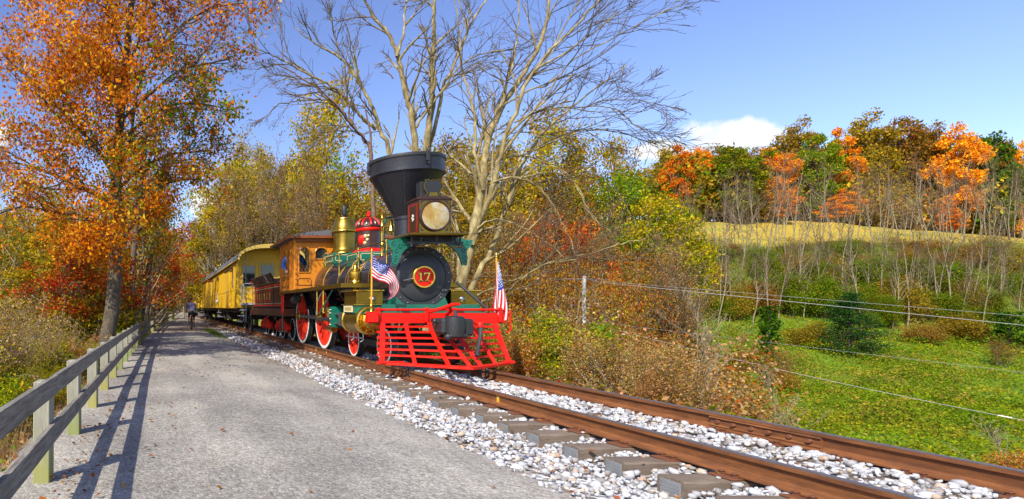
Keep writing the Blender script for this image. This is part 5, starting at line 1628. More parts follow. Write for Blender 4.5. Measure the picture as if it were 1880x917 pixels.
for s, z in ((-1, .47), (1, .13)): b.box(bxx + s * .16 - .045, bxx + s * .16 + .045, byy + .07, byy + .17, gz + z - .012, gz + z + .012)
b.ring((bxx + .05, byy + .12, gz + .30), 'x', .09, .006, 20, 5); b.build('crank', M['dark_steel'], bike)
b = MB(); b.box(bxx - .03, bxx + .03, byy - .27, byy - .23, gz + .74, gz + .80, .008); b.build('rear_light', M['red'], bike)

rider = empty('person', (bxx, byy, gz), 'cyclist seen from behind in a pale blue jersey, black shorts and dark helmet', 'person')
Z = lambda z: gz + z
J = {}
def j(k, x, y, z, r): J[k] = (Vector((bxx + x, byy + y, gz + z)), r)
j('pelvis', 0, -.17, 1.05, (.15, .12)); j('waist', 0, -.10, 1.20, (.135, .105)); j('chest', 0, .05, 1.42, (.16, .12)); j('shoulder', 0, .13, 1.53, (.11, .09)); j('neck', 0, .18, 1.62, .06); j('skull', 0, .22, 1.72, (.075, .09)); j('crown', 0, .22, 1.80, (.065, .08)); j('nose', 0, .32, 1.70, .016)
ed = [('pelvis', 'waist'), ('waist', 'chest'), ('chest', 'shoulder'), ('shoulder', 'neck'), ('neck', 'skull'), ('skull', 'crown'), ('skull', 'nose')]
fing = []
for s, n_ in ((-1, 'l'), (1, 'r')):
    j(n_ + 'ear', s * .085, .21, 1.70, .016); ed.append(('skull', n_ + 'ear'))
    j(n_ + 'sh', s * .20, .12, 1.50, .066); j(n_ + 'el', s * .29, .28, 1.26, .048); j(n_ + 'wr', s * .235, .46, 1.06, .033); j(n_ + 'palm', s * .232, .51, 1.035, (.04, .02))
    ed += [('shoulder', n_ + 'sh'), (n_ + 'sh', n_ + 'el'), (n_ + 'el', n_ + 'wr'), (n_ + 'wr', n_ + 'palm')]
    fing += hand_chains(J[n_ + 'wr'][0], (0, .9, -.25), (-s, 0, .1), (0, .25, .9), .9)
    hi = s < 0
    kz, ky, az, ay = (.80, .26, .52, .03) if hi else (.60, .20, .20, .07)
    j(n_ + 'hip', s * .11, -.12, .98, .095); j(n_ + 'kn', s * .15, ky, kz, .062); j(n_ + 'calf', s * .15, (ky + ay) / 2 - .02, (kz + az) / 2 + .04, .055); j(n_ + 'an', s * .15, ay - .02, az + .04, .036); j(n_ + 'toe', s * .16, ay + .14, az - .02, .034)
    ed += [('pelvis', n_ + 'hip'), (n_ + 'hip', n_ + 'kn'), (n_ + 'kn', n_ + 'calf'), (n_ + 'calf', n_ + 'an'), (n_ + 'an', n_ + 'toe')]
skin_body('body', J, ed, M['skin_tan'], rider, 0, fing)
g = lambda k, r: (J[k][0], r)
K = {'waist': g('pelvis', (.165, .135)), 'mid': g('waist', (.165, .135)), 'chest': g('chest', (.195, .15)), 'shoulder': g('shoulder', (.14, .11)), 'neck': (J['shoulder'][0] * .5 + J['neck'][0] * .5, .075)}
ke = [('waist', 'mid'), ('mid', 'chest'), ('chest', 'shoulder'), ('shoulder', 'neck')]
for n_ in 'lr':
    K[n_ + 'sh'] = g(n_ + 'sh', .082); K[n_ + 'el'] = g(n_ + 'el', .062); K[n_ + 'cuff'] = (J[n_ + 'el'][0] * .2 + J[n_ + 'wr'][0] * .8, .045); ke += [('shoulder', n_ + 'sh'), (n_ + 'sh', n_ + 'el'), (n_ + 'el', n_ + 'cuff')]
skin_body('jersey', K, ke, M['jersey'], rider)
K = {'pelvis': (J['pelvis'][0] + Vector((0, 0, .03)), (.172, .142)), 'seat': (J['pelvis'][0] + Vector((0, .0, -.06)), (.16, .13))}; ke = [('pelvis', 'seat')]
for n_ in 'lr':
    K[n_ + 'hip'] = g(n_ + 'hip', .115); K[n_ + 'hem'] = (J[n_ + 'hip'][0] * .28 + J[n_ + 'kn'][0] * .72, .085); ke += [('seat', n_ + 'hip'), (n_ + 'hip', n_ + 'hem')]
skin_body('shorts', K, ke, M['black_cloth'], rider)
for n_ in 'lr':
    a, t_ = J[n_ + 'an'][0], J[n_ + 'toe'][0]
    skin_body('shoe', {'heel': (a + Vector((0, -.03, -.03)), .045), 'mid': (a * .5 + t_ * .5 + Vector((0, 0, -.02)), (.045, .04)), 'toe': (t_, (.042, .03))}, [('heel', 'mid'), ('mid', 'toe')], M['shoe'], rider)
skin_body('helmet', {'a': (J['crown'][0] + Vector((0, -.07, -.035)), (.09, .07)), 'b': (J['crown'][0] + Vector((0, .0, .03)), (.10, .075)), 'c': (J['crown'][0] + Vector((0, .10, .0)), (.085, .06))}, [('a', 'b'), ('b', 'c')], M['helmet'], rider)

# the driver at the cab window
ex, ey, ez = LX - 1.0, 17.3, 2.12
drv = empty('person', (ex, ey, ez), 'locomotive driver in a blue shirt sitting in the orange wooden cab', 'person')
J = {}
def j(k, x, y, z, r): J[k] = (Vector((ex + x, ey + y, ez + z)), r)
j('pelvis', 0, .05, .10, (.16, .13)); j('waist', 0, .07, .28, (.15, .12)); j('chest', -.02, .03, .50, (.18, .13)); j('shoulder', -.03, .0, .64, (.12, .09)); j('neck', -.03, -.02, .74, .06); j('skull', -.03, -.05, .85, (.08, .095)); j('crown', -.03, -.05, .94, (.075, .088)); j('nose', -.05, -.16, .85, .018); j('chin', -.04, -.12, .78, .03)
ed = [('pelvis', 'waist'), ('waist', 'chest'), ('chest', 'shoulder'), ('shoulder', 'neck'), ('neck', 'skull'), ('skull', 'crown'), ('skull', 'nose'), ('neck', 'chin')]
fing = []
for s, n_ in ((-1, 'l'), (1, 'r')):
    j(n_ + 'ear', s * .09 - .03, -.04, .85, .018); ed.append(('skull', n_ + 'ear'))
    j(n_ + 'sh', s * .22 - .03, .0, .60, .07)
    if s < 0: j('lel', -.40, -.04, .36, .055); j('lwr', -.36, -.28, .16, .036); j('lpalm', -.35, -.36, .13, (.042, .02))
    else: j('rel', .28, -.14, .38, .055); j('rwr', .18, -.38, .30, .036); j('rpalm', .16, -.46, .29, (.042, .02))
    ed += [('shoulder', n_ + 'sh'), (n_ + 'sh', n_ + 'el'), (n_ + 'el', n_ + 'wr'), (n_ + 'wr', n_ + 'palm')]
    fing += hand_chains(J[n_ + 'wr'][0], (0, -.95, -.15), (-s, 0, .2), (0, -.1, 1), .7)
    j(n_ + 'hip', s * .10, .02, .08, .095); j(n_ + 'kn', s * .14, -.42, .06, .07); j(n_ + 'an', s * .14, -.46, -.32, .045); j(n_ + 'toe', s * .15, -.62, -.34, .036)
    ed += [('pelvis', n_ + 'hip'), (n_ + 'hip', n_ + 'kn'), (n_ + 'kn', n_ + 'an'), (n_ + 'an', n_ + 'toe')]
skin_body('body', J, ed, M['skin'], drv, 0, fing)
K = {'waist': g('waist', (.18, .145)), 'chest': g('chest', (.215, .16)), 'shoulder': g('shoulder', (.15, .11)), 'neck': (J['shoulder'][0] * .5 + J['neck'][0] * .5, .078)}
ke = [('waist', 'chest'), ('chest', 'shoulder'), ('shoulder', 'neck')]
for n_ in 'lr':
    K[n_ + 'sh'] = g(n_ + 'sh', .095); K[n_ + 'el'] = g(n_ + 'el', .075); K[n_ + 'cuff'] = (J[n_ + 'el'][0] * .15 + J[n_ + 'wr'][0] * .85, .05); ke += [('shoulder', n_ + 'sh'), (n_ + 'sh', n_ + 'el'), (n_ + 'el', n_ + 'cuff')]
skin_body('shirt', K, ke, M['blue_shirt'], drv)
K = {'belt': g('pelvis', (.18, .15))}; ke = []
for n_ in 'lr':
    K[n_ + 'hip'] = g(n_ + 'hip', .115); K[n_ + 'kn'] = g(n_ + 'kn', .088); K[n_ + 'hem'] = g(n_ + 'an', .062); ke += [('belt', n_ + 'hip'), (n_ + 'hip', n_ + 'kn'), (n_ + 'kn', n_ + 'hem')]
skin_body('trousers', K, ke, M['black_cloth'], drv)
skin_body('cap', {'a': (J['crown'][0] + Vector((0, .03, .03)), (.095, .06)), 'b': (J['crown'][0] + Vector((0, -.04, .035)), (.095, .055)), 'c': (J['crown'][0] + Vector((0, -.16, .0)), (.07, .012))}, [('a', 'b'), ('b', 'c')], M['black_cloth'], drv)

# ------------------------------------------------------------------ vegetation
def tubes_mesh(polys, sides):
    """polys: list of (pts (n,3), radii (n,)) -> V, F (quads)"""
    Vs, Fs, base = [], [], 0
    for pts, rad in polys:
        n = len(pts)
        k = sides(rad[0]) if callable(sides) else sides
        t = np.gradient(pts, axis=0); t /= np.linalg.norm(t, axis=1)[:, None] + 1e-9
        ref = np.array((0, 0, 1.)) if abs(t[0, 2]) < .8 else np.array((1., 0, 0))
        a = np.cross(t, ref); a /= np.linalg.norm(a, axis=1)[:, None] + 1e-9
        b = np.cross(t, a)
        an = np.arange(k) * 2 * pi / k
        ring = a[:, None] * np.cos(an)[None, :, None] + b[:, None] * np.sin(an)[None, :, None]
        Vs.append((pts[:, None] + ring * rad[:, None, None]).reshape(-1, 3))
        i = np.arange(n * k).reshape(n, k) + base
        i2 = np.roll(i, -1, 1)
        Fs.append(np.stack([i[:-1], i2[:-1], i2[1:], i[1:]], -1).reshape(-1, 4))
        base += n * k
    return np.concatenate(Vs), np.concatenate(Fs)

def smooth(pts, rad, m=4):
    pts = np.asarray(pts, float); rad = np.asarray(rad, float)
    n = len(pts); out, ro = [], []
    for i in range(n - 1):
        p0, p1, p2, p3 = pts[max(0, i - 1)], pts[i], pts[i + 1], pts[min(n - 1, i + 2)]
        for q in range(m):
            f = q / m
            out.append(.5 * ((2 * p1) + (p2 - p0) * f + (2 * p0 - 5 * p1 + 4 * p2 - p3) * f * f + (3 * p1 - p0 - 3 * p2 + p3) * f ** 3)); ro.append(rad[i] * (1 - f) + rad[i + 1] * f)
    out.append(pts[-1]); ro.append(rad[-1])
    return np.array(out), np.array(ro)

def grow(rng, p, d, L, r, lv, spec, polys, tips):
    """spec per level: (segs, wander, up, n children, angle, length ratio, start fraction, tip radius ratio)"""
    segs, wander, up, nch, ang, lr, st, tr = spec[lv]
    pts = [np.array(p, float)]; d = np.array(d, float); d /= np.linalg.norm(d)
    for i in range(segs):
        d = d + rng.normal(0, wander, 3) + np.array((0, 0, up)); d /= np.linalg.norm(d)
        pts.append(pts[-1] + d * L / segs)
    pts = np.array(pts); rad = np.linspace(r, max(r * tr, .0012), segs + 1)
    polys.append((pts, rad))
    sprout(rng, pts, rad, L, lv, spec, polys, tips)

def sprout(rng, pts, rad, L, lv, spec, polys, tips, count=None, side=None):
    segs = len(pts) - 1
    if lv + 1 >= len(spec):
        f = rng.uniform(.25, 1.0, 5) * segs
        for q in f:
            i = min(int(q), segs - 1); tips.append(pts[i] + (pts[i + 1] - pts[i]) * (q - i))
        return
    nch, ang, lr, st = spec[lv][3:7]
    n = count if count is not None else max(1, int(rng.poisson(nch)))
    for k in range(n):
        f = st + (1 - st) * (k + rng.random()) / n
        q = f * segs; i = min(int(q), segs - 1)
        pos = pts[i] + (pts[i + 1] - pts[i]) * (q - i)
        ax = pts[i + 1] - pts[i]; ax = ax / (np.linalg.norm(ax) + 1e-9)
        u = rng.normal(0, 1, 3)
        if side is not None: u += np.array(side) * 1.2
        u -= ax * (u @ ax); u /= np.linalg.norm(u) + 1e-9
        an = rng.normal(ang, .18)
        dd = ax * cos(an) + u * sin(an)
        rr = (rad[i] * (1 - (q - i)) + rad[i + 1] * (q - i)) * rng.uniform(.5, .75)
        ll = L * lr * (1.15 - .6 * f) * rng.uniform(.7, 1.25)
        grow(rng, pos, dd, ll, rr, lv + 1, spec, polys, tips)

SIDES = lambda r: 10 if r > .12 else 7 if r > .05 else 5 if r > .022 else 3

def leaf_arrays(rng, C, size, cols, weights=None, colfn=None, droop=.0, aspect=.62, flat=.0):
    N = len(C)
    n = rng.normal(0, 1, (N, 3)); n[:, 2] += flat; n /= np.linalg.norm(n, axis=1)[:, None]
    t = rng.normal(0, 1, (N, 3)); t[:, 2] -= droop; t -= n * (t * n).sum(1)[:, None]; t /= np.linalg.norm(t, axis=1)[:, None] + 1e-9
    b = np.cross(n, t)
    L = size * rng.uniform(.65, 1.3, N)[:, None]; Wd = L * aspect * rng.uniform(.8, 1.2, N)[:, None]
    fold = n * Wd * rng.uniform(-.1, .35, N)[:, None]
    V = np.stack([C - t * L * .5, C + b * Wd * .5 + fold + t * L * .05, C + t * L * .5, C - b * Wd * .5 + fold + t * L * .05], 1)
    cols = np.asarray(cols, float)
    if colfn is not None: ci = colfn(C, rng)
    else: ci = rng.choice(len(cols), N, p=weights)
    col = cols[ci] * rng.uniform(.72, 1.22, (N, 1)) * (1 + rng.normal(0, .05, (N, 3)))
    col = np.clip(col, .002, .95)
    return V.reshape(-1, 3), np.arange(N * 4).reshape(N, 4), np.repeat(col, 4, 0)

ORANGE = [(.92, .30, .012), (.95, .40, .02), (.85, .21, .010), (.90, .47, .035)]
RUST = [(.48, .115, .014), (.60, .18, .016), (.34, .085, .012), (.64, .26, .025)]
OLIVE = [(.23, .19, .016), (.33, .26, .02), (.155, .155, .014), (.42, .28, .022)]
GREEN = [(.055, .13, .008), (.10, .20, .010), (.16, .27, .012), (.22, .27, .012)]
DGREEN = [(.022, .068, .008), (.038, .10, .010), (.065, .13, .012)]
YGREEN = [(.44, .42, .012), (.58, .48, .014), (.30, .34, .012), (.66, .46, .016)]
GOLD = [(.62, .39, .022), (.72, .45, .025), (.50, .29, .022), (.42, .34, .022)]
REDS = [(.50, .055, .018), (.62, .11, .02), (.40, .04, .02), (.60, .19, .03)]
TANL = [(.60, .36, .14), (.72, .47, .21), (.48, .27, .10), (.34, .17, .06)]
BROWNS = [(.34, .16, .03), (.42, .22, .035), (.25, .13, .025), (.33, .25, .03)]

def plant_meshes(name, polys, tips, leaf=None, bark='bark_dark', parts=('trunk', 'crown'), parent=None, base=(0, 0, 0), rng=None):
    """build trunk and crown meshes relative to base; returns them"""
    base = np.array(base, float)
    out = []
    if polys:
        big = [q for q in polys if q[1][0] > .028]; small = [q for q in polys if q[1][0] <= .028]
        if not big: big, small = polys, []
        V, Fq = tubes_mesh(big, SIDES); out.append(fast_mesh(parts[0], V - base, Fq, M[bark], None, True, parent))
        if small:
            V, Fq = tubes_mesh(small, SIDES); out.append(fast_mesh('twigs', V - base, Fq, M['bark_twig' if bark not in ('bark_pale', 'bark_red') else 'bark_twig_dark'], None, True, parent))
    if leaf is not None:
        V, Fq, c = leaf
        out.append(fast_mesh(parts[1], V - base, Fq, M['leaf'], c, False, parent))
    return out

# ---- prototypes: meshes only, placed by plant()
PROTO = {}
def proto(key, polys, tips, leaf, bark):
    ms = plant_meshes(key, polys, tips, leaf, bark)
    PROTO[key] = [(o.name.split('.')[0], o.data) for o in ms]
    for o in ms: COL.objects.unlink(o); bpy.data.objects.remove(o)

def clump_leaves(rng, centers, per, rad, size, cols, weights=None, **kw):
    C = np.repeat(np.asarray(centers), per, 0)
    C = C + rng.normal(0, 1, C.shape) * np.array(rad) * rng.uniform(.35, 1.0, (len(C), 1))
    return leaf_arrays(rng, C, size, cols, weights, **kw)

def far_tree(key, seed, H, Wd, cols, weights, base=.18, nclump=46, per=95, leaf=.36, bark='bark_dark', shape=1.0, notch=.0, trunkvis=True):
    """crown tree for the middle and far distance: clumps of leaves over a limb skeleton, height H, half-width Wd"""
    rng = np.random.default_rng(seed)
    polys, tips = [], []
    tr = np.array([(0, 0, -.6), (rng.normal(0, .1), rng.normal(0, .1), H * .25), (rng.normal(0, .25), rng.normal(0, .25), H * .55), (rng.normal(0, .4), rng.normal(0, .3), H * .92)])
    r0 = .012 * H + .05
    pts, rad = smooth(tr, [r0, r0 * .75, r0 * .45, .03], 4); polys.append((pts, rad))
    cs = []
    n = 0
    while n < nclump:
        q = rng.uniform(-1, 1, 3)
        m = np.linalg.norm(q)
        if m > 1 or m < .38: continue
        if rng.random() > .35 + .65 * m: continue
        z = base * H + (q[2] * .5 + .5) * H * (1 - base) * .97
        wz = 1.0 - .35 * max(0, q[2]) ** 2 * shape - .25 * max(0, -q[2])
        c = np.array((q[0] * Wd * wz, q[1] * Wd * wz, z)) + rng.normal(0, .12 * Wd, 3)
        if notch and c[2] < H * .45 and rng.random() < notch: n += 1; continue
        cs.append(c); n += 1
        # limb reaching the clump
        i = min(len(pts) - 2, max(2, int(len(pts) * np.clip((z - .22 * H) / H, .1, .9))))
        s = pts[i]; mid = (s + c) / 2 + np.array((0, 0, -.04 * H)) + rng.normal(0, .05 * Wd, 3)
        if n % 2 == 0:
            pp, rr = smooth([s, mid, c], [rad[i] * .55, rad[i] * .3, .02], 3); polys.append((pp, rr))
            for _ in range(2):
                e = c + rng.normal(0, .25 * Wd, 3); polys.append((np.array([mid * .4 + c * .6, (c + e) / 2 + rng.normal(0, .1, 3), e]), np.array([.03, .02, .01])))
    cs = np.array(cs); k = len(cs)
    sizes = rng.uniform(.16, .30, k) * Wd
    C, ci = [], []
    for c, s_ in zip(cs, sizes):
        m = int(per * (s_ / (.23 * Wd)) ** 1.6)
        d = rng.normal(0, 1, (m, 3)); d /= np.linalg.norm(d, axis=1)[:, None]
        C.append(c + d * (s_ * rng.uniform(.3, 1.12, (m, 1))) * np.array((1, 1, .8)))
        w = np.array(weights) * rng.uniform(.4, 1.8, len(weights)); w /= w.sum()
        ci.append(rng.choice(len(cols), m, p=w))
    C = np.concatenate(C); ci = np.concatenate(ci)
    leafs = leaf_arrays(rng, C, leaf, cols, None, colfn=lambda c_, r_: ci, flat=.5)
    proto(key, polys, tips, leafs, bark)

def bare_tree(key, seed, H, bark='bark_grey', r0=None, spread=.45, n1=11, leafc=None, per=0, leaf=.12, fork=0, crownfrac=.4, rmin=.010, depth=4):
    rng = np.random.default_rng(seed)
    polys, tips = [], []
    r0 = r0 or .009 * H + .02
    spec = [(7, .05, .05, n1, spread, .38, crownfrac, .15), (5, .12, .10, 5, .55, .5, .2, .25), (4, .16, .08, 3.2, .6, .55, .2, .3), (3, .18, .05, 0, .6, .5, .2, .4)][:depth]
    heads = [(0, 0)] if not fork else [(rng.normal(0, .14), rng.normal(0, .14)) for _ in range(fork)]
    for hx, hy in heads:
        grow(rng, (hx * .3, hy * .3, -.5), (hx, hy, 1), H * rng.uniform(.82, 1.05), r0, 0, spec, polys, tips)
    polys = [(p, np.maximum(r, rmin)) for p, r in polys]
    lf = None
    if leafc is not None and per:
        T = np.array(tips); C = np.repeat(T, per, 0) + rng.normal(0, leaf * 1.6, (len(T) * per, 3))
        C = C[rng.random(len(C)) < .8]
        lf = leaf_arrays(rng, C, leaf, leafc)
    proto(key, polys, tips, lf, bark)

def shrub(key, seed, H, Wd, cols, weights=None, stems=9, per=9, leaf=.07, bark='bark_twig', droop=.3, dens=1.0, leafspread=1.0):
    rng = np.random.default_rng(seed)
    polys, tips = [], []
    spec = [(5, .12, .05, 7, .6, .5, .25, .3), (4, .18, .04, 4, .7, .55, .2, .4), (3, .2, .0, 0, .6, .5, .2, .5)]
    for k in range(stems):
        a = rng.uniform(0, 2 * pi); q = rng.uniform(.05, .9)
        grow(rng, (cos(a) * Wd * .25 * q, sin(a) * Wd * .25 * q, -.25), (cos(a) * q * Wd / H * 1.1, sin(a) * q * Wd / H * 1.1, 1), H * rng.uniform(.6, 1.05), .008 + .006 * H, 0, spec, polys, tips)
    polys = [(p, np.maximum(r, .0035)) for p, r in polys]
    T = np.array(tips)
    T = T[rng.random(len(T)) < dens]
    C = np.repeat(T, per, 0); C = C + rng.normal(0, leaf * 1.5 * leafspread, C.shape)
    C = C[C[:, 2] > -.1]
    lf = leaf_arrays(rng, C, leaf, cols, weights, droop=droop) if per else None
    proto(key, polys, tips, lf, bark)

def plant(key, name, loc, label, cat, group=None, s=1.0, sz=None, rz=None, sink=0.0):
    r = empty(name, loc, label, cat, group, RNG.uniform(0, 2 * pi) if rz is None else rz)
    r.scale = (s, s, sz if sz is not None else s)
    for nm, me in PROTO[key]:
        o = bpy.data.objects.new(nm, me); link(o, r)
    return r

def on_ground(px, Y, py=None):
    x = (px - VX) * Y / F
    return (x, Y, float(terr(x, Y)) - .05)

# ---- the great oak on the left -------------------------------------------
def big_oak():
    rng = np.random.default_rng(77)
    Y = 14.6
    polys, tips = [], []
    spec = [(6, .10, .02, 7, .75, .55, .2, .2), (5, .14, .02, 6, .75, .55, .15, .3), (4, .18, -.01, 4.5, .75, .6, .15, .4), (3, .2, -.03, 0, .6, .5, .2, .5)]
    def limb(px, r0, r1, dy=0.0, n=8, L=None, lv=0, dy0=0.0):
        m = len(px)
        pts = np.array([P(x, y, Y + dy0 + dy * (i / (m - 1)) ** 1.2) for i, (x, y) in enumerate(px)])
        pts, rad = smooth(pts, np.linspace(r0, r1, m), 4); polys.append((pts, rad))
        LL = np.linalg.norm(np.diff(pts, axis=0), axis=1).sum()
        sprout(rng, pts, rad, L or LL * .75, lv, spec, polys, tips, n)
    trunk = [(180, 705), (190, 655), (199, 608), (207, 560), (212, 480), (214, 400), (214, 300), (222, 200), (232, 100), (242, 0), (252, -110), (258, -230)]
    pts, rad = smooth([P(x, y, Y) for x, y in trunk], [.25, .225, .215, .205, .185, .165, .145, .12, .10, .08, .05, .02], 4); polys.append((pts, rad))
    for px, r, dy, n in (
        ([(216, 330), (175, 270), (120, 210), (60, 150), (10, 105)], .07, -1.0, 10), ([(215, 380), (160, 350), (95, 320), (30, 300), (-40, 300)], .07, .8, 10),
        ([(213, 430), (160, 400), (100, 390), (40, 380), (-20, 400)], .06, -1.5, 9), ([(222, 200), (180, 130), (140, 70), (110, 10), (80, -80)], .065, 1.2, 10),
        ([(232, 110), (200, 30), (185, -50), (180, -130)], .05, -1.0, 8), ([(236, 60), (290, 0), (330, -60), (370, -120)], .05, .8, 9),
        ([(226, 170), (280, 110), (330, 50), (390, 15), (455, 5)], .06, -.8, 11), ([(224, 220), (280, 170), (330, 130), (380, 118), (425, 108)], .05, .6, 10),
        ([(218, 270), (260, 225), (310, 195), (350, 190), (398, 196)], .05, -.9, 9), ([(214, 350), (260, 310), (310, 285), (350, 280), (388, 276)], .05, .9, 9),
        ([(214, 420), (255, 370), (300, 340), (340, 330), (370, 330)], .05, -.6, 9), ([(213, 450), (240, 420), (262, 395), (290, 380)], .04, -1.2, 7),
        ([(212, 480), (200, 455), (180, 440), (150, 440)], .035, -1.6, 8), ([(213, 460), (235, 440), (215, 430), (190, 430)], .03, -1.9, 7),
        ([(218, 260), (215, 180), (190, 120), (160, 100)], .05, -2.0, 9), ([(216, 330), (240, 250), (250, 180), (270, 120)], .05, -1.8, 9),
        ([(214, 300), (170, 250), (150, 180), (120, 120)], .05, 1.9, 9), ([(230, 130), (260, 60), (270, -10), (280, -80)], .05, 1.6, 8)):
        limb(px, r, .018, dy, n)
    polys2 = [(p, np.maximum(r, .005)) for p, r in polys]
    T = np.array(tips)
    per = 5
    C = np.repeat(T, per, 0) + rng.normal(0, .15, (len(T) * per, 3))
    if len(C) > 52000: C = C[rng.permutation(len(C))[:25000]]
    fc = []
    while len(fc) < 820:
        px, py = rng.uniform(-60, 400), rng.uniform(-160, 470)
        dx = (px - (195 + .05 * (200 - py))) / (215 if px < 200 else 118); dy = (py - 150) / 330
        dd = dx * dx + dy * dy
        if dd > 1 or rng.random() < dd * .75: continue
        if rng.random() < .85 * (sin(px * .042 + 1) * sin(py * .047 + .5) > .15): continue
        fc.append(P(px, py, Y + rng.normal(0, 1.5)))
    fc = np.array(fc)
    Cx = np.repeat(fc, 32, 0) + rng.normal(0, .155, (len(fc) * 32, 3))
    C = np.concatenate([C, Cx])
    cols = np.array(RUST + ORANGE + GREEN[1:] + GOLD[:2])
    def cf(C, r):
        px = C[:, 0] / C[:, 1] * F + VX; py = VY - (C[:, 2] - EYE) / C[:, 1] * F
        w = np.tile(np.array([3.6, 2.4, 3.2, .9, 1.1, .4, 1.6, .3, .0, .0, .0, .8, .8]), (len(C), 1))
        g_ = np.clip((px - 235) / 120, 0, 1) * np.clip(1 - np.abs(py - 200) / 160, 0, 1) + .45 * np.clip(1 - np.abs(py - 290) / 130, 0, 1) * np.clip(1 - np.abs(px - 200) / 220, 0, 1)
        g_ = g_ * (.6 + .6 * np.sin(C[:, 0] * 2.1 + C[:, 2] * 1.7) ** 2)
        w[:, 8:11] += 6.0 * g_[:, None]; w[:, 11:] += 1.2 * g_[:, None]
        lo = np.clip((py - 400) / 40, 0, 1); w[:, 4:7] += 4 * lo[:, None]
        w /= w.sum(1)[:, None]; cw = w.cumsum(1)
        return (r.random((len(C), 1)) > cw).sum(1).clip(0, len(cols) - 1)
    def cf2_(C_, r):
        ci = cf(C_, r); nf = len(fc) * 32; lead = np.repeat(ci[-nf::32], 32)
        ci[-nf:] = np.where(r.random(nf) < .6, lead, ci[-nf:]); return ci
    lf = leaf_arrays(rng, C, .098, cols, None, colfn=cf2_, droop=.9, aspect=.58)
    base = P(182, 690, Y)
    r = empty('oak_tree', base, 'tall oak with rusty orange and green leaves leaning beside the fence on the left', 'tree')
    plant_meshes('oak', polys2, tips, lf, 'bark_oak', ('trunk', 'crown'), r, base)
    print('oak', len(polys), len(C))
big_oak()

# ---- bare trees behind the engine ----------------------------------------
TS = .55
def limb_tree(name, label, Y, limbs, bark, seed, base_px, twig=1.0, leafc=None, rmin=.0072):
    rng = np.random.default_rng(seed)
    polys, tips = [], []
    spec = [(7, .06, .012, 6, .50, .60, .15, .25), (6, .10, .02, 4.6, .52, .58, .12, .3), (5, .11, .012, 3.0, .5, .62, .15, .4), (3, .13, .0, 0, .6, .5, .2, .5)]
    for px, r0, r1, dy0, dy1, n in limbs:
        m = len(px)
        pts = np.array([P(x, y, Y + dy0 + (dy1 - dy0) * i / (m - 1)) for i, (x, y) in enumerate(px)])
        pts[1:-1] += rng.normal(0, .045, pts[1:-1].shape)
        pts, rad = smooth(pts, np.linspace(r0, r1, m), 5)
        if len(pts) > 6: pts[2:-1] += rng.normal(0, .022, pts[2:-1].shape)
        polys.append((pts, rad))
        if n:
            LL = np.linalg.norm(np.diff(pts, axis=0), axis=1).sum()
            sprout(rng, pts, rad, min(LL, 6) * .70 * twig, 0, spec, polys, tips, max(2, int(n * .72)))
    polys = [(p, np.maximum(np.where(r > .03, r * TS, r * .8), rmin)) for p, r in polys]
    base = P(base_px[0], base_px[1], Y)
    r = empty(name, base, label, 'tree')
    plant_meshes(name, polys, tips, None, bark, ('trunk', 'crown'), r, base)
    print(name, len(polys))
limb_tree('bare_tree', 'bare grey-barked tree with arching branches, standing just right of the smokestack', 19.5, [
    ([(838, 640), (846, 575), (850, 520), (862, 455), (880, 395), (890, 330), (900, 260), (922, 195), (955, 140), (990, 80), (1010, 0), (1020, -90)], .40, .05, 0, .5, 16),
    ([(866, 450), (893, 380), (908, 320), (918, 265), (940, 215), (975, 150), (1010, 100), (1050, 50), (1090, 10), (1140, -30)], .19, .03, 0, -1.5, 15),
    ([(852, 560), (876, 505), (905, 450), (925, 390), (945, 330), (968, 280), (1000, 238), (1040, 205), (1090, 165), (1150, 120)], .20, .03, 0, 1.0, 13),
    ([(888, 350), (870, 290), (872, 235), (862, 180), (850, 130), (842, 60), (835, -20)], .12, .03, 0, 1.2, 11),
    ([(882, 390), (868, 330), (880, 270), (905, 215), (930, 165), (945, 100), (950, 30), (955, -60)], .12, .03, .2, 1.0, 11),
    ([(905, 335), (945, 328), (985, 342), (1018, 380), (1042, 425), (1058, 470)], .085, .02, -.4, -1.6, 6),
    ([(938, 330), (985, 318), (1030, 320), (1060, 350), (1085, 392), (1120, 425)], .06, .015, .2, -1.0, 6),
    ([(896, 300), (950, 290), (1000, 295), (1050, 330), (1080, 380), (1098, 408)], .06, .015, .1, -1.5, 6),
    ([(876, 420), (905, 405), (950, 415), (990, 440), (1025, 462), (1040, 475)], .06, .015, -.4, -1.6, 6),
    ([(858, 550), (905, 527), (950, 512), (1000, 488), (1075, 468), (1140, 450), (1185, 438)], .075, .018, -.3, -2.2, 9),
    ([(855, 570), (890, 556), (925, 540), (960, 512), (1000, 492), (1060, 478)], .08, .02, -.5, -2.6, 8),
    ([(858, 520), (900, 505), (945, 510), (990, 505)], .05, .015, -.3, -1.5, 5),
    ([(922, 195), (965, 168), (1010, 150), (1065, 105), (1130, 62), (1195, 32), (1250, 8)], .07, .014, .2, -.8, 14),
    ([(945, 225), (1000, 205), (1060, 195), (1120, 205), (1170, 235), (1205, 262)], .06, .012, .2, -.5, 12),
    ([(968, 280), (1020, 252), (1080, 240), (1140, 245), (1190, 262)], .05, .012, .3, .3, 10),
    ([(935, 175), (985, 120), (1040, 70), (1090, 45), (1160, 30)], .05, .012, .3, .8, 12),
    ([(1000, 240), (1050, 215), (1110, 190), (1170, 185), (1215, 195)], .04, .010, .3, -1.2, 10)], 'bark_pale', 31, (842, 630))
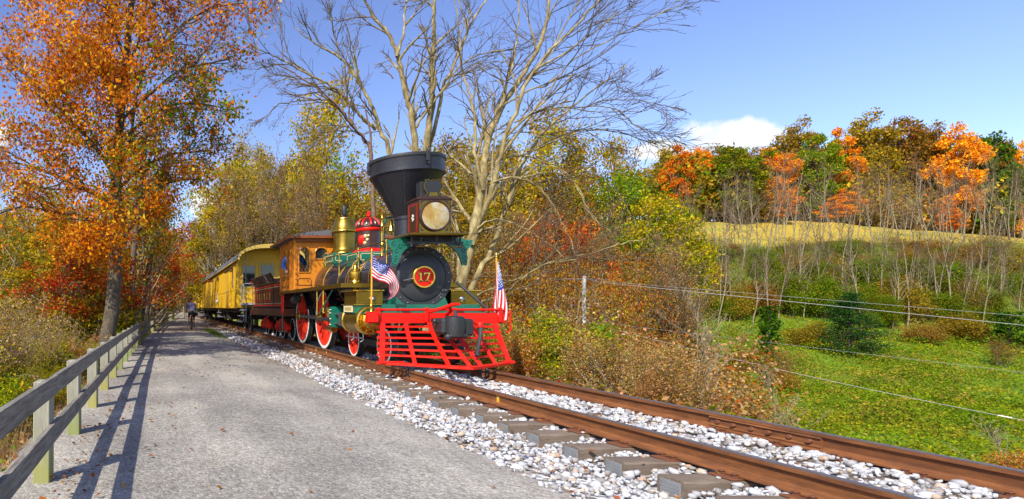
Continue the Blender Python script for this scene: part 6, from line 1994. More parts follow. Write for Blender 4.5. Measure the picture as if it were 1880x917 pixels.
limb_tree('bare_tree', 'tall bare tree with three upright trunks rising straight behind the smokestack', 25, [
    ([(765, 620), (764, 480), (762, 340), (760, 270), (757, 215), (740, 160), (730, 105), (715, 70), (690, 35), (668, 0), (650, -40)], .34, .05, 0, .4, 12),
    ([(728, 105), (738, 60), (746, 20), (752, -40), (760, -100)], .12, .03, .1, .6, 8),
    ([(780, 620), (782, 400), (785, 270), (790, 200), (795, 130), (796, 60), (800, 0), (806, -80)], .34, .08, 0, -.3, 11),
    ([(785, 280), (800, 220), (818, 160), (832, 120), (850, 70), (872, 30), (900, -10), (930, -60)], .17, .05, .2, 1.0, 12),
    ([(764, 235), (785, 200), (815, 165), (842, 128), (870, 108), (910, 96), (950, 92)], .11, .03, -.1, -1.2, 12),
    ([(758, 205), (765, 150), (780, 110), (806, 88), (835, 70)], .08, .03, .1, -.8, 9),
    ([(722, 145), (708, 128), (694, 116)], .06, .025, 0, -.2, 2),
    ([(690, 36), (660, 30), (625, 40), (600, 30)], .05, .012, .2, .5, 7), ([(800, 20), (780, 5), (750, 0), (720, 5)], .06, .015, .2, .5, 6),
    ([(815, 165), (845, 140), (880, 118), (925, 118), (960, 120)], .06, .015, .1, 1.4, 9)], 'bark_pale', 32, (772, 610))
limb_tree('bare_tree', 'pale yellow-barked bare tree leaning left, seen left of the smokestack', 23, [
    ([(730, 520), (722, 400), (714, 285), (700, 245), (684, 200), (660, 160), (640, 125), (622, 105), (595, 90), (565, 70), (540, 50)], .20, .03, 0, .8, 15),
    ([(690, 238), (668, 222), (645, 195), (620, 170), (590, 150), (560, 130), (520, 112), (480, 95), (445, 75)], .14, .02, 0, -.6, 17),
    ([(625, 108), (618, 70), (612, 35), (600, 0), (590, -40)], .07, .015, .3, .2, 11),
    ([(560, 130), (520, 125), (480, 126), (455, 128)], .04, .010, -.2, -.4, 9), ([(520, 112), (515, 60), (512, 10), (508, -40)], .04, .012, 0, .6, 10)], 'bark_pale', 33, (728, 500))
limb_tree('bare_tree', 'dark crooked bare tree with a drooping side limb, at the left edge of the smokestack', 21, [
    ([(690, 520), (686, 400), (680, 285), (668, 255), (648, 232), (620, 195), (595, 175), (575, 160), (550, 145), (525, 128), (500, 115)], .17, .03, 0, .6, 13),
    ([(640, 233), (622, 234), (602, 245), (580, 258), (562, 270)], .07, .02, -.1, -.5, 8),
    ([(624, 232), (630, 200), (633, 165), (634, 120), (637, 80)], .05, .012, -.1, .1, 8),
    ([(618, 195), (590, 186), (560, 184), (530, 190), (510, 196), (495, 212), (486, 218)], .05, .012, .1, -.3, 6)], 'bark_red', 34, (688, 500))

# ---- prototypes ------------------------------------------------------------
def W_(*a): a = np.array(a, float); return a / a.sum()
far_tree('maple_orange', 101, 18, 4.3, ORANGE + REDS[3:], W_(3, 4, 1.5, 2, .6), .12, 120, 105, .46, 'bark_grey')
far_tree('maple_orange_b', 102, 17, 3.8, ORANGE + RUST[:2], W_(3, 3, 2, 1, 1, 1), .18, 90, 105, .46, 'bark_grey', notch=.35)
far_tree('hill_green', 103, 17, 4.6, GREEN[1:] + OLIVE[1:3] + YGREEN[2:3] + GOLD[:1], W_(3, 2.5, 1.5, 2, 2, 1.5, .6), .15, 125, 105, .46, 'bark_dark')
far_tree('hill_dark', 104, 16, 4.4, DGREEN[1:] + GREEN[:3] + OLIVE[2:3] + BROWNS[2:3], W_(1, 2, 2, 2, 1.5, 2, 1), .12, 125, 105, .46, 'bark_dark')
far_tree('hill_olive', 105, 18, 5.4, OLIVE + GOLD[:2] + BROWNS[1:2], W_(2, 3, 1, 2, 1, 1, 2), .15, 140, 105, .46, 'bark_dark')
far_tree('hill_brown', 106, 18, 5.6, BROWNS + OLIVE[:2] + RUST[:1], W_(3, 3, 2, 2, 2, 1, 1), .15, 150, 105, .46, 'bark_dark')
far_tree('wood_gold', 107, 16, 4.8, GOLD + OLIVE + YGREEN[:2], W_(3, 2, 1.5, 2, 2, 1.5, 1, 1, 3, 2.5), .12, 90, 125, .26, 'bark_grey')
far_tree('wood_ygreen', 108, 16, 4.6, YGREEN + GOLD[:2] + GREEN[3:], W_(3, 3, 2, 1.5, 1.5, 1, 1), .12, 80, 125, .27, 'bark_grey')
far_tree('wood_brown', 109, 15, 4.6, BROWNS + OLIVE + TANL[3:] + RUST[:2], W_(2, 2, 1.5, 2, 2, 1.5, 1, 1.5, 1, .8, .8), .10, 80, 115, .20, 'bark_dark')
far_tree('wood_green', 110, 14, 4.2, GREEN + YGREEN[:3], W_(1.5, 3, 3, 2, 1.5, 1, 1.5), .14, 84, 130, .22, 'bark_dark')
far_tree('wood_red', 111, 11, 3.4, REDS + RUST[:2] + ORANGE[:2] + BROWNS[:2], W_(2, 2, 1.2, 2, 2, 2, 1.5, 1, 2, 2), .12, 66, 110, .17, 'bark_dark')
far_tree('left_red', 112, 10, 3.2, REDS + ORANGE[:2] + RUST[:2] + GREEN[1:3] + YGREEN[2:3], W_(3.5, 4.5, 1.5, 3, 1.6, 1, 1.2, 1.2, .8, .8, .6), .22, 70, 120, .17, 'bark_grey')
far_tree('left_mixed', 113, 11, 3.2, OLIVE + GOLD + GREEN[1:3] + RUST[:2], W_(2, 2, 1, 1.5, 1.2, 1, 1.2, 1.2, 2, 2, 1.2, 1), .25, 74, 120, .16, 'bark_grey')
far_tree('thicket_gold', 114, 7, 3.2, GOLD[2:] + RUST + BROWNS + TANL[2:], W_(1.2, 1.5, 2, 1.4, 2, .8, 2, 1.5, 1.5, 1.5, 1.2, 1.5), .05, 70, 105, .14, 'bark_twig')
for k, (sd_, h) in enumerate(((201, 14), (202, 12), (203, 15), (204, 11))):
    bare_tree('sapling_%d' % k, sd_, h, 'bark_grey', .085 if h > 12 else .065, .34, 10, crownfrac=.35, depth=3, rmin=.014)
bare_tree('bare_leafy', 205, 13, 'bark_grey', .12, .5, 13, GOLD + YGREEN + OLIVE[1:2], 5, .20)
bare_tree('bare_leafy_b', 206, 15, 'bark_grey', .13, .5, 14, OLIVE + GOLD + YGREEN[2:3] + BROWNS[:1], 5, .20, fork=2)
bare_tree('bare_twiggy', 207, 12, 'bark_twig', .10, .55, 16, TANL + BROWNS, 1, .12, fork=2)
bare_tree('thin_shoot', 208, 3.6, 'bark_grey', .026, .5, 8, crownfrac=.3, rmin=.004)
bare_tree('thin_shoot_b', 209, 3.0, 'bark_grey', .022, .55, 8, fork=2, crownfrac=.2, rmin=.004)
shrub('tan_bush', 301, 2.6, 1.5, TANL + BROWNS[:2] + RUST[:1], None, 11, 5, .075, 'bark_grey', .9, leafspread=1.7)
shrub('tan_bush_b', 302, 2.1, 1.4, TANL + BROWNS + OLIVE[:1], None, 10, 5, .07, 'bark_dark', .9, leafspread=1.8)
shrub('rust_bush', 303, 1.8, 1.3, TANL[1:] + RUST + REDS[:1] + GREEN[2:3], None, 10, 5, .07, 'bark_dark', .4, leafspread=1.7)
shrub('red_bush', 304, 1.7, 1.1, REDS + RUST + TANL[2:] + BROWNS[:2], None, 10, 5, .065, 'bark_dark', .3, leafspread=1.8)
shrub('olive_bush', 305, 2.2, 1.5, OLIVE + YGREEN[:3] + GREEN[2:] + GOLD[:2], None, 11, 6, .065, 'bark_twig', .2, leafspread=1.7)
shrub('green_bush', 306, 1.7, 1.4, GREEN[1:] + YGREEN[:3], None, 11, 10, .08, 'bark_dark', .1)
shrub('twig_bush', 307, 2.8, 1.7, TANL + OLIVE + GOLD[:1], None, 15, 2, .055, 'bark_grey', .2)
shrub('far_green', 308, 4.2, 2.6, GREEN[1:] + GREEN[1:3] + OLIVE[:2], None, 11, 12, .19, 'bark_dark', 0, leafspread=1.5)
shrub('far_olive', 309, 4.2, 2.6, OLIVE + GREEN[1:2] + BROWNS[1:] + GOLD[:1], None, 11, 9, .19, 'bark_twig', 0, leafspread=1.5)
shrub('far_tan', 310, 3.6, 2.3, BROWNS + TANL[2:] + OLIVE[:2] + RUST[:1], None, 12, 7, .16, 'bark_twig', 0, leafspread=1.4)
shrub('far_twig', 311, 4.6, 2.4, BROWNS + OLIVE[:1], None, 14, 1, .16, 'bark_grey', 0)
shrub('near_green', 312, 1.1, .8, GREEN[1:] + YGREEN, None, 10, 9, .06, 'bark_dark', .1)
shrub('near_red', 313, .8, .5, REDS + RUST + GREEN[1:2] + ORANGE[:1], None, 10, 8, .045, 'bark_dark', .1)

# evergreen on the slope
def juniper():
    rng = np.random.default_rng(401)
    polys = [smooth(np.array([(0, 0, -.5), (.05, 0, 2.5), (0, .1, 6.4)]), [.16, .11, .02], 4)]
    C = []
    for k in range(150):
        z = .25 + 6.2 * rng.random() ** 1.25
        rr = 2.5 * (1 - (z / 7.0) ** 1.9) * rng.uniform(.45, 1.12) + .1
        a = rng.uniform(0, 2 * pi); tip = np.array((cos(a) * rr, sin(a) * rr, z + .25 * rr)); s = np.array((0, 0, z - .15))
        polys.append((np.array([s, (s + tip) / 2 + (0, 0, -.06), tip]), np.array([.035, .022, .010])))
        f = rng.uniform(.3, 1.05, 52)[:, None]
        C.append(s + (tip - s) * f + rng.normal(0, .17, (52, 3)))
    C = np.concatenate(C)
    proto('juniper', polys, [], leaf_arrays(rng, C, .23, [(.014, .06, .014), (.024, .09, .018), (.045, .12, .018), (.07, .14, .02)], None, aspect=.34, flat=-.2), 'bark_dark')
juniper()
def ivy(key, seed, H, R):
    rng = np.random.default_rng(seed)
    polys = [smooth(np.array([(0, 0, -.4), (.1, 0, H * .5), (.15, .1, H)]), [.22, .16, .07], 4)]
    z = rng.random(1900) * H * 1.05; a = rng.uniform(0, 2 * pi, 1900); rr = R * (1.05 - .3 * (z / H)) * (.7 + .45 * np.sin(a * 2 + z * 1.9) * np.sin(z * 2.3 + 1)) * rng.uniform(.5, 1.1, 1900)
    C = np.stack([rr * np.cos(a) + .1 * z / H, rr * np.sin(a), z], 1)
    proto(key, polys, [], leaf_arrays(rng, C, .24, DGREEN + GREEN[:3], None, flat=.2), 'bark_dark')
ivy('ivy_trunk', 411, 5.5, .95); ivy('ivy_mound', 412, 3.6, 1.35)

def join_plants(name, items, desc, thin=.22, grow_=1.9):
    """plants too many to single out, as one object: items = [(key, loc, s, sz)]"""
    Vs, Fs, Cs, b = [], [], [], 0
    for key, loc, s_, sz in items:
        a = RNG.uniform(0, 2 * pi); ca, sa = cos(a), sin(a)
        for nm, me in PROTO[key]:
            n = len(me.vertices); v = np.empty(n * 3, np.float32); me.vertices.foreach_get('co', v); v = v.reshape(-1, 3)
            f = np.empty(len(me.loops), np.int32); me.loops.foreach_get('vertex_index', f)
            if 'tint' in me.color_attributes:
                c = np.empty(n * 4, np.float32); me.color_attributes['tint'].data.foreach_get('color', c); c = c.reshape(-1, 4)[:, :3]
            else: c = np.tile(np.array((.16, .12, .075), np.float32), (n, 1))
            if nm != 'crown' and key != 'far_twig': continue
            if nm == 'crown':
                q = v.reshape(-1, 4, 3); keep = RNG.random(len(q)) < thin
                m = q.mean(1, keepdims=True); q = (m + (q - m) * grow_)[keep]
                v = q.reshape(-1, 3); c = c.reshape(-1, 4, 3)[keep].reshape(-1, 3); n = len(v); f = np.arange(n, dtype=np.int32)
            x, y = v[:, 0] * s_, v[:, 1] * s_
            Vs.append(np.stack([x * ca - y * sa + loc[0], x * sa + y * ca + loc[1], v[:, 2] * sz + loc[2]], 1)); Fs.append(f.reshape(-1, 4) + b); Cs.append(c * RNG.uniform(.85, 1.15)); b += n
    return tag(fast_mesh(name, np.concatenate(Vs), np.concatenate(Fs), M['leaf'], np.concatenate(Cs)), desc, 'undergrowth', kind='stuff')

# ------------------------------------------------------------------ planting: the hill on the right
HY = 109
def hill(px, top, hw, key, name, label, Y=HY, pr=None):
    x = (px - VX) * Y / F; z = float(terr(x, Y)) - .3
    H0 = {'maple_orange': 18, 'maple_orange_b': 17, 'hill_green': 17, 'hill_dark': 16, 'hill_olive': 18, 'hill_brown': 18}[key]
    W0 = {'maple_orange': 4.3, 'maple_orange_b': 3.8, 'hill_green': 4.6, 'hill_dark': 4.4, 'hill_olive': 5.4, 'hill_brown': 5.6}[key]
    H = EYE + (VY - top) * Y / F - z
    return plant(key, name, (x, Y, z), label, 'tree', 'trees along the top of the hill field', hw * Y / F / W0 * .84, H / H0)
hill(1243, 268, 27, 'maple_orange_b', 'maple_tree', 'thin yellow-orange tree at the left end of the hilltop row, below the white cloud', 106)
hill(1287, 266, 34, 'maple_orange', 'maple_tree', 'rounded orange-red maple second from the left in the hilltop row')
hill(1350, 256, 46, 'hill_green', 'broadleaf_tree', 'rounded green tree on the hilltop under the middle of the white cloud', 105)
hill(1418, 270, 40, 'maple_orange', 'maple_tree', 'broad orange maple between the round green tree and the olive tree on the hilltop', 107)
hill(1466, 231, 42, 'hill_olive', 'broadleaf_tree', 'olive tree on the hilltop just right of the white cloud', 113)
hill(1500, 236, 34, 'hill_green', 'broadleaf_tree', 'dark green tree left of the tall narrow orange maple on the hilltop', 105.5)
hill(1537, 238, 32, 'maple_orange_b', 'maple_tree', 'narrow orange maple in the middle of the hilltop row', 106)
hill(1592, 220, 50, 'hill_olive', 'broadleaf_tree', 'wide golden olive tree near the highest point of the hilltop row', 112)
hill(1660, 214, 58, 'hill_brown', 'broadleaf_tree', 'widest brown tree crown at the highest point of the hilltop row', 112)
hill(1712, 240, 40, 'hill_olive', 'broadleaf_tree', 'brown olive tree left of the tallest bright orange maple', 110)
hill(1757, 227, 40, 'maple_orange', 'maple_tree', 'tallest bright orange maple on the right part of the hill', 104)
hill(1826, 248, 40, 'hill_dark', 'broadleaf_tree', 'dark green tree between the two orange maples at the right end of the hill', 104)
hill(1876, 256, 32, 'maple_orange', 'maple_tree', 'orange maple cut by the right edge of the picture on the hill', 105)
hill(1915, 250, 45, 'hill_green', 'broadleaf_tree', 'green tree just outside the right end of the hilltop row', 108)
LOW = [(1260, 335, 'hill_olive'), (1310, 330, 'hill_brown'), (1375, 325, 'hill_olive'), (1440, 318, 'hill_olive'), (1490, 310, 'hill_brown'), (1560, 305, 'hill_olive'), (1610, 300, 'hill_olive'), (1665, 310, 'hill_green'), (1715, 315, 'hill_brown'), (1790, 330, 'hill_olive'), (1845, 320, 'hill_dark'), (1890, 330, 'hill_brown')]
for k, (px, top, key) in enumerate(LOW):
    o = hill(px, top, 40, key, 'understory_tree', 'low olive and brown tree filling the foot of the hilltop row above the yellow field', 111 + (k % 3))
    o['group'] = 'low trees at the foot of the hilltop row'
for px, top, hw, Y in ((1545, 348, 28, 103), (1440, 350, 18, 103), (1748, 375, 20, 100), (1530, 372, 22, 102)):
    o = hill(px, top, hw, 'maple_orange_b', 'maple_sapling', 'small orange maple sapling in front of the hilltop trees', Y); o['group'] = 'orange maple saplings above the field'

LANDM = [(1215, 'left of the broken snag'), (1300, 'just right of the broken snag'), (1375, 'left of the ivy-covered trunk'), (1425, 'between ivy-covered trunk and evergreen'), (1520, 'behind the lone evergreen'), (1620, 'right of the lone evergreen'), (1700, 'below the tallest orange maple'), (1790, 'left of the ivy mound'), (1850, 'above the ivy mound at the right edge')]
def landmark(px): return [t for p_, t in LANDM if px >= p_][-1] if px >= 1215 else 'left of the broken snag'
sr = random.Random(12)
HTOP = [(1200, 'the thin yellow tree'), (1268, 'the leftmost orange maple'), (1318, 'the round green tree'), (1384, 'the broad orange maple'), (1442, 'the olive tree by the cloud'), (1484, 'the green tree beside it'), (1518, 'the narrow middle maple'), (1562, 'the golden olive tree'), (1622, 'the widest brown tree'), (1690, 'the brown olive tree'), (1732, 'the tallest orange maple'), (1795, 'the right dark green tree'), (1850, 'the rightmost orange maple')]
def hilltop(px): return [t for p_, t in HTOP if px >= p_][-1]
for k in range(82):
    px = 1238 + 650 * (k + sr.random()) / 74
    Y = sr.uniform(70, 84)
    loc = on_ground(px, Y)
    top = sr.uniform(285, 385) + (30 if px < 1330 else 0)
    H = EYE + (VY - top) * Y / F - loc[2]
    q = sr.randrange(4); h0 = (14, 12, 15, 11)[q]
    s = sr.uniform(.8, 1.05)
    plant('sapling_%d' % q, 'bare_sapling', loc, 'slender bare grey tree standing below %s' % hilltop(px), 'tree', 'bare trees before ' + hilltop(px), s * .95, H / h0)
for k, (px, Y, top) in enumerate(((1325, 60, 400), (1475, 59, 430), (1580, 60, 410), (1620, 61, 395), (1665, 59, 430), (1720, 61, 420), (1780, 60, 405), (1840, 60, 400), (1395, 60, 420), (1360, 62, 380), (1455, 60, 400), (1500, 63, 390), (1535, 61, 420), (1690, 62, 400), (1745, 60, 380), (1815, 62, 390), (1300, 62, 400))):
    loc = on_ground(px, Y); H = EYE + (VY - top) * Y / F - loc[2]
    plant('sapling_%d' % (k % 4), 'bare_sapling', loc, 'slender bare grey tree rising from the green slope, ' + landmark(px), 'tree', 'bare trees on the green slope, ' + landmark(px), .8, H / (14, 12, 15, 11)[k % 4])

FAR = {'far_green': ('green leafy shrub on the slope below the hill field', 'green shrubs on the far slope'), 'far_olive': ('olive and yellow-green shrub on the slope below the hill field', 'olive shrubs on the far slope'), 'far_tan': ('tan and brown shrub on the slope below the hill field', 'tan shrubs on the far slope'), 'far_twig': ('bare twiggy shrub on the slope below the hill field', 'twiggy shrubs on the far slope')}
def band(Y): return 'low on the slope' if Y < 61 else 'halfway up the slope' if Y < 67 else 'high on the slope'
for k in range(124):
    px = sr.uniform(1215, 1900); Y = sr.choice((60, 61, 62, 63, 65, 67, 69, 71, 70, 72, 73, 74, 72)) + sr.uniform(-1, 1)
    key = sr.choice(('far_green', 'far_green', 'far_olive', 'far_tan', 'far_green', 'far_twig', 'far_twig', 'far_olive', 'far_green'))
    if px < 1330 and key == 'far_green': key = 'far_tan'
    if Y > 69: key = sr.choice(('far_twig', 'far_green', 'far_tan', 'far_twig', 'far_olive'))
    s = sr.uniform(.32, .75); loc = on_ground(px, Y)
    cap = (EYE + (VY - sr.uniform(436, 470)) * Y / F - loc[2]) / 4.2
    sz = max(.22, min(cap, s * sr.uniform(.8, 1.35)))
    nm = FAR[key][0].split(' on the')[0].replace('olive and yellow-green', 'olive').replace('green leafy', 'green').replace('tan and brown', 'tan')
    plant(key, 'shrub', loc, '%s %s, %s' % (nm, band(Y), landmark(px)), 'shrub', '%ss %s, %s' % (nm, band(Y), landmark(px)), s, sz)
items = []
for k in range(60):
    px = 1225 + 690 * (k + sr.random()) / 60; Y = sr.uniform(107, 116); s = sr.uniform(1.2, 2.1)
    items.append((sr.choice(('far_olive', 'far_tan', 'far_olive', 'far_twig', 'far_tan')), on_ground(px, Y), s, s * sr.uniform(.9, 1.4)))
join_plants('hilltop_undergrowth', items, 'brown and olive undergrowth beneath the hilltop trees above the yellow field')
for k in range(24):
    px = 1215 + 730 * (k + sr.random()) / 24; Y = sr.uniform(122, 138); loc = on_ground(px, Y)
    key = sr.choice(('hill_olive', 'hill_brown', 'hill_green', 'hill_olive')); H = EYE + (VY - sr.uniform(262, 300)) * Y / F - loc[2]
    o = plant(key, 'broadleaf_tree', loc, 'olive or brown tree in the second row behind the hilltop trees', 'tree', 'second row of hilltop trees', .95, H / 17.5)
for px, Y, key, s, sz, lab in ((1437, 46, 'far_twig', .5, .5, 'bare brown twiggy shrub in the valley grass right of the ivy trunk'), (1443, 40, 'far_tan', .34, .42, 'small dark brown shrub in the valley grass just above the lowest wire'), (1375, 47, 'far_olive', .5, .35, 'olive shrub at the left edge of the valley grass'), (1345, 43, 'far_tan', .42, .32, 'orange-tan shrub beside the broken snag foot'), (1690, 54, 'far_tan', .6, .5, 'tan shrub at the top edge of the valley grass'), (1775, 55, 'far_olive', .7, .55, 'olive shrub at the top edge of the grass near the right side'), (1838, 47, 'far_twig', .5, .5, 'bare twiggy shrub in the grass near the right edge'), (1490, 52, 'far_olive', .55, .5, 'olive shrub left of the lone evergreen')):
    plant(key, 'shrub', on_ground(px, Y), lab, 'shrub', None, s, sz)
plant('juniper', 'juniper_tree', on_ground(1560, 49.5), 'dark green cone-shaped evergreen standing alone on the green slope', 'tree', None, .98, .86)
plant('ivy_trunk', 'ivy_covered_trunk', on_ground(1412, 48), 'dark ivy-covered trunk left of the lone evergreen', 'tree', None, 1.0, .92)
plant('ivy_mound', 'ivy_mound', on_ground(1853, 52), 'dark green ivy mound at the right edge of the slope', 'shrub', None, 1.0)
plant('ivy_trunk', 'ivy_covered_trunk', on_ground(1255, 62), 'ivy-covered trunk beside the broken pale snag', 'tree', None, 1.2)

for k in range(44):
    px = 1225 + 680 * (k + sr.random()) / 44; Y = sr.uniform(57, 69); loc = on_ground(px, Y); q = k % 4
    H = EYE + (VY - sr.uniform(425, 500)) * Y / F - loc[2]
    if H > 1.5: plant('sapling_%d' % q, 'bare_sapling', loc, 'short bare grey sapling among the slope brush, ' + landmark(px), 'sapling', 'short saplings in the slope brush, ' + landmark(px), min(.75, .12 * H), H / (14, 12, 15, 11)[q])
# broken snag
b = MB(); b.tube([P(1268, 590, 52), P(1277, 560, 52), P(1287, 530, 52), P(1291, 510, 52), P(1290, 498, 52), P(1286, 493, 52)], [.62, .52, .46, .40, .33, .05], 12)
r = empty('broken_snag', P(1270, 585, 52), 'pale broken tree trunk above the tan brush', 'dead tree'); b.build('trunk', M['bark_snag'], r)
b = MB(); b.tube([P(1290, 535, 52), P(1300, 522, 52), P(1312, 505, 51.5)], [.16, .12, .04], 7); b.tube([P(1284, 548, 52), P(1302, 545, 51.6), P(1318, 520, 51.5), P(1345, 515, 51)], [.16, .12, .08, .03], 7); b.build('broken_limb', M['bark_dark'], r)

# ------------------------------------------------------------------ woods behind the train
WL = [
 # px, Y, top py, key, width scale
 (395, 66, 300, 'bare_leafy', .9), (425, 60, 282, 'wood_ygreen', .85), (470, 56, 272, 'wood_ygreen', .95), (505, 66, 262, 'wood_gold', 1.0), (545, 58, 285, 'wood_gold', .9), (540, 70, 205, 'bare_leafy', 1.5),
 (585, 64, 290, 'bare_leafy_b', 1.0), (622, 60, 272, 'wood_green', .62), (655, 62, 300, 'wood_brown', .95), (690, 56, 320, 'wood_gold', .85), (610, 52, 345, 'wood_brown', .8), (560, 50, 355, 'bare_leafy', .9),
 (500, 50, 365, 'wood_gold', .75), (445, 52, 360, 'bare_leafy_b', .9), (405, 54, 372, 'wood_gold', .8), (380, 62, 400, 'wood_brown', .6), (650, 46, 380, 'bare_leafy_b', .8), (720, 52, 300, 'wood_brown', .9),
 (752, 56, 262, 'wood_gold', .62), (815, 54, 248, 'wood_gold', .8), (850, 58, 262, 'wood_brown', .9), (840, 44, 330, 'bare_leafy_b', .85), (885, 50, 245, 'wood_gold', .7), (925, 54, 262, 'wood_brown', .9), (955, 50, 285, 'bare_leafy', .9),
 (985, 56, 255, 'bare_leafy_b', .9), (1020, 50, 300, 'wood_brown', .85), (1065, 54, 285, 'bare_leafy_b', .8), (1095, 56, 240, 'wood_gold', .7), (1130, 58, 250, 'wood_brown', .7),
 (1120, 48, 310, 'wood_green', .85), (1160, 50, 318, 'wood_green', .8), (1196, 46, 345, 'wood_ygreen', .7), (1222, 48, 350, 'wood_green', .66), (1240, 52, 400, 'wood_ygreen', .5),
 (1000, 38, 380, 'wood_red', .85), (1045, 36, 395, 'wood_red', .8), (975, 34, 420, 'wood_red', .6), (1080, 40, 420, 'wood_red', .7), (935, 40, 400, 'wood_brown', .7), (905, 36, 430, 'wood_brown', .6), (1110, 38, 440, 'wood_brown', .6), (1160, 40, 450, 'thicket_gold', .9), (1205, 42, 470, 'thicket_gold', .8),
 (1060, 30, 470, 'thicket_gold', .6), (1000, 28, 480, 'thicket_gold', .55), (950, 26, 490, 'thicket_gold', .5), (900, 26, 480, 'thicket_gold', .55), (870, 30, 460, 'wood_brown', .5), (1120, 32, 500, 'thicket_gold', .55), (1175, 33, 510, 'thicket_gold', .5),
 (360, 85, 420, 'wood_brown', .7), (340, 96, 470, 'wood_gold', .7), (350, 120, 470, 'wood_brown', .8), (318, 150, 470, 'hill_dark', .8), (305, 165, 500, 'wood_gold', .9), (330, 185, 495, 'hill_dark', 1.0), (322, 240, 505, 'hill_dark', 1.3), (340, 250, 500, 'hill_dark', 1.5), (300, 245, 500, 'hill_dark', 1.4)]
HH = {'wood_gold': 16, 'wood_ygreen': 16, 'wood_brown': 15, 'wood_green': 14, 'wood_red': 11, 'thicket_gold': 7, 'bare_leafy': 13, 'bare_leafy_b': 15, 'left_red': 10, 'left_mixed': 11, 'hill_dark': 16, 'bare_twiggy': 12, 'hill_olive': 18}
WLAB = {'wood_gold': 'golden and olive leaved tree', 'wood_ygreen': 'yellow-green leaved tree', 'wood_brown': 'brown and olive leaved tree', 'wood_green': 'bright green leaved tree', 'wood_red': 'red and rust leaved understory tree', 'thicket_gold': 'low rusty thicket tree', 'bare_leafy': 'twiggy tree with thin golden leaves', 'bare_leafy_b': 'forked twiggy tree with thin brown leaves', 'hill_dark': 'dark green tree'}
def zone(px, Y):
    if Y > 80: return 'at the far end of the path'
    return 'behind the rear of the yellow coaches' if px < 430 else 'behind the coach platform' if px < 520 else 'behind the cab and domes' if px < 730 else 'behind the smokestack' if px < 870 else 'behind the right-hand flag' if px < 960 else 'right of the locomotive' if px < 1090 else 'behind the utility pole' if px < 1150 else 'beside the broken snag' if px < 1215 else 'at the left foot of the hill'
for px, Y, top, key, ws in WL:
    loc = on_ground(px, Y)
    H = EYE + (VY - top) * Y / F - loc[2]
    z = zone(px, Y)
    plant(key, 'woodland_tree', loc, '%s in the wood %s' % (WLAB[key], z) if 'path' not in z else '%s %s' % (WLAB[key], z), 'tree', '%s, %s' % (WLAB[key], z), (1.45 if 'bare' in key else 1.1) * ws * (1 + max(0, (Y - 90)) * .004), H / HH[key])
def zone2(px): return 'behind the smokestack and lamp' if px < 900 else 'behind the right-hand flag' if px < 980 else 'behind the red understory trees' if px < 1095 else 'below the bright green trees' if px < 1200 else 'above the broken snag'
# understory trunks seen in the wood: grey poles
for k in range(26):
    px = sr.uniform(860, 1240); Y = sr.uniform(34, 58); loc = on_ground(px, Y)
    plant('bare_twiggy', 'bare_sapling', loc, 'thin brown twiggy tree in the wood ' + zone2(px), 'tree', 'twiggy trees ' + zone2(px), sr.uniform(.6, .9), sr.uniform(.7, 1.05))
for k in range(16):
    px = sr.uniform(385, 720); Y = sr.uniform(40, 58); loc = on_ground(px, Y)
    plant('bare_twiggy', 'bare_sapling', loc, 'thin brown twiggy tree in the wood ' + zone(px, Y), 'tree', 'twiggy trees ' + zone(px, Y), sr.uniform(.7, 1.0), sr.uniform(.8, 1.15))

# ------------------------------------------------------------------ brush beside the track on the right
def bush(px, Y, key, s, label, group, name='shrub', cat='shrub', sz=None):
    return plant(key, name, on_ground(px, Y), label, cat, group, s, sz)
BL = {'tan_bush': 'dry tan bush on the bank right of the track', 'tan_bush_b': 'tan and brown bush on the bank right of the track', 'rust_bush': 'rusty brown bush on the bank right of the track', 'red_bush': 'red bush on the bank right of the track', 'olive_bush': 'olive green bush on the bank right of the track', 'green_bush': 'green bush on the bank right of the track', 'twig_bush': 'twiggy bush on the bank right of the track'}
for k in range(74):
    px = 925 + (1225 - 925) * ((k * .618) % 1)
    x = sr.uniform(7.3, 17.5)
    Y = x / ((px - VX) / F)
    if Y > 27: continue
    key = sr.choice(('tan_bush', 'tan_bush_b', 'rust_bush', 'rust_bush', 'olive_bush', 'twig_bush', 'twig_bush', 'red_bush' if px < 1090 else 'tan_bush', 'red_bush' if px < 1040 else 'tan_bush_b', 'green_bush'))
    if px > 1120 and key in ('olive_bush', 'green_bush'): key = 'tan_bush_b'
    s = sr.uniform(.5, 1.3) * (.55 + .55 * min(1, (x - 7.0) / 3.5))
    if px > 1130: s *= .78
    if px > 1180: s *= .8
    if px > 1030: s *= .84
    zt = 'beside the right-hand flag' if px < 985 else 'left of the utility pole' if px < 1050 else 'below the utility pole' if px < 1110 else 'right of the utility pole' if px < 1190 else 'at the right brush end'
    zd = 'close to the rail' if x < 9.3 else 'further down the bank' if x < 13 else 'at the foot of the bank'
    nm = BL[key].split(' on the')[0]
    bush(px, Y, key, s, '%s %s, %s' % (nm, zt, zd), '%s %s, %s' % (nm.replace('bush', 'bushes', 1), zt, zd))
for px, Y, s in ((1235, 20, 1.25), (1265, 22, 1.3), (1215, 24, 1.4), (1290, 24, 1.1), (1180, 22, 1.3)):
    bush(px, Y, 'tan_bush', s * 1.35, 'tall bush of pale tan leaves ' + {1235: 'straight below the broken snag', 1265: 'touching the foot of the broken snag', 1215: 'left of the broken snag', 1290: 'right of the broken snag foot', 1180: 'furthest left of the snag bushes'}[px], 'pinkish tan bushes below the snag')
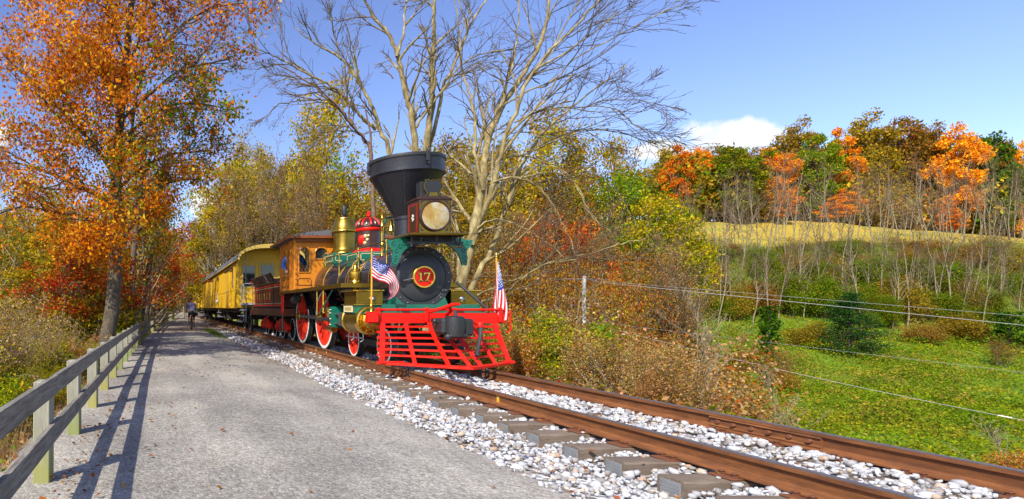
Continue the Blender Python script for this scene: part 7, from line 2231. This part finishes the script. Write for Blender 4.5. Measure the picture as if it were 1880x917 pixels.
for px, Y, s, key, lab in ((1302, 9.5, .72, 'thin_shoot', 'thin pale sapling just right of the tan brush by the rail'), (1335, 10.2, .72, 'thin_shoot_b', 'pale forked shoot leaning right, beside the thin pale sapling by the rail'), (1440, 10.5, .74, 'thin_shoot', 'single pale shoot above the rail joint'), (1418, 11, .62, 'thin_shoot_b', 'short forked shoot left of the rail joint'), (1875, 7.6, .62, 'thin_shoot', 'pale sapling at the right edge beyond the rail'), (1800, 8.2, .42, 'thin_shoot_b', 'low forked twig at the lower right beyond the rail')):
    plant(key, 'pale_shoot', on_ground(px, Y), lab, 'sapling', None, s)
for px, Y, s, key, lab in ((1838, 5.4, .40, 'near_red', 'small red and green bush beyond the rail in the lower right corner'), (1868, 5.2, .20, 'rust_bush', 'small tan bush in the lower right corner beyond the rail'), (1745, 6.6, .2, 'twig_bush', 'small dry twiggy bush beyond the rail left of the red one'), (1890, 6.0, .35, 'near_red', 'small red bush cut by the right edge beyond the rail'), (1690, 7.2, .2, 'twig_bush', 'low dry weeds beyond the rail near the lower right')):
    plant(key, 'shrub', on_ground(px, Y), lab, 'shrub', None, s)

# ------------------------------------------------------------------ left of the fence
LT = [(248, 23, 290, 'left_mixed', .62, 'slim mixed green and orange tree leaning right, next to the oak'), (300, 36, 335, 'left_red', 1.0, 'red-orange maple overhanging the path beyond the oak'), (322, 47, 372, 'left_red', .85, 'smaller red maple above the far part of the path'),
      (285, 60, 380, 'wood_brown', .7, 'brown tree left of the far path'), (338, 74, 402, 'left_red', 1.0, 'red-orange tree reaching over the far end of the path'), (272, 30, 410, 'left_red', .8, 'low red maple behind the fence bend'), (165, 19, 425, 'left_red', .7, 'low red-orange tree just left of the oak trunk'), (305, 80, 430, 'hill_dark', .6, 'dark green tree at the far left end of the fence'), (255, 42, 360, 'left_mixed', .9, 'olive and gold tree behind the leaning slim tree')]
for px, Y, top, key, ws, lab in LT:
    loc = on_ground(min(px, 270) if Y < 50 and key == 'left_red' else px, Y)
    H = EYE + (VY - top) * Y / F - loc[2]
    plant(key, 'roadside_tree', loc, lab, 'tree', None, ws, H / HH[key])
for k in range(34):
    px = sr.uniform(-420, 262); Y = sr.uniform(17, 44)
    if px > 150 and Y < 20: continue
    if px < -60 and Y < 30: continue
    loc = on_ground(px, Y)
    top = sr.uniform(330, 430)
    key = sr.choice(('left_mixed', 'wood_gold', 'bare_leafy', 'wood_brown', 'bare_twiggy', 'left_mixed', 'left_red' if px > 120 else 'wood_gold'))
    H = EYE + (VY - top) * Y / F - loc[2]
    lab = {'left_mixed': 'olive and gold tree', 'wood_gold': 'golden and olive leaved tree', 'bare_leafy': 'twiggy tree with thin golden leaves', 'wood_brown': 'brown and olive leaved tree', 'bare_twiggy': 'thin brown twiggy tree', 'left_red': 'small red leaved tree'}[key]
    zl = 'far left of the oak' if px < 30 else 'just left of the oak' if px < 130 else 'behind the oak' if px < 215 else 'right of the oak'
    zl += ', near the fence' if Y < 25 else ', deeper in the wood'
    plant(key, 'woodland_tree', loc, lab + ' ' + zl, 'tree', lab + ', ' + zl, min(.9, .3 + H / HH[key] * .6), H / HH[key])
for k in range(44):
    Y = sr.uniform(45, 105); x = -sr.uniform(3 + .05 * Y, 3 + .62 * Y)
    key = sr.choice(('wood_gold', 'wood_brown', 'left_mixed', 'hill_olive', 'wood_gold')); loc = (x, Y, float(terr(x, Y)) - .2)
    H = EYE + (VY - sr.uniform(395, 455)) * Y / F - loc[2]
    plant(key, 'woodland_tree', loc, 'olive and gold tree deep in the wood far behind the oak', 'tree', 'trees deep in the wood behind the oak', max(.5, H / HH[key]) * 1.05, H / HH[key])
items = []
for k in range(60):
    Y = sr.uniform(17, 70); x = -sr.uniform(1.9 + .01 * Y, 2.5 + .42 * Y) + (float(fence_c(Y)) * .6); s_ = sr.uniform(.9, 1.5)
    items.append((sr.choice(('olive_bush', 'twig_bush', 'rust_bush', 'olive_bush')), (x, Y, float(terr(x, Y)) - .05), s_, s_))
join_plants('wood_undergrowth', items, 'olive and tan undergrowth among the trunks of the wood left of the path')
LB = {'olive_bush': 'olive green bush behind the fence', 'twig_bush': 'tangled twiggy tan bush behind the fence', 'green_bush': 'bright green bush behind the fence', 'rust_bush': 'rusty leaved bush behind the fence', 'near_green': 'low bright green weed bush behind the fence', 'tan_bush_b': 'dry tan bush behind the fence'}
for k in range(58):
    Y = sr.uniform(5.2, 17); x = -sr.uniform(2.0, 2.0 + Y * .38)
    if x > -3.0 and Y < 9: x -= .7
    key = sr.choice(('olive_bush', 'twig_bush', 'twig_bush', 'olive_bush', 'green_bush', 'tan_bush_b'))
    far_ = min(1, (-x - 1.6) / 3)
    s = sr.uniform(.6, .9) * (.5 + .75 * far_)
    zf = 'nearest the camera' if Y < 7.5 else 'along the near fence' if Y < 10.5 else 'short of the oak' if Y < 13.5 else 'around the oak'
    zf += ', close to it' if x > -3.2 else ', further back'
    plant(key, 'shrub', (x, Y, float(terr(x, Y)) - .05), LB[key].replace(' behind the fence', '') + ' behind the fence ' + zf, 'shrub', LB[key].replace('bush', 'bushes', 1) + ' ' + zf, s)
for k in range(40):
    Y = sr.uniform(4.2, 24); x = float(fence_c(Y)) - .83 - sr.uniform(.75, 1.5)
    key = sr.choice(('near_green', 'near_green', 'rust_bush', 'olive_bush')) if Y > 7 else 'near_green'
    s = sr.uniform(.5, .85) * (1 if key == 'near_green' else .5)
    if Y < 6.5: s *= .7; x -= .4
    plant(key, 'shrub', (x, Y, float(terr(x, Y)) - .05), LB[key].replace('behind', 'close behind'), 'shrub', LB[key].replace('bush', 'bushes', 1).replace('behind', 'close behind'), s)
# trunks left of the far path
for px, Y, w, bark_, lab in ((233, 21, .15, 'bark_dark', 'dark straight trunk just right of the oak'), (247, 24, .18, 'bark_oak', 'grey trunk leaning right, second from the oak'), (259, 30, .13, 'bark_pale', 'pale slim trunk beyond the blue sign'), (268, 27, .14, 'bark_dark', 'dark trunk right of the pale slim trunk'), (277, 38, .15, 'bark_pale', 'short pale trunk near the bend of the fence'), (288, 52, .16, 'bark_dark', 'dark trunk where the fence bends'), (303, 62, .14, 'bark_pale', 'thin yellowish trunk at the far end of the fence')):
    loc = on_ground(px, Y); rng = np.random.default_rng(px)
    lean = .22 if 'leaning' in lab else rng.normal(0, .03)
    polys, tips = [], []
    spec = [(8, .03, .03, 6, .7, .35, .5, .35), (4, .14, .03, 4, .6, .5, .2, .3), (3, .16, 0, 0, .6, .5, .2, .4)]
    grow(rng, (0, 0, -.3), (lean, 0, 1), 8.5, w, 0, spec, polys, tips)
    lf = leaf_arrays(rng, np.repeat(np.array(tips), 6, 0) + rng.normal(0, .22, (len(tips) * 6, 3)), .13, OLIVE + RUST + GOLD + GREEN[2:3] + ORANGE[:1])
    r = empty('roadside_tree', loc, lab, 'tree')
    plant_meshes('t', [(p, np.maximum(q, .007)) for p, q in polys], tips, lf, bark_, ('trunk', 'crown'), r, (0, 0, 0))
# small trail sign
sx, sy_, sz_ = P(245.5, 600, 24)
sg = empty('trail_sign', (sx, sy_, float(terr(sx, sy_))), 'small pale blue-white sign on a post in the woods beyond the fence', 'sign')
b = MB(); b.box(sx - .03, sx + .03, sy_, sy_ + .05, float(terr(sx, sy_)) - .2, 1.5, .005); b.build('post', M['post'], sg)
b = MB(); b.box(sx - .06, sx + .06, sy_ - .02, sy_ - .002, .92, 1.47, .004); b.build('panel', paint('sign_blue_white', (.50, .54, .80), .5), sg)
b = MB(); b.box(sx - .055, sx + .055, sy_ - .0235, sy_ - .0203, .93, 1.0); b.build('panel_band', M['red'], sg)

# ------------------------------------------------------------------ utility pole, wires, white rails
PYo = 25.5
px0, _, pz0 = P(1073, 508, PYo)
gzp = float(terr(px0, PYo))
pole = empty('utility_pole', (px0, PYo, gzp), 'slim pale weathered utility pole in the brush right of the right-hand flag', 'utility pole')
b = MB(); b.tube([(px0 - .06, PYo, gzp - .3), (px0 - .02, PYo, pz0 - .8), (px0, PYo, pz0)], [.085, .075, .065], 10); b.build('pole', M['pole_wood'], pole)
b = MB(); b.lathe([(.05, pz0), (.06, pz0 + .03), (.02, pz0 + .07)], (px0, PYo, 0), 'z', 10); b.build('pole_cap', M['grey_paint'], pole)
b = MB(); b.tube([(px0 - 1.6, PYo + .1, pz0 - .10), (px0 - .07, PYo, pz0 - .12), (px0 + 1.0, PYo - .1, pz0 - .14)], .012, 6); b.build('guy_wire', M['grey_paint'], pole)
def wire(pa, Ya, pb, Yb, sag, r, lab, splice=None):
    a, c = Vector(P(pa[0], pa[1], Ya)), Vector(P(pb[0], pb[1], Yb))
    pts = []
    for i in range(41):
        f = i / 40; p = a.lerp(c, f); p.z -= sag * 4 * f * (1 - f); pts.append(p)
    rt = empty('power_line', a, lab, 'power line')
    b = MB(); b.tube(pts, [r] * len(pts), 6); b.build('cable', M['cable'], rt)
    if splice:
        f = splice; p = pts[int(f * 40)]; q = pts[int(f * 40) + 1]; d = (q - p).normalized()
        b = MB(); b.tube([p - d * .14, p - d * .11, p + d * .11, p + d * .14], [.010, .022, .022, .010], 10); b.build('splice', M['white'], rt)
M['cable'] = paint('grey_cable', (.36, .36, .37), .4, .1, .1)
wire((1085, 515), PYo, (2150, 603), 18, .0, .006, 'thin power line, topmost of the four crossing the green valley')
wire((1085, 517), PYo, (2150, 625), 17, .0, .010, 'thick grey power line just below the topmost one')
wire((1078, 590), PYo, (2150, 716), 20, .0, .0055, 'faint power line crossing the middle of the green valley')
wire((1080, 592), PYo, (2150, 822), 16, .25, .008, 'lowest power line with a white splice, near the right rail', .80)
M['rail_pale'] = paint('weathered_white_paint', (.46, .45, .42), .7, 0, .25)
wx, wy_, wz = P(1066, 546, 31)
rail_w = empty('white_railing', (wx, wy_, float(terr(wx, wy_))), 'white pipe railing half hidden in the brush behind the utility pole', 'railing')
b = MB()
for z in (.14, -.14): b.tube([(wx - .5, wy_, wz + z), (wx + .55, wy_ + .2, wz + z)], .04, 8)
b.build_each('rail', M['rail_pale'], rail_w)
for xx in (-.46, .0, .5):
    b = MB(); b.cyl((wx + xx, wy_ + .15 + xx * .17, float(terr(wx, wy_)) - .2), (wx + xx, wy_ + .15 + xx * .17, wz + .18), .038, n=8); b.build('railing_post', M['rail_pale'], rail_w)

# ------------------------------------------------------------------ ground cover
def scatter_cover():
    rng = np.random.default_rng(55)
    # valley weeds
    N = 84000
    Y = rng.uniform(17, 76, N); px = rng.uniform(1215, 1960, N); x = (px - VX) / F * Y
    m = np.sin(x * .55 + 1.0) * np.sin(Y * .5 + .7) + .7 * np.sin(x * 1.3 + Y * .9) + rng.normal(0, .55, N)
    keep = (m > -.5) & (x - track_c(Y) > 15)
    x, Y, m = x[keep], Y[keep], m[keep]
    h = np.clip(.10 + .24 * np.maximum(m, 0), .05, .9) * rng.uniform(.1, 1, len(x))
    C = np.stack([x, Y, terr(x, Y) + h], 1)
    cols = np.array([(.11, .20, .010), (.19, .28, .012), (.27, .36, .012), (.36, .37, .014), (.44, .38, .025), (.28, .38, .012), (.22, .34, .012), (.36, .42, .014), (.46, .33, .05), (.30, .26, .03), (.22, .22, .02), (.34, .24, .05)])
    def cf(C, r):
        w = np.tile(np.array([1.5, 2.5, 1.5, 1.5, .8, 1.5, 3.5, 3.5, .7, .05, .05, .05]), (len(C), 1))
        dry = np.clip(1.6 * np.sin(C[:, 0] * .21 + 2) * np.sin(C[:, 1] * .33) + .5 * np.sin(C[:, 0] * .9 + C[:, 1]), 0, 1); w[:, 8] += 4 * dry; w[:, 4] += 2.5 * dry; up_ = np.clip((C[:, 1] - 54) / 12, 0, 1); w[:, 9:] += 2.2 * up_[:, None]
        w /= w.sum(1)[:, None]; return (r.random((len(C), 1)) > w.cumsum(1)).sum(1).clip(0, len(cols) - 1)
    # brambles heaped into uneven mounds
    nm_ = 380; mY = 22 + 51 * rng.random(nm_) ** .8; mpx = rng.uniform(1290, 1930, nm_); mx_ = (mpx - VX) / F * mY
    Cm, Km = [], []
    for k in range(nm_):
        if mx_[k] - float(track_c(mY[k])) < 20: continue
        R, Hm = rng.uniform(.5, 2.2), rng.uniform(.3, 1.5); n_ = int(170 * R)
        a = rng.uniform(0, 2 * pi, n_); q = np.sqrt(rng.random(n_)); e = 1 + .35 * np.sin(3 * a + k)
        x_, y_ = mx_[k] + R * 1.3 * q * e * np.cos(a), mY[k] + R * .8 * q * e * np.sin(a)
        Cm.append(np.stack([x_, y_, terr(x_, y_) + Hm * (1 - q ** 2) * rng.uniform(.6, 1.05, n_) + .03], 1)); Km.append(np.full(n_, rng.choice([0, 1, 0, 0, 1, 6, 3, 4, 8, 9, 10, 11])))
    Cm = np.concatenate(Cm); Km = np.concatenate(Km); n0 = len(C); C = np.concatenate([C, Cm]); cf0 = cf
    def cf(C_, r):
        ci = cf0(C_, r); ci[n0:] = np.where(r.random(len(Km)) < .75, Km, ci[n0:]); return ci
    V, Fq, c = leaf_arrays(rng, C, .15, cols, None, colfn=cf, flat=.45, aspect=.55)
    tag(fast_mesh('valley_weeds', V, Fq, M['leaf'], c), 'green weeds and vines covering the valley floor and lower slope', 'ground cover', kind='stuff')
    # tall dead stems and brush tangled over the slope
    N = 15000
    Y = rng.uniform(60, 76, N); px = rng.uniform(1205, 1960, N); x = (px - VX) / F * Y
    m = np.sin(x * .31 + 2.2) * np.sin(Y * .42 + .4) + .5 * np.sin(x * .9 - Y * .7) + rng.normal(0, .4, N)
    k_ = m > -.35; x, Y, m = x[k_], Y[k_], m[k_]; N = len(x)
    z = terr(x, Y); hg = rng.uniform(.4, 1.5, N) * np.clip(1 + .8 * m, .5, 2.0); hg = np.minimum(hg, np.maximum(.3, EYE + (VY - 446) * Y / F - z)); w = rng.uniform(.012, .03, N)
    ln = rng.normal(0, .28, (N, 2)) * hg[:, None]
    V = np.stack([np.stack([x - w, Y, z - .05], 1), np.stack([x + w, Y + w * .6, z - .05], 1), np.stack([x + ln[:, 0] + w * .4, Y + ln[:, 1], z + hg], 1), np.stack([x + ln[:, 0] - w * .4, Y + ln[:, 1], z + hg], 1)], 1).reshape(-1, 3)
    pal = np.array([(.40, .31, .16), (.30, .22, .10), (.46, .38, .24), (.24, .26, .04), (.17, .28, .025), (.13, .24, .02), (.22, .32, .03)])
    col = np.repeat(pal[rng.integers(0, 7, N)] * rng.uniform(.7, 1.3, (N, 1)), 4, 0)
    tag(fast_mesh('slope_brush', V, np.arange(4 * N).reshape(N, 4), M['leaf'], col), 'tall dead stems and brush tangled over the slope below the hill field', 'brush', kind='stuff')
    # dry grass + litter left of the fence
    N = 16000
    Y = rng.uniform(2.0, 26, N); d = rng.gamma(1.6, .8, N) + .28; x = -.83 + fence_c(Y) - d
    C = np.stack([x, Y, terr(x, Y) + rng.uniform(.01, .14, N)], 1)
    near = (d < 2.0) & (Y < 8)
    cols = np.array(TANL + BROWNS + GREEN[1:3] + YGREEN[:2] + ORANGE[:1])
    def cf2(C, r):
        w = np.tile(np.array([1.6, 1.6, 1.2, 1, 1, 1, 1, 1, 1.2, 1.2, .8, .6, .5]), (len(C), 1)); w[near, :4] += 6
        w /= w.sum(1)[:, None]; return (r.random((len(C), 1)) > w.cumsum(1)).sum(1).clip(0, len(cols) - 1)
    V, Fq, c = leaf_arrays(rng, C, .07, cols, None, colfn=cf2, flat=.6)
    tag(fast_mesh('leaf_litter', V, Fq, M['leaf'], c), 'dry leaves and low weeds covering the bank behind the fence', 'leaf litter', kind='stuff')
    N = 7000
    Y = rng.uniform(2.2, 12, N); x = -.83 + fence_c(Y) - .35 - rng.gamma(1.8, .5, N)
    z = terr(x, Y); a = rng.uniform(0, 2 * pi, N); hgt = rng.uniform(.12, .42, N) * np.clip((-x - 1.0) / .6, .35, 1); w = .004
    lean = rng.normal(0, .12, (N, 2))
    p0 = np.stack([x - w * np.cos(a), Y - w * np.sin(a), z - .03], 1); p1 = np.stack([x + w * np.cos(a), Y + w * np.sin(a), z - .03], 1); p2 = np.stack([x + lean[:, 0], Y + lean[:, 1], z + hgt], 1)
    V = np.stack([p0, p1, p2], 1).reshape(-1, 3); col = np.repeat(np.array([(.42, .29, .13)]) * rng.uniform(.6, 1.3, (N, 1)), 3, 0)
    tag(fast_mesh('dry_grass', V, np.arange(3 * N).reshape(N, 3), M['leaf'], col), 'dry tan grass on the bank behind the near fence', 'grass', kind='stuff')
    # bank right of the track
    N = 22000
    Y = rng.uniform(7.5, 34, N); x = track_c(Y) + 7.05 + rng.gamma(1.7, 2.2, N)
    C = np.stack([x, Y, terr(x, Y) + rng.uniform(.01, .28, N)], 1)
    cols = np.array(TANL + BROWNS[:3] + GREEN[1:] + YGREEN[:3] + REDS[:1])
    V, Fq, c = leaf_arrays(rng, C, .085, cols, W_(2, 2, 1.5, 1, 1, 1, 1, 1.2, 1.5, 1.2, 1, .8, 1, .4), flat=.5)
    tag(fast_mesh('bank_weeds', V, Fq, M['leaf'], c), 'dry leaves and weeds on the bank right of the track', 'ground cover', kind='stuff')
    # fallen leaves on path and ballast
    pts = []
    n = 45; Y = rng.uniform(2.2, 16, n); pts.append(np.stack([rng.uniform(-.7, 3.1, n), Y], 1))
    n = 520; Y = 10 + 26 * rng.random(n) ** 1.2; pts.append(np.stack([rng.uniform(-.6, 3.1, n) + fence_c(Y) * .5, Y], 1))
    n = 2600; Y = rng.uniform(26, 80, n); pts.append(np.stack([rng.uniform(-.7, 3.2, n) * (1 - .2) + fence_c(Y) * .7, Y], 1))
    n = 150; Y = rng.uniform(2.2, 8, n); pts.append(np.stack([-.83 + rng.gamma(1.2, .3, n) * .9, Y], 1))
    n = 1000; Y = rng.uniform(2.0, 14, n); pts.append(np.stack([rng.uniform(2.95, 6.9, n), Y], 1))
    n = 3000; Y = rng.uniform(12, 48, n); pts.append(np.stack([rng.uniform(2.8, 4.6, n) + track_c(Y), Y], 1))
    p = np.concatenate(pts); x, Y = p[:, 0], p[:, 1]
    xr = x - track_c(Y)
    zp = np.interp(x - fence_c(Y) * np.clip(1 - x / 2.9, 0, 1), [-1.0, -.5, .2, 1, 1.8, 2.4, 2.9], [-.165, -.155, -.15, -.15, -.17, -.20, -.25])
    zb = np.interp(xr, [2.9, 3.25, 3.95, 4.15, 6.4, 6.9], [-.262, -.225, -.24, -.19, -.185, -.25])
    z = np.where(xr > 2.9, zb + .012, zp + .006)
    keep = ~((np.abs(xr - RX0) < .1) | (np.abs(xr - RX1) < .1))
    C = np.stack([x, Y, z + rng.uniform(.004, .02, len(x))], 1)[keep]
    cols = np.array([(.40, .13, .03), (.52, .20, .035), (.30, .11, .04), (.45, .25, .09), (.22, .09, .04)])
    V, Fq, c = leaf_arrays(rng, C, .05, cols, None, flat=3.5, aspect=.7)
    tag(fast_mesh('fallen_leaves', V, Fq, M['leaf'], c), 'fallen brown and orange leaves on the path and ballast', 'fallen leaves', kind='stuff')
    # grass tuft between path and ballast near the cyclist
    N = 1500
    Y = rng.normal(29.5, 2.6, N); x = 2.72 + track_c(Y) + rng.normal(0, .16, N)
    z = np.full(N, -.27); a = rng.uniform(0, 2 * pi, N); hgt = rng.uniform(.05, .16, N); w = .008; lean = rng.normal(0, .05, (N, 2))
    V = np.stack([np.stack([x - w * np.cos(a), Y - w * np.sin(a), z], 1), np.stack([x + w * np.cos(a), Y + w * np.sin(a), z], 1), np.stack([x + lean[:, 0], Y + lean[:, 1], z + hgt + .08], 1)], 1).reshape(-1, 3)
    tag(fast_mesh('grass_patch', V, np.arange(3 * N).reshape(N, 3), M['leaf'], np.repeat(np.array([(.13, .22, .02)]) * rng.uniform(.6, 1.4, (N, 1)), 3, 0)), 'green grass patch between path and ballast beside the cyclist', 'grass', kind='stuff')
scatter_cover()
